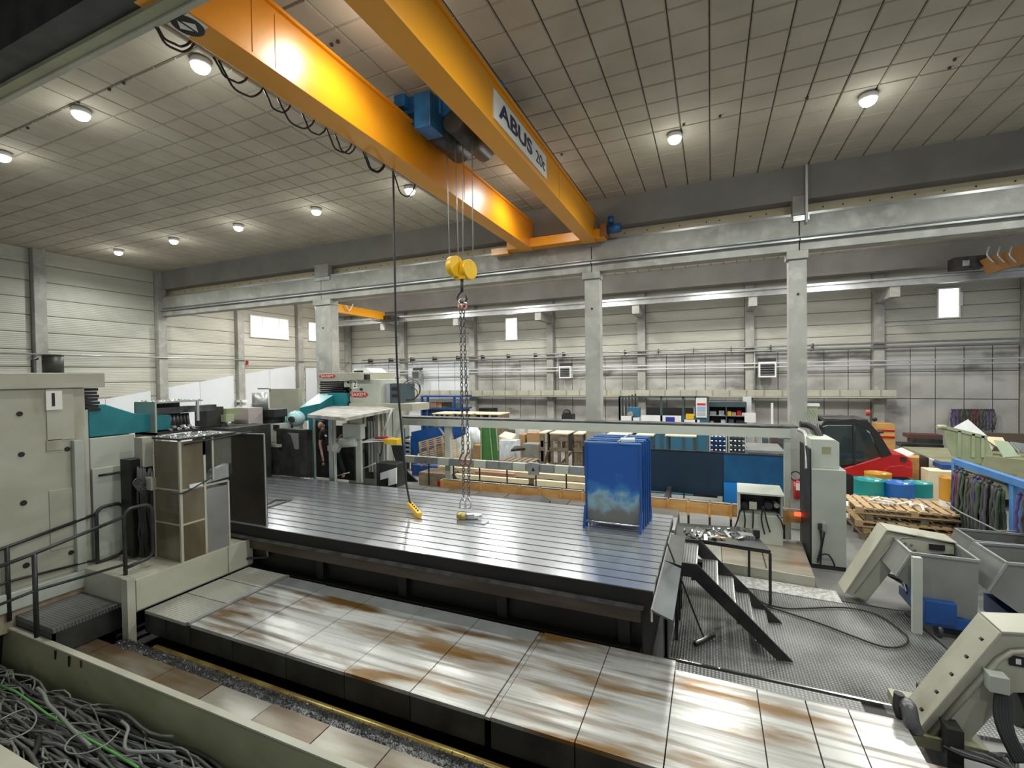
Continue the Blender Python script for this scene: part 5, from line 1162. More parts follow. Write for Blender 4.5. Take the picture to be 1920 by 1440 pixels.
MB().box(v.x-.05, v.x+.03, 6.08, 6.14, .0, v.z+.0).build('support_leg', CREAM2, t, bevel=.004)
for k in range(5): MB().tube(spl([at(1640+k*8, 1060+k*5, Y=6.9), at(1660+k*10, 1075+k*6, Y=6.8), at(1690+k*6, 1085+k*8, Y=6.7), at(1700+k*3, 1110+k*5, Y=6.6)]), .014, 6).build('hose', BLACK if k % 2 else GREYM, t)
# grey bin on blue trolley
t = thing('chip_bin', 'grey sheet-metal chip bin on a blue trolley under the rear conveyor', 'chip bin', (2.3, 6.4, 0))
YQ = 6.2; v = [at(x, y, Y=YQ) for x, y in ((1708, 1037), (1836, 1052), (1832, 1165), (1765, 1150), (1680, 1080))]
pts = [(p.x, p.z) for p in v]; dy = .62
m_ = MB(); n_ = len(pts)
m_.add([(x, YQ, z) for x, z in pts]+[(x, YQ+.015, z) for x, z in pts], [tuple(range(n_-1, -1, -1)), tuple(range(n_, 2*n_))]+[(i, (i+1) % n_, (i+1) % n_+n_, i+n_) for i in range(n_)])
m_.build('front_wall', BINM, t)
m_ = MB(); m_.add([(x, YQ+dy, z) for x, z in pts]+[(x, YQ+dy+.015, z) for x, z in pts], [tuple(range(n_-1, -1, -1)), tuple(range(n_, 2*n_))]+[(i, (i+1) % n_, (i+1) % n_+n_, i+n_) for i in range(n_)]).build('rear_wall', BINM, t)
m_ = MB()
for i in range(1, 5):
    (xa, za), (xb, zb_) = pts[i], pts[(i+1) % n_]
    if i == 0: continue
    m_.add([(xa, YQ, za), (xb, YQ, zb_), (xb, YQ+dy, zb_), (xa, YQ+dy, za)], [(0, 1, 2, 3)])
m_.build('bin_shell', BINM, t)
c = [Vector((pts[0][0], YQ, pts[0][1])), Vector((pts[1][0], YQ, pts[1][1])), Vector((pts[1][0], YQ+dy, pts[1][1])), Vector((pts[0][0], YQ+dy, pts[0][1]))]
for a, b in zip(c, c[1:]+c[:1]): MB().bar(a, b, .025).build('rim', GREYM, t)
MB().bar(c[0], Vector((pts[4][0], YQ, pts[4][1])), .02).build('rim', GREYM, t)
q = rb(1735, 1130, 1795, 1172, YQ-.08, .5); MB().box(q[0], q[1], q[2], q[3], q[4], q[5]).build('trolley_box', BLUE, t, bevel=.006)
q = rb(1735, 1166, 1850, 1180, YQ-.06, .75); MB().box(q[0], q[1], q[2], q[3], .12, .22).build('trolley_frame', BLUE, t)
for x in (q[0]+.12, q[1]-.12):
    for y in (YQ-.02, YQ+.6): MB().cyl((x-.02, y, .07), (x+.02, y, .07), .07, 14).build('wheel', GREASE, t)
# two more bins at right
def sbin(pp, Y, d, lab):
    t = thing('chip_bin', lab, 'chip bin', (at(pp[0][0], pp[0][1], Y=Y).x, Y, 0))
    pts = [(at(x, y, Y=Y).x, at(x, y, Y=Y).z) for x, y in pp]; n_ = len(pts)
    MB().prism(pts, 'y', Y, Y+.015).build('front_wall', BINM, t); MB().prism(pts, 'y', Y+d, Y+d+.015).build('rear_wall', BINM, t)
    m_ = MB()
    for i in range(1, n_): (xa, za), (xb, zb_) = pts[i], pts[(i+1) % n_]; m_.add([(xa, Y, za), (xb, Y, zb_), (xb, Y+d, zb_), (xa, Y+d, za)], [(0, 1, 2, 3)])
    m_.build('bin_shell', BINM, t)
    a, b = Vector((pts[0][0], Y, pts[0][1])), Vector((pts[1][0], Y, pts[1][1])); o = Vector((0, d, 0))
    for p_, q_ in ((a, b), (a+o, b+o), (a, a+o)): MB().bar(p_, q_, .025).build('rim', GREYM, t)
    MB().bar(a, Vector((pts[-1][0], Y, pts[-1][1])), .02).build('rim', GREYM, t)
    MB().box(pts[-2][0]-.1, pts[2][0], Y+.05, Y+d-.05, .12, max(.2, pts[-2][1])).build('base', BLUE, t)
    for yy in (Y+.1, Y+d-.1): MB().cyl((pts[-2][0], yy, .07), (pts[-2][0]+.04, yy, .07), .07, 12).build('wheel', GREASE, t)
    return t
sbin([(1828, 1015), (1990, 1030), (1990, 1130), (1900, 1100), (1814, 1040)], 7.5, .5, 'grey chip bin further back at the right edge, beneath the blue sling rack')
sbin([(1888, 1056), (2030, 1068), (2030, 1190), (1925, 1160), (1852, 1108)], 6.2, .6, 'grey chip bin nearer at the right edge, beside the bin on the trolley')
# near conveyor (bottom right)
YN2 = 3.98
prof = pt([(1716, 1378), (1876, 1186), (1990, 1192), (1990, 1300), (1900, 1300), (1812, 1398), (1730, 1395)], YN2)
top = pt([(1714, 1376), (1875, 1184), (1995, 1190)], YN2)
t = conveyor(prof, top, YN2, YN2+.22, 'cream inclined chip conveyor at the bottom right corner, nearest the camera', (2, 4.1, 0))
MB().tube([(x, YN2-.01, z) for x, z in pt([(1735, 1385), (1870, 1235), (1895, 1220), (1990, 1215)], YN2)], .02, 6).build('curved_rib', CREAM, t)
q = rb(1856, 1270, 1895, 1302, YN2-.1, .1); MB().box(*q).build('junction_box', CREAM2, t, bevel=.006)
q = rb(1893, 1232, 1925, 1250, YN2-.012, .01); MB().box(*q).build('rating_plate', INK, t); q = rb(1905, 1236, 1915, 1246, YN2-.016, .01); MB().box(*q).build('plate_print', WHITE, t)
q = rb(1776, 1370, 1808, 1405, YN2-.12, .5); MB().box(q[0], q[1], q[2], q[3], .05, q[5]).build('support_foot', BLKM, t)
q = rb(1712, 1380, 1855, 1400, YN2-.05, .5); MB().box(q[0], q[1], q[2], q[3], q[4]-.05, q[4]+.03).build('base_rail', OLIVE, t)
q = rb(1900, 1290, 1960, 1330, YN2+.1, .3); MB().cyl((q[0], q[2], q[4]), (q[1], q[2], q[4]), .12, 14).build('gear_motor', BLKM, t)
for k in range(5): MB().tube(spl([at(1870+k*5, 1300, Y=YN2-.05), at(1868+k*6, 1340, Y=YN2-.1), at(1880+k*5, 1380, Y=YN2-.15), at(1905+k*6, 1430, Y=YN2-.2)]), .016, 6).build('cable', BLACK, t)
for k in range(5): MB().ob(at(1728+k*28, 1330-k*33, Y=YN2-.03), (.02, .02, .012), (0, -50, 0)).build('bolt', BLKM, t)
t = thing('drain_hose', 'thick dark hose standing beside the foot of the near conveyor', 'hose', tuple(at(1705, 1380, Z=.5)))
MB().tube(spl([at(1716, 1375, Y=3.7), at(1708, 1350, Y=3.72), at(1703, 1325, Y=3.75), at(1698, 1320, Y=3.8)]), .045, 10).build('hose', GREASE, t)
MB().tube(spl([at(1690, 1345, Y=3.8), at(1684, 1325, Y=3.8), at(1686, 1300, Y=3.8)]), .03, 8).build('thin_hose', BLKM, t)
t = thing('tail_block', 'rusty steel block and cables under the near conveyor foot', 'steel block', (1.6, 3.4, 0))
MB().box(1.2, 2.6, 3.0, 3.7, .0, .3).build('plate', RUSTY2, t)
for k in range(8): MB().tube(spl([at(1770+k*12, 1400+k*3, Z=.33), at(1800+k*14, 1415, Z=.34), at(1850+k*8, 1430, Z=.33), at(1905, 1450, Z=.33)]), .012, 6).build('cable', CABLE if k % 2 else BLACK, t)
# ================================================================= BLUE SLING RACK
t = thing('sling_rack', 'blue steel frame rack hung with lifting slings at the right', 'rack', (3.7, 9.2, 0))
A_, B_ = Vector((3.66, 9.75, 0)), Vector((3.75, 8.35, 0)); zt_ = 1.3
for v in (A_, B_): MB().box(v.x-.05, v.x+.05, v.y-.05, v.y+.05, 0, zt_).build('post', RAILB, t, bevel=.005)
MB().bar(A_+Vector((0, .05, zt_)), B_+Vector((0, -1.0, zt_)), .09).build('top_beam', RAILB, t)
MB().bar(A_+Vector((0, 0, zt_-.25)), A_+Vector((0, -.22, zt_)), .05).bar(B_+Vector((0, 0, zt_-.3)), B_+Vector((0, .22, zt_)), .05).build('knee_brace', RAILB, t)
MB().box(3.4, 4.0, 9.7, 9.8, 0, .06).build('foot', RAILB, t)
MB().box(3.45, 4.05, 8.3, 8.4, 0, .06).build('foot', RAILB, t)
MB().bar(A_+Vector((-.06, -.1, zt_-.08)), B_+Vector((-.06, .1, zt_-.08)), .02).build('hook_rail', BLKM, t)
SL = [SLINGK, SLINGG, PURPLE, SLINGK, SLINGR, SLINGG, SLINGK]
SN = {SLINGK: 'grey', SLINGG: 'green', PURPLE: 'purple', SLINGR: 'red'}
def sling(x, y, ztop, L_, w_, ma, lab, grp):
    m_ = MB(); n_ = 12
    for s_ in (-1, 1):
        pts = [(x+s_*w_*(.3+.5*math.sin(math.pi*i/n_))+random.uniform(-.01, .01), y+random.uniform(-.015, .015), ztop-L_*i/n_) for i in range(n_+1)]
        m_.tube(pts, w_*.42, 5)
    m_.tube([(x-w_*.3, y, ztop), (x, y, ztop+.03), (x+w_*.3, y, ztop)], w_*.42, 5)
    return tag(m_.build('lifting_sling', ma), lab, 'sling', grp)
for k in range(30):
    u = k/29; p = A_.lerp(B_, .1+u*.8)
    sling(p.x-.08+random.uniform(-.03, .03), p.y, zt_-.12-random.uniform(0, .06), random.uniform(.8, 1.05), .055, SL[k % 7], '%s textile sling, %s from the %s post of the blue rack' % (SN[SL[k % 7]], ORD[k if k < 15 else 29-k], 'far' if k < 15 else 'near'), 'slings hanging in the blue rack')
for k in range(4):
    sling(3.7, B_.y-.2-k*.14, zt_-.15, .7, .05, SL[(k+2) % 7], '%s sling, %s beyond the near post at the right edge' % (SN[SL[(k+2) % 7]], ORD[k]), 'slings right of the second blue post')
# slings on the far wall
tt = thing('wall_hook_rail', 'thin hook rail for slings on the far wall at the right', 'rail', tuple(at(1825, 768, Y=YW-.2)))
MB().cyl(at(1783, 768, Y=YW-.15), at(1864, 768, Y=YW-.15), .02, 6).build('rail', BLKM, tt)
for k in range(13):
    p = at(1787+k*6.2, 770, Y=YW-.17); L_ = p.z-at(1825, 805+random.uniform(-3, 2), Y=YW-.2).z
    sling(p.x, p.y, p.z, L_, .06, [PURPLE, PURPLE, SLINGK, SLINGK, SLINGG, SLINGK, SLINGR, SLINGR, SLINGK, SLINGG, SLINGK, PURPLE, SLINGK][k], 'textile sling on the far wall above the green skip, %s from the left' % ORD[k], 'slings hanging on the far wall')
# ================================================================= DRUMS, PALLETS, BUCKETS
def drum(px, py, pyb, Y, w_, ma, lab, white=False, base=None):
    r = w_/2/FPX*(at(px, py, Y=Y)-EYE).dot(F_); p = at(px, py, Y=Y+r); z1 = p.z; z0 = base if base is not None else at(px, pyb, Y=Y).z
    t = thing('drum', lab, 'drum', (p.x, p.y, z0))
    hh = z1-z0; c = (p.x, p.y, z0)
    if white:
        MB().lathe(c, [(0, 0), (r, 0), (r, hh*.3)], 24).build('lower_band', ma, t)
        MB().lathe(c, [(r, hh*.3), (r*1.02, hh*.32), (r*1.0, hh*.62)], 24).build('label_band', WHITE, t)
        MB().lathe(c, [(r, hh*.62), (r*1.02, hh*.63), (r, hh*.65), (r, hh*.98), (r*1.02, hh), (r*.95, hh), (r*.94, hh*.97), (0, hh*.97)], 24).build('body', ma, t)
    else:
        MB().lathe(c, [(0, 0), (r, 0), (r, hh*.45)], 24).build('white_base', WHITE, t)
        MB().lathe(c, [(r, hh*.45), (r*1.015, hh*.46), (r, hh*.48), (r, hh*.97), (r*1.02, hh), (r*.95, hh), (r*.94, hh*.97), (0, hh*.96)], 24).build('body', ma, t)
        MB().cyl((p.x+r*.4, p.y-r*.3, z0+hh*.955), (p.x+r*.4, p.y-r*.3, z0+hh*1.0), r*.14, 10).build('bung', WHITE, t)
    return t
YD = 10.3
drum(1630, 892, 950, YD, 49, DRUMT, 'teal steel drum nearest the tall cabinet, behind the pallet stack')
drum(1684, 892, 950, YD-.05, 49, DRUMB, 'blue steel drum between the two teal drums', False)
drum(1722, 899, 950, YD+.35, 42, DRUMT, 'teal steel drum on the right of the blue drum')
drum(1646, 886, 940, YD+.75, 42, DRUMO, 'ochre drum whose rim shows behind the teal and blue drums')
drum(1792, 895, 975, YD-.6, 48, DRUMO, 'ochre drum with white band partly hidden behind the blue rack post', True, 0.0)
t = thing('drip_tray', 'pale drum stand under the teal and blue drums', 'stand', (3, 10.4, 0))
q = rb(1600, 928, 1742, 938, YD-.2, 1.3); zz = at(1650, 926, Y=YD).z
bz = min(o.location.z/S for o in bpy.data.objects if o.name.startswith('drum') and o.parent is None and o.name != 'drum.004')

MB().box(q[0], q[1], q[2], q[3], 0, bz).build('stand_body', WHITE, t)
for o in [o for o in bpy.data.objects if o.name.startswith('drum') and o.parent is None and o.location.z > .1 and abs(o.location.z/S-bz) > 1e-4]: o.location.z = bz*S
def pallet(x, y, z, L_, W_, h, rz, lab, grp, ma=WOOD):
    t = thing('pallet', lab, 'pallet', (x, y, z), grp); c_, s_ = math.cos(rz), math.sin(rz)
    def bx(u0, u1, v0, v1, z0, z1, nm):
        m_ = MB(); m_.box(u0, u1, v0, v1, z0, z1); m_.v = [(x+a*c_-b*s_, y+a*s_+b*c_, z+c) for a, b, c in m_.v]; m_.build(nm, ma, t)
    n_ = max(5, int(L_/.14))
    for k in range(n_): u = -L_/2+k*L_/n_; bx(u, u+L_/n_*.72, -W_/2, W_/2, h*.85, h, 'board')
    for v in (-W_/2, -.04, W_/2-.08):
        bx(-L_/2, L_/2, v, v+.08, h*.68, h*.85, 'stringer')
        for u in (-L_/2, -.05, L_/2-.1): bx(u, u+.1, v, v+.08, h*.14, h*.68, 'block')
        bx(-L_/2, L_/2, v, v+.08, 0, h*.14, 'base_board')
    return t
g_ = 'wooden pallets stacked in front of the drums'
names = ['lowest pallet of the stack in front of the drums', 'second pallet from the bottom of the stack in front of the drums', 'third pallet from the bottom of the stack in front of the drums', 'fourth pallet from the bottom of the stack in front of the drums', 'topmost pallet of the stack in front of the drums, strewn with white strips']
px_ = at(1672, 985, Z=0)
for k in range(5): pallet(px_.x+[.05, .1, 0, .12, .0][k], 9.75+[.0, .04, -.02, .03, .0][k], k*.108, 1.55, .9, .106, [0, .02, -.02, .03, .0][k], names[k], g_, [WOODG, WOOD, WOOD, WOODG, WOOD][k])
for k in range(2): pallet(3.75+.05*k, 9.6, k*.11, 1.1, .9, .11, .1, ['flat pallet on the floor behind the blue rack post', 'pale pallet lying on the floor pallet behind the blue rack post'][k], 'pallets behind the blue rack post', WOOD)
for k in range(14):
    p = Vector((px_.x-.1+random.uniform(-.3, .35), 9.75+random.uniform(-.3, .2), .56+random.uniform(0, .03))); tag(MB().ob(p, (.22, .03, .015), (random.uniform(-15, 15), random.uniform(-20, 20), random.uniform(0, 180))).build('white_strip', WHITE), 'white plastic strip in the loose heap on the pallet stack', 'strip', 'white strips on the pallet stack')
p = at(1757, 960, Y=9.9); tag(MB().lathe((p.x, p.y, 0.24), [(0, 0), (.13, 0), (.17, .26), (.18, .27), (.16, .26), (.12, .03), (0, .03)], 20).build('bucket', BLACK), 'black plastic bucket beside the pallet stack', 'bucket')
p = at(1738, 955, Y=9.8); tag(MB().ob((p.x, p.y, .36), (.16, .2, .2), (0, 0, 10)).build('red_canister', mat('dark_red_plastic', (.25, .02, .04), rough=.4)), 'dark red canister between pallet stack and black bucket', 'canister')
tag(MB().tube([at(1775, 943, Y=9.3), at(1800, 960, Y=8.9), at(1870, 995, Y=8.4), at(1905, 996, Y=8.2)], .012, 6).build('taut_cord', CABLEL), 'pale cord stretched across the front of the blue sling rack', 'cord')
# ================================================================= FORKLIFT
YF = 12.0
t = thing('forklift', 'large red forklift truck with black cab behind the tall cabinet', 'forklift', (2.9, 12.3, 0))
W2 = 1.0
def fp(L_, y0, y1, nm, ma, bv=.0): return MB().prism(pt(L_, YF), 'y', y0, y1).build(nm, ma, t, bevel=bv)
fp([(1580, 878), (1640, 860), (1668, 850), (1690, 850), (1705, 858), (1712, 868), (1712, 885), (1690, 893), (1600, 893), (1575, 888)], YF, YF+W2, 'body', RED, .03)
fp([(1655, 884), (1668, 874), (1690, 872), (1711, 877), (1711, 895), (1655, 893)], YF-.02, YF+.02, 'wheel_arch', RED, .01)
fp([(1538, 800), (1546, 789), (1600, 785), (1628, 790), (1650, 815), (1672, 852), (1652, 858), (1632, 810), (1612, 797), (1550, 797)], YF-.02, YF+.06, 'cab_frame', BLACK, .006)
fp([(1538, 800), (1546, 789), (1600, 785), (1628, 790), (1650, 815), (1672, 852), (1652, 858), (1632, 810), (1612, 797), (1550, 797)], YF+W2-.06, YF+W2, 'cab_frame', BLACK, .006)
a = pt([(1546, 789)], YF)[0]; b = pt([(1628, 790)], YF)[0]
MB().box(a[0], b[0], YF, YF+W2, a[1]-.02, a[1]+.05).build('cab_roof', BLKM, t, bevel=.01)
fp([(1598, 797), (1602, 797), (1604, 872), (1600, 872)], YF-.02, YF+.04, 'door_post', BLACK)
fp([(1535, 880), (1538, 800), (1543, 800), (1541, 880)], YF-.02, YF+.04, 'door_post', BLACK)
fp([(1541, 878), (1543, 802), (1552, 798), (1598, 798), (1600, 870)], YF+.0, YF+.01, 'side_window', GLASSD)
fp([(1604, 870), (1603, 798), (1613, 799), (1631, 813), (1650, 855)], YF+.0, YF+.01, 'rear_side_window', GLASSD)
fp([(1535, 880), (1560, 850), (1655, 860), (1640, 868), (1590, 884)], YF+.1, YF+W2-.1, 'seat_base', BLKM)
fp([(1588, 845), (1596, 825), (1604, 826), (1606, 862), (1590, 862)], YF+.3, YF+.7, 'seat', BLACK, .02)
p = pt([(1668, 820)], YF)[0]; MB().cyl((p[0], YF+.8, .9), (p[0], YF+.8, p[1]), .05, 10).cyl((p[0], YF+.8, p[1]), (p[0], YF+.8, p[1]+.05), .12, 12).build('exhaust_stack', BLKM, t)
p = pt([(1640, 786)], YF)[0]; MB().ball((p[0], YF, p[1]), .05, 10).build('mirror', BLACK, t); p = pt([(1533, 800)], YF)[0]; MB().ball((p[0], YF-.05, p[1]), .06, 10, (1, .5, 1.2)).build('mirror', BLACK, t)
p = pt([(1636, 776)], YF)[0]; MB().cyl((p[0], YF+.3, p[1]-.06), (p[0], YF+.3, p[1]+.06), .04, 10).build('beacon', mat('beacon_red', (.4, .06, .03), rough=.4), t)
for xx in (pt([(1580, 900)], YF)[0][0], pt([(1688, 900)], YF)[0][0]):
    for y in (YF+.0, YF+W2-.2): MB().cyl((xx, y, .3), (xx, y+.2, .3), .3, 24).build('tyre', BLACK, t); 
q = rb(1690, 857, 1700, 866, YF-.03, .03); MB().box(*q).build('tail_lamp', BLKM, t)
q = rb(1510, 780, 1600, 785, YF+.6, .1); tag(MB().box(*q).build('dark_channel', GREASE), 'long dark steel channel resting across behind the forklift cab', 'steel channel')
# ================================================================= GREEN SKIP
t = thing('skip', 'weathered pale green skip full of scrap boards', 'skip', (6, 13, 0))
YK = 12.2
v = pt([(1768, 800), (1850, 820), (1862, 850), (1852, 872), (1820, 868), (1786, 855), (1776, 835)], YK)
MB().prism(v, 'y', YK, YK+.04).build('front_wall', PALEG, t)
for px in (1796, 1822, 1840): q = rb(px, 808+(px-1796)*.22, px+6, 858, YK-.03, .03); MB().box(*q).build('rib', PALEG, t)
q = pt([(1768, 800), (1850, 820)], YK); MB().bar((q[0][0], YK, q[0][1]), (q[1][0], YK, q[1][1]), .06).build('rim', PALEG, t)
MB().prism([(q[0][0], YK), (q[1][0], YK), (q[1][0]+2.2, YK+.6), (q[1][0]+2.0, YK+2.4), (q[0][0], YK+2.2)], 'z', .2, .9).build('skip_body', OLIVE, t)
v = pt([(1850, 855), (1990, 870), (1990, 930), (1840, 890)], YK-.1); MB().prism(v, 'y', YK-.1, YK+.6).build('side_body', OLIVE, t)
MB().box(at(1830, 800, Y=YK+2).x, at(1990, 800, Y=YK+2).x, YK+2.0, YK+2.1, .5, at(1860, 812, Y=YK+2).z).build('rear_wall', mat('dark_brown_side', (.07, .05, .035), rough=.7), t)
p = at(1768, 801, Y=YK); MB().cyl((p.x-.1, YK, p.z), (p.x+.05, YK, p.z), .05, 8).build('trunnion', PALEG, t)
def slab(pp, Y, th, nm, ma, lab, cat='board', grp=None):
    V = [at(x, y, Y=Y+dy) for x, y, dy in pp]; n_ = (V[1]-V[0]).cross(V[-1]-V[0]).normalized()*th
    return tag(MB().add([tuple(v) for v in V]+[tuple(v+n_) for v in V], [tuple(range(len(V))), tuple(range(2*len(V)-1, len(V)-1, -1))]+[(i, i+len(V), (i+1) % len(V)+len(V), (i+1) % len(V)) for i in range(len(V))]).build(nm, ma), lab, cat, grp)
slab([(1788, 801, .3), (1815, 786, .6), (1868, 832, .5), (1860, 844, .2)], YK, .03, 'white_board', WHITE, 'large white board leaning out of the green skip')
slab([(1866, 825, .1), (1890, 828, .5), (1915, 856, .4), (1885, 857, .0)], YK, .03, 'mint_board', mat('pale_mint', (.5, .6, .42), rough=.5), 'pale green board lying on the right of the skip')
slab([(1845, 818, .5), (1880, 820, .7), (1885, 828, .5), (1870, 835, .2)], YK, .03, 'scrap_board', WOODP, 'small beige scrap board in the middle of the skip')
slab([(1895, 828, .6), (1925, 832, .9), (1925, 850, .6), (1912, 846, .3)], YK, .03, 'grey_sheet', GREYM, 'grey sheet scrap at the right edge in the skip')
# dark steel sections on floor and clutter between forklift and skip
for k, (x0, y0, x1, y1, Y, ma, nm, lb) in enumerate(((1703, 815, 1768, 822, 15.5, mat('rusty_beam', (.1, .04, .035), rough=.7), 'steel_beam', 'rusty red steel beam on top of the beam pile by the far wall'), (1712, 823, 1768, 832, 15.3, BLKM, 'steel_beam', 'black steel beam in the middle of the beam pile by the far wall'),
     (1690, 833, 1770, 840, 15.0, BLKM, 'steel_beam', 'dark beam low in the beam pile by the far wall'))):
    q = rb(x0, y0, x1, y1, Y, .4); tag(MB().box(*q).build(nm, ma), lb, 'steel beam', 'steel beams piled by the far wall')
q = rb(1700, 840, 1772, 846, 15.0, .5, True); tag(MB().box(*q).build('beam_support', GREASE), 'low dark trestle under the steel beam pile', 'trestle')
q = rb(1645, 795, 1678, 830, 16.5, .5); t = thing('panel_crate', 'orange-brown crate standing behind the forklift exhaust', 'crate', (q[0], 16.5, 0)); MB().box(q[0], q[1], q[2], q[3], .25, q[5]).build('crate_body', WOODO, t)
for y in (806, 818): qq = rb(1645, y, 1678, y+3, 16.48, .02); MB().box(*qq).build('strap', RED, t)
MB().box(q[0], q[1], q[2], q[3], 0, .25).build('red_base', RED, t)
slab([(1671, 845, 0), (1690, 839, .4), (1715, 850, .4), (1703, 858, .0)], 13.0, .02, 'white_sheet', WHITE, 'bent white sheet lying on boards behind the forklift tail')
for k, (x0, y0, x1, y1, Y, ma, nm, lb, ct) in enumerate((
    (1700, 858, 1735, 868, 12.9, WOODO, 'crate', 'orange wooden crate just right of the forklift tail', 'crate'), (1735, 850, 1775, 862, 13.6, CARD, 'crate', 'flat brown crate left of the green skip', 'crate'),
    (1748, 862, 1762, 872, 12.6, WHITE, 'carton', 'small white carton on the floor left of the skip', 'carton'), (1738, 858, 1742, 890, 12.3, BLKM, 'floor_post', 'short black floor post left of the blue rack', 'post'),
    (1765, 872, 1795, 880, 11.8, BLUE, 'blue_tray', 'flat blue tray on the floor behind the blue rack post', 'tray'), (1742, 884, 1792, 892, 11.6, WOODP, 'board_pile', 'pile of pale boards on the floor behind the blue rack post', 'boards'))):
    q = rb(x0, y0, x1, y1, Y, .4, ct not in ('tray',)); tag(MB().box(*q).build(nm, ma, bevel=.006), lb, ct)
# ================================================================= FAR BACKGROUND: HEATERS, SHELVES, TOOLROOM, BENCHES
def heater(px, py, lab, s_=1.):
    Y = YW-.5; p = at(px, py, Y=Y); w_ = .24*s_
    t = thing('unit_heater', lab, 'unit heater', (p.x, Y, p.z-w_), 'wall unit heaters on the far wall')
    MB().box(p.x-w_, p.x+w_, Y, Y+.3, p.z-w_, p.z+w_).build('casing', WHITE if px > 790 else GREYM, t, bevel=.01)
    MB().box(p.x-w_*.8, p.x+w_*.8, Y-.005, Y, p.z-w_*.75, p.z+w_*.75).build('grille_recess', INK, t)
    for k in range(5): MB().ob((p.x, Y-.02, p.z-w_*.6+k*w_*.3), (w_*1.6, .03, .02), (25, 0, 0)).build('louvre', GREYM, t)
    MB().box(p.x-w_, p.x+w_, Y+.1, Y+.28, p.z+w_, p.z+w_+.12).build('fan_housing', BLKM, t)
    MB().cyl((p.x-w_-.1, Y+.2, p.z-w_*3), (p.x-w_-.1, Y+.2, p.z+w_*3), .02, 6).build('feed_pipe', GREYM, t)
heater(779, 703, 'leftmost unit heater, beside the white boards', .85); heater(1059, 698, 'unit heater with sooty wall behind it, left of the middle column'); heater(1439, 693, 'unit heater in the bay just left of the right column', 1.1)
# soot patches behind the heaters
# blue shelving far left
t = thing('pallet_rack', 'dark blue pallet rack against the far wall, left of the chains', 'rack', tuple(at(825, 790, Y=15.5)))
for x in (789, 800, 850, 862): q = rb(x, 742, x+2.5, 790, 15.5, .08, True); MB().box(*q).build('upright', BLUE, t)
for y in (742, 765): q = rb(789, y, 864, y+3, 15.48, .9); MB().box(*q).build('beam', BLUE, t)
q = rb(789, 768, 864, 785, 15.6, .7, True); MB().box(q[0], q[1], q[2], q[3], 0, q[5]).build('dark_store', mat('dark_blue_store', (.02, .03, .07), rough=.6), t)
for k, (x0, x1, ma) in enumerate(((794, 818, CARD), (810, 820, mat('salmon', (.6, .3, .2), rough=.6)), (821, 828, WOODO), (830, 845, WOODG), (846, 858, GREYM))):
    q = rb(x0, 755, x1, 765, 15.7+.05*k, .4); tag(MB().box(*q).build('carton', ma), ['brown carton', 'salmon carton', 'orange carton', 'dull wooden box', 'grey box'][k]+' on the shelf of the dark blue rack', 'carton')
# toolroom: mesh cage, dark cabinets, posters
t = thing('tool_cage', 'dark mesh cage with curtain strips left of the tool cabinets', 'cage', tuple(at(1200, 840, Y=14.5)))
for k in range(6): q = rb(1160+k*6, 746-k*1.5, 1163+k*6, 800, 14.4+.15*k, .05, True); MB().box(*q).build('curtain_strip', GREASE, t)
for x in (1160, 1238, 1279, 1303, 1326): q = rb(x, 744, x+4, 800, 14.4, .06, True); MB().box(*q).build('post', SLATE, t)
q = rb(1160, 743, 1326, 746, 14.4, .06); MB().box(*q).build('top_rail', SLATE, t)
q = rb(1202, 779, 1326, 845, 14.42, .02, True); MB().box(*q).build('lower_panel', mat('petrol_panel', (.03, .12, .19), rough=.5), t)
q = rb(1212, 764, 1300, 779, 14.9, .05); MB().box(*q).build('dark_window', INK, t)
for k, (x0, y0, x1, y1, ma, lb) in enumerate(((1202, 779, 1277, 793, WHITE, 'long row of white notices pinned on the tool cage'), (1248, 782, 1265, 793, mat('royal_blue_sheet', (.02, .03, .3), rough=.5), 'royal blue sheet pinned among the white notices'), (1286, 776, 1301, 786, YELLOW, 'yellow box hanging on the tool cage'),
        (1283, 787, 1312, 794, WHITE, 'white paper strip below the yellow box'), (1187, 783, 1198, 792, WHITE, 'small square white notice at the left of the tool cage'), (1163, 780, 1184, 792, WHITE, 'white torn notice at the far left of the tool cage'))):
    q = rb(x0, y0, x1, y1, 14.4-.01*(k == 1), .02); tag(MB().box(*q).build('notice', ma), lb, 'notice')
q = rb(1305, 746, 1325, 783, 14.38, .03); t = thing('poster', 'tall white poster with red headline on the tool cage', 'poster', (q[0], q[2], q[4])); MB().box(*q).build('sheet', WHITE, t)
for y0, y1, ma in ((756, 760, REDPRINT), (762, 772, mat('pale_blue_print', (.35, .42, .6), rough=.5)), (773, 780, mat('grey_print', (.45, .45, .45), rough=.5))): qq = rb(1307, y0, 1323, y1, 14.376, .004); MB().box(*qq).build('print', ma, t)
q = rb(1176, 764, 1199, 782, 14.6, .3); t = thing('blue_grinder', 'blue grinding machine inside the tool cage', 'grinder', (q[0], q[2], 0)); MB().box(*q).build('body', mat('machine_blue', (.03, .14, .24), rough=.4), t, bevel=.01); p = at(1182, 777, Y=14.55); MB().cyl((p.x, 14.5, p.z), (p.x, 14.6, p.z), .09, 16).build('wheel_guard', CHROME, t); MB().box(q[0]+.1, q[1]-.1, q[2], q[3], 0, q[4]).build('stand', BLKM, t)
t = thing('tool_cupboard', 'slate grey open tool cupboard with full shelves right of the poster', 'cupboard', tuple(at(1365, 845, Y=14.6)))
q = rb(1327, 754, 1400, 763, 14.6, .5); MB().box(*q).build('header', SLATE, t)
q = rb(1327, 763, 1400, 845, 15.0, .1, True); MB().box(*q).build('rear_wall', INK, t)
for x in (1327, 1361, 1398): qq = rb(x, 763, x+2, 845, 14.6, .45, True); MB().box(*qq).build('side', SLATE, t)
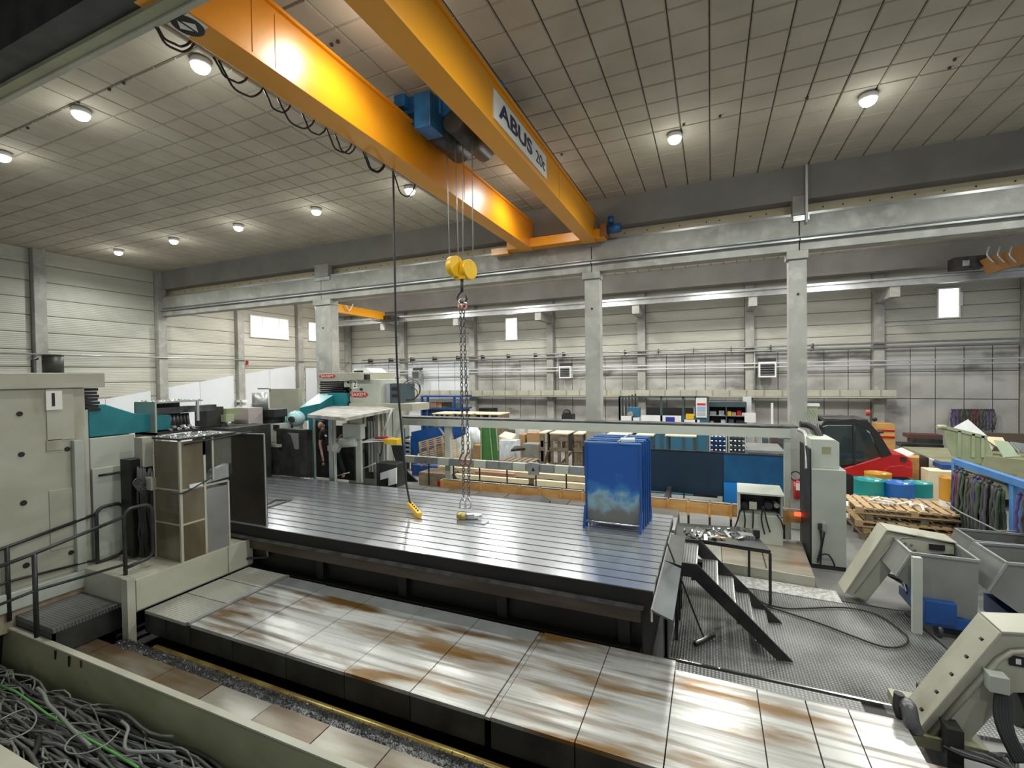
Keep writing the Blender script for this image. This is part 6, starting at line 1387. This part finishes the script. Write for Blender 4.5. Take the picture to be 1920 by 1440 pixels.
for y in (779, 796): qq = rb(1327, y, 1400, y+1.5, 14.6, .45); MB().box(*qq).build('shelf', GREYM, t)
for k, (x0, y0, x1, y1, ma) in enumerate(((1331, 771, 1343, 779, GREYM), (1348, 770, 1358, 779, CHROME), (1364, 771, 1371, 779, YELLOW), (1372, 773, 1380, 779, CARD), (1382, 770, 1390, 779, RED), (1391, 774, 1397, 779, WHITE), (1332, 789, 1338, 796, GREYM), (1352, 787, 1360, 796, WHITE), (1366, 786, 1376, 796, SLATE), (1380, 788, 1396, 796, BLKM))):
    qq = rb(x0, y0, x1, y1, 14.7, .2); tag(MB().box(*qq).build('tool_box', ma), ['grey box', 'bright metal case', 'yellow case', 'brown carton', 'red case', 'small white carton', 'grey tin', 'white box', 'slate box', 'wide black case'][k]+(' on the upper shelf' if y0 < 780 else ' on the lower shelf')+' of the slate cupboard', 'box')
q = rb(1396, 774, 1417, 792, 14.57, .03); tag(MB().box(*q).build('notice', WHITE), 'white square notice right of the slate cupboard', 'notice')
q = rb(1393, 744, 1409, 775, 15.2, .1, True); tag(MB().box(*q).build('white_locker', WHITEP), 'narrow white locker above and behind the square notice', 'locker')
q = rb(1446, 756, 1450, 800, 14.5, .08, True); tag(MB().box(*q).build('white_pole', WHITE), 'thin white pole left of the right column', 'pole')
# tool trolleys with blue racks
for k, (x0, x1) in enumerate(((1331, 1362), (1367, 1398))):
    t = thing('tool_trolley', ['left tool-holder trolley with blue inserts above the screens', 'right tool-holder trolley with grey frame above the screens'][k], 'tool trolley', tuple(at((x0+x1)/2, 850, Y=12.5)), 'tool-holder trolleys behind the screens')
    q = rb(x0, 818, x1, 852, 12.5, .35); zt2 = q[5]
    for x in (q[0], q[1]):
        MB().box(x-.015, x+.015, 12.5, 12.53, 0, zt2+.12).build('post', CREAM2, t); MB().box(x-.015, x+.015, 12.82, 12.85, 0, zt2+.12).build('post', CREAM2, t)
    for j in range(4):
        zz = q[4]+(zt2-q[4])*(j+.3)/4; MB().box(q[0], q[1], 12.52, 12.82, zz, zz+.05).build('insert_row', BLUE if k == 0 else SLATE, t)
        for i in range(4): xx = q[0]+(q[1]-q[0])*(i+.5)/4; MB().cyl((xx, 12.5, zz+.05), (xx, 12.5, zz+.09), .03, 8).build('tool_cone', CHROME, t)
q = rb(1398, 845, 1472, 868, 12.3, 1.4); tag(MB().box(q[0], q[1], q[2], 13.6, q[5]-.06, q[5]).box(q[0]+.1, q[1]-.1, q[2]+.2, 13.4, 0, q[5]-.06).build('surface_plate', GREYM), 'grey surface plate behind the bright blue screen', 'surface plate')
t = thing('machine_vice', 'dark machine and cream box on the surface plate behind the screens', 'machine', tuple(at(1455, 830, Y=14)))
q = rb(1445, 822, 1470, 845, 14, .4, True); MB().box(*q).build('body', GREASE, t); q = rb(1444, 816, 1458, 822, 14, .3); MB().box(*q).build('red_lid', RED, t); q = rb(1431, 822, 1441, 835, 13.8, .3, True); MB().box(*q).build('green_box', SLATE, t)
for k, (x0, x1) in enumerate(((1010, 1028), (1030, 1074), (1075, 1100), (1100, 1128), (1137, 1188), (1192, 1232), (1247, 1312))):
    yy = 803+k*.8; V = [at(x, y, Z=at(1100, 808, Y=12.6).z) for x, y in ((x0, yy+8), (x1-6, yy+8), (x1, yy+1), (x0+6, yy+1))]
    t = thing('plywood_table', ['first', 'second', 'third', 'fourth', 'fifth', 'sixth', 'seventh'][k]+' from the left in the row of pale plywood tops behind the beam', 'table', (V[0].x, V[0].y, 0), 'plywood-topped stands behind the beam')
    zz = V[0].z; x0_, x1_ = V[0].x, V[1].x; y0_, y1_ = V[0].y, V[0].y+.7
    MB().box(x0_, x1_, y0_, y1_, zz-.03, zz).build('plywood_top', WOODP, t)
    if k < 4:
        for j in range(3):
            xx = x0_+.02+(x1_-x0_-.1)*j/2; MB().box(xx, xx+.07, y0_+.02, y0_+.06, 0, zz-.03).build('wood_post', WOODG, t); MB().box(xx, xx+.06, y1_-.06, y1_-.02, 0, zz-.03).build('wood_post', WOODG, t)
        for zz2 in (.35, .75): MB().box(x0_, x1_, y0_, y0_+.03, zz2, zz2+.1).build('cross_board', WOODG, t)
        MB().bar((x0_, y0_+.3, .1), (x1_, y0_+.3, .7), .06).build('diagonal', WOODG, t)
        MB().box(x0_+.02, x1_-.02, y0_, y0_+.04, zz-.22, zz-.03).build('apron', WOODG, t)
    else:
        for xx in (x0_+.03, x1_-.08): MB().box(xx, xx+.05, y0_+.02, y1_-.02, 0, zz-.03).build('side', SLATE, t)
# crates with white tops etc left of them
for k, (x0, x1, y0, y1, ma, lb) in enumerate(((973, 984, 815, 833, CARD, 'brown carton pile left of the plywood stands'), (988, 1006, 812, 832, CARD, 'taller brown carton beside the plywood stands'))):
    q = rb(x0, y0, x1, y1, 13.2, .5, True); tag(MB().box(q[0], q[1], q[2], q[3], 0, q[5]).build('carton_stack', ma), lb, 'carton')
for k, (x0, x1, y0, y1, ma) in enumerate(((966, 976, 803, 811, WHITE), (990, 1004, 800, 811, WHITE), (940, 965, 805, 812, GREYM))):
    q = rb(x0, y0, x1, y1, 14.5, .4, True); tag(MB().box(*q).build('white_case', ma), ['small white case', 'larger white case', 'grey case'][k]+' standing behind the brown cartons', 'case')
slab([(935, 824, 0), (947, 815, .3), (968, 820, .3), (958, 830, 0)], 12.6, -.12, 'cardboard_sheet', WOODP, 'pale cardboard box with slanted lid left of the cartons', 'box')
q = rb(936, 826, 966, 850, 12.4, .4, True); tag(MB().box(*q).build('wrapped_pallet', FILM), 'foil-wrapped load right of the green boards', 'wrapped load')
slab([(958, 843, 0), (985, 840, .3), (990, 836, .5), (965, 836, .5)], 11.9, -.06, 'dark_plate', BLKM, 'flat dark plate on top of the wrapped load', 'plate')
q = rb(980, 833, 1010, 858, 12.2, .4, True); tag(MB().box(*q).build('pale_box', GREYM), 'pale grey box right of the dark plate', 'box')
px1 = at(973, 855, Y=11.0)
for k in range(2): pallet(at(975, 855, Y=11.2).x, 11.2, .35+k*.13, .95, .6, .13, 0, ['lower', 'upper'][k]+' brown pallet of the short stack right of the green boards', 'brown pallets right of the green boards', WOODG)
q = rb(950, 868, 1002, 873, 11.2, .5, True); tag(MB().box(q[0], q[1], 10.9, 11.6, 0, .34).build('low_platform', WOOD), 'low wooden platform under the short brown pallet stack', 'platform')
# green boards
t = thing('green_board', 'tall green board with pale edge strips standing behind the tray', 'panel', tuple(at(915, 865, Y=10.8)))
v = pt([(900, 800), (918, 800), (924, 868), (902, 868)], 10.8); MB().prism([(v[0][0], v[0][1]), (v[1][0], v[1][1]), (v[2][0], .15), (v[3][0], .15)], 'y', 10.8, 10.84).build('front_board', GREEN, t)
v2 = pt([(918, 800), (929, 800), (934, 850), (924, 868)], 10.8); MB().prism([(v2[0][0], v2[0][1]), (v2[1][0], v2[1][1]), (v2[2][0], .3), (v2[3][0], .15)], 'y', 10.81, 10.85).build('side_board', GREEN, t)
for a, b in (((902, 800), (903, 868)), ((918, 800), (924, 868)), ((930, 800), (934, 845))): MB().bar(at(*a, Y=10.78), at(*b, Y=10.78), .02).build('pale_strip', PALEG, t)
MB().box(v[3][0], v[2][0]+.2, 10.75, 11.0, 0, .15).build('base', BLKM, t)
# white rolls and film
for k, (x, y0, y1, w_) in enumerate(((852, 811, 862, 9), (862, 803, 860, 9), (872, 806, 858, 8))):
    a, b = at(x, y0, Y=11.4), at(x+6, y1, Y=11.2); tag(MB().cyl(Vector((b.x, b.y, .02)), a, .13, 14).build('foam_roll', mat('off_white_roll', (.68, .68, .6), (.58, .58, .5), (2, 2, 2), .6)), ['left', 'middle', 'right'][k]+' upright off-white roll among the wrapped rolls', 'roll', 'off-white rolls left of the green boards')
m_ = MB()
for k in range(9): m_.ball(at(880+random.uniform(-8, 12), 812+k*5, Y=11.6), random.uniform(.2, .3), 10, (1, .7, 1.1))
tag(m_.build('plastic_film', FILM), 'bulging white plastic film wrap left of the green boards', 'film')
q = rb(887, 835, 900, 862, 11.2, .3, True); tag(MB().box(*q).build('carton', CARD), 'brown carton tucked against the left of the green boards', 'carton')
# blue boards and leaning pallets
t = thing('blue_board', 'long bright blue board standing slanted behind the leaning pallet', 'board', tuple(at(800, 850, Y=11)))
v = pt([(771, 810), (820, 800), (872, 797), (872, 815), (826, 835), (772, 855)], 11.0); MB().prism(v, 'y', 11.0, 11.05).build('board', BLUE, t); MB().box(v[5][0], v[4][0], 11.0, 11.2, 0, .3).build('foot', BLUE, t)
t = thing('blue_board', 'short dark blue board beside the rear cabin desk', 'board', tuple(at(737, 850, Y=10.5)))
q = rb(718, 803, 756, 833, 10.5, .05); MB().box(q[0], q[1], q[2], q[3], q[4]-.3, q[5]).build('board', mat('mid_blue_board', (.015, .09, .2), rough=.5), t); MB().box(q[1]-.06, q[1], 10.5, 10.6, 0, q[5]).build('post', mat('mid_blue_board', (.015, .09, .2)), t)
q = rb(716, 845, 745, 868, 10.7, .4, True); tag(MB().box(q[0], q[1], q[2], q[3], 0, q[5]).build('blue_bin', mat('pale_blue_bin', (.05, .16, .32), rough=.5)), 'blue storage bin on the floor behind the rear cabin', 'bin')
t = thing('shelf_unit', 'grey shelf unit seen in the gap between the two blue boards', 'shelves', tuple(at(763, 870, Y=11.5)))
for k in range(5): q = rb(756, 825+k*8, 770, 829+k*8, 11.5, .3); MB().box(*q).build('shelf_board', GREYM, t)
for x in (755, 770): q = rb(x, 820, x+1.5, 860, 11.5, .3, True); MB().box(*q).build('upright', BLKM, t)
t = thing('leaning_pallet', 'slatted wooden pallet leaning on its edge in front of the blue board', 'pallet', tuple(at(810, 860, Y=10)))
for k in range(13):
    a, b = at(785+k*.3, 830+k*3.6, Y=10.0+k*.0), at(832+k*.6, 817+k*3.9, Y=10.25); MB().bar(a, b, .03, .024).build('slat', WOOD if k < 4 else WOODG, t)
for k in range(4): x = 787+k*14; MB().bar(at(x, 829-k*3.2, Y=10.02+.07*k), at(x+4, 874-k*2, Y=10.02+.07*k), .05).build('cross_bearer', WOOD, t)
for k in range(14): a, b = at(838+k*.9, 816+k*3.4, Y=10.3), at(848+k*.9, 814+k*3.4, Y=10.7); MB().bar(a, b, .03, .024).build('end_slat', WOOD, t)
MB().box(at(785, 870, Y=10).x, at(850, 870, Y=10.3).x, 10.0, 10.6, 0, .35).build('base_pile', WOODG, t)
# pallet tops (plywood stacks) above the beam
for k, (x0, x1, y0) in enumerate(((810, 845, 771), (842, 885, 771), (882, 937, 772))):
    Y = 12.8+k*.25; zz = at((x0+x1)/2, y0+4, Y=Y).z; xa, xb = at(x0, y0, Y=Y).x, at(x1, y0, Y=Y).x
    t = thing('plywood_stack', ['left', 'middle', 'right'][k]+' raised stack with pale plywood lid just above the cream beam', 'plywood stack', (xa, Y, 0), 'plywood-lidded stacks above the beam')
    MB().box(xa, xb, Y, Y+.8, zz-.03, zz).build('lid', WOODP, t)
    MB().box(xa+.05, xb-.05, Y+.05, Y+.75, .0, zz-.2).build('core', WOODG, t)
    for j in range(4): xx = xa+.03+(xb-xa-.12)*j/3; MB().box(xx, xx+.08, Y+.02, Y+.76, zz-.2, zz-.03).build('block', WOODG if j % 2 else GREYM, t)
q = rb(898, 766, 923, 773, 17.0, .5, True); tag(MB().box(*q).build('black_case', BLACK), 'wide black case by the far wall above the beam', 'case')
q = rb(1053, 777, 1073, 787, 16.5, .4, True); t = thing('black_compressor', 'small black compressor by the far wall, left of the middle column', 'compressor', (q[0], q[2], 0)); MB().box(*q).build('base', BLACK, t); p = at(1063, 775, Y=16.7); MB().ball(p, .16, 12).build('tank', BLACK, t)
for x in (700+0,): pass
# timber lengths on the floor behind the barrier
tb_ = [((823, 882), (1100, 905), 10.6, .12, WOODP, 'rearmost long pale timber behind the orange barrier'), ((855, 893), (990, 903), 9.9, .10, WOODP, 'nearer long pale timber just behind the orange barrier, left part'),
       ((893, 889), (965, 896), 10.3, .14, mat('pinkish_timber', (.42, .24, .16), (.35, .19, .12), (1, 6, 6), .6), 'pinkish brown timber lying over the pale timbers'), ((1003, 902), (1098, 912), 9.9, .12, WOODP, 'pale timber behind the barrier near the blue panels')]
for a, b, Y, w_, ma, lb in tb_:
    A2, B2 = at(*a, Y=Y), at(*b, Y=Y); A2.z = B2.z = .36; A2.y = B2.y = Y; tag(MB().bar(A2, B2, w_).build('timber', ma), lb, 'timber')
tr2 = thing('timber_trestle', 'dark low trestles carrying the long timbers', 'trestle', (-3, 10.2, 0))
for x in (-5.6, -4.6, -3.6, -2.6, -1.6, -.9): MB().box(x, x+.08, 9.8, 10.8, 0, .29).build('bearer', BLKM, tr2)
for k in range(26):
    x, y = random.uniform(930, 1095), random.uniform(875, 898); p = at(x, y, Y=random.uniform(10.6, 11.6)); p.z = .36+random.uniform(.02, .05); p.y = random.uniform(10.9, 11.6)
    tag(MB().ob(p, (random.uniform(.1, .45), random.uniform(.06, .2), random.uniform(.03, .1)), (random.uniform(-12, 12), random.uniform(-12, 12), random.uniform(0, 180))).build('offcut', random.choice((WOODP, WOOD, WHITE, WOODG))), 'loose offcut in the litter behind the lower cable tray', 'offcut', 'loose offcuts behind the cable tray')
q = rb(930, 876, 1096, 893, 10.9, .9); tag(MB().box(q[0], q[1], 10.85, 11.7, 0, .36).build('litter_base', WOODG), 'long low wooden platform under the litter of offcuts', 'platform')
# ================================================================= PERSON in the rear cabin
def skinned(name, joints, edges, ma, parent, sub=2, root=0):
    o = ORG[parent]; me = bpy.data.meshes.new(name); me.from_pydata([tuple((Vector(j[0])-o)*S) for j in joints], edges, [])
    ob = bpy.data.objects.new(name, me); C.objects.link(ob); ob.parent = parent; ORG[ob] = o
    sk = ob.modifiers.new('skin', 'SKIN'); sk.use_smooth_shade = True
    for i, j in enumerate(joints):
        r = j[1]; r = (r, r) if not hasattr(r, '__len__') else r; me.skin_vertices[0].data[i].radius = (r[0]*S, r[1]*S); me.skin_vertices[0].data[i].use_root = (i == root)
    s_ = ob.modifiers.new('sub', 'SUBSURF'); s_.levels = sub; s_.render_levels = sub
    me.materials.append(ma); return ob
YPp = 6.95
fo = at(640, 893, Y=YPp); fz = fo.z
pe = thing('person', 'person in black T-shirt and trousers leaning forward inside the rear cabin', 'person', (fo.x, YPp, fz))
def w(x, y, dy=0): return at(x, y, Y=YPp+dy)
hip = w(624, 843); ch_ = w(612, 815); nk = w(606, 806); hdp = w(603, 797)
body = skinned('body', [(hip, (.085, .07)), (w(618, 828), (.08, .065)), (ch_, (.10, .07)), (nk, .035), (w(604, 801, -.03), .035),
     (w(603, 812, -.1), .04), (w(600, 832, -.14), .028), (w(605, 858, -.2), .02), (w(606, 866, -.2), .022),
     (w(622, 812, .1), .04), (w(632, 828, .12), .028), (w(640, 815, .0), .02),
     (w(622, 852, -.05), .065), (w(624, 872, -.06), .045), (w(626, 892, -.05), .03), (w(622, 895, -.14), .028),
     (w(632, 852, .06), .065), (w(638, 872, .08), .045), (w(645, 890, .09), .03), (w(642, 895, .0), .028)],
    [(0, 1), (1, 2), (2, 3), (3, 4), (2, 5), (5, 6), (6, 7), (7, 8), (2, 9), (9, 10), (10, 11), (0, 12), (12, 13), (13, 14), (14, 15), (0, 16), (16, 17), (17, 18), (18, 19)], SKIN, pe)
shirt = skinned('t_shirt', [(w(622, 838), (.098, .083)), (w(618, 828), (.095, .078)), (ch_, (.115, .085)), (w(607, 807), (.05, .05)), (w(603, 811, -.1), .055), (w(601, 826, -.13), .048), (w(622, 811, .1), .055), (w(628, 822, .12), .048)],
    [(0, 1), (1, 2), (2, 3), (2, 4), (4, 5), (2, 6), (6, 7)], CLOTH, pe)
tro = skinned('trousers', [(w(623, 840), (.1, .085)), (w(622, 852, -.05), .08), (w(624, 872, -.06), .062), (w(626, 890, -.05), .055), (w(632, 852, .06), .08), (w(638, 872, .08), .062), (w(645, 888, .09), .055)],
    [(0, 1), (1, 2), (2, 3), (0, 4), (4, 5), (5, 6)], CLOTH, pe)
MB().ball(hdp, .075, 16, (.85, 1.0, 1.15)).ball(hdp+Vector((.03, -.075, -.0)), .016, 8).ball(hdp+Vector((.075, .0, -.01)), .018, 8, (.5, 1, 1.3)).build('head', SKIN, pe)
MB().ball(hdp+Vector((-.008, .02, .022)), .082, 16, (.9, 1.0, 1.05)).build('hair', mat('dark_hair', (.02, .013, .01), rough=.7), pe)
for s_ in (-1, 1): MB().ball(hdp+Vector((.03+s_*.022, -.07, .012)), .008, 8).build('eye', INK, pe)
hw = w(606, 868, -.2)
for k in range(4): MB().tube([hw+Vector((-.018+k*.012, 0, 0)), hw+Vector((-.02+k*.013, -.005, -.035)), hw+Vector((-.018+k*.012, .01, -.06+.004*abs(k-1.5)))], .0065, 6).build('finger', SKIN, pe)
MB().tube([hw+Vector((.018, -.01, .01)), hw+Vector((.035, -.015, -.015)), hw+Vector((.035, -.01, -.035))], .008, 6).build('thumb', SKIN, pe)
MB().ob(w(611, 817, -.105), (.05, .01, .03), (0, 20, 0)).build('shirt_print', WHITE, pe)
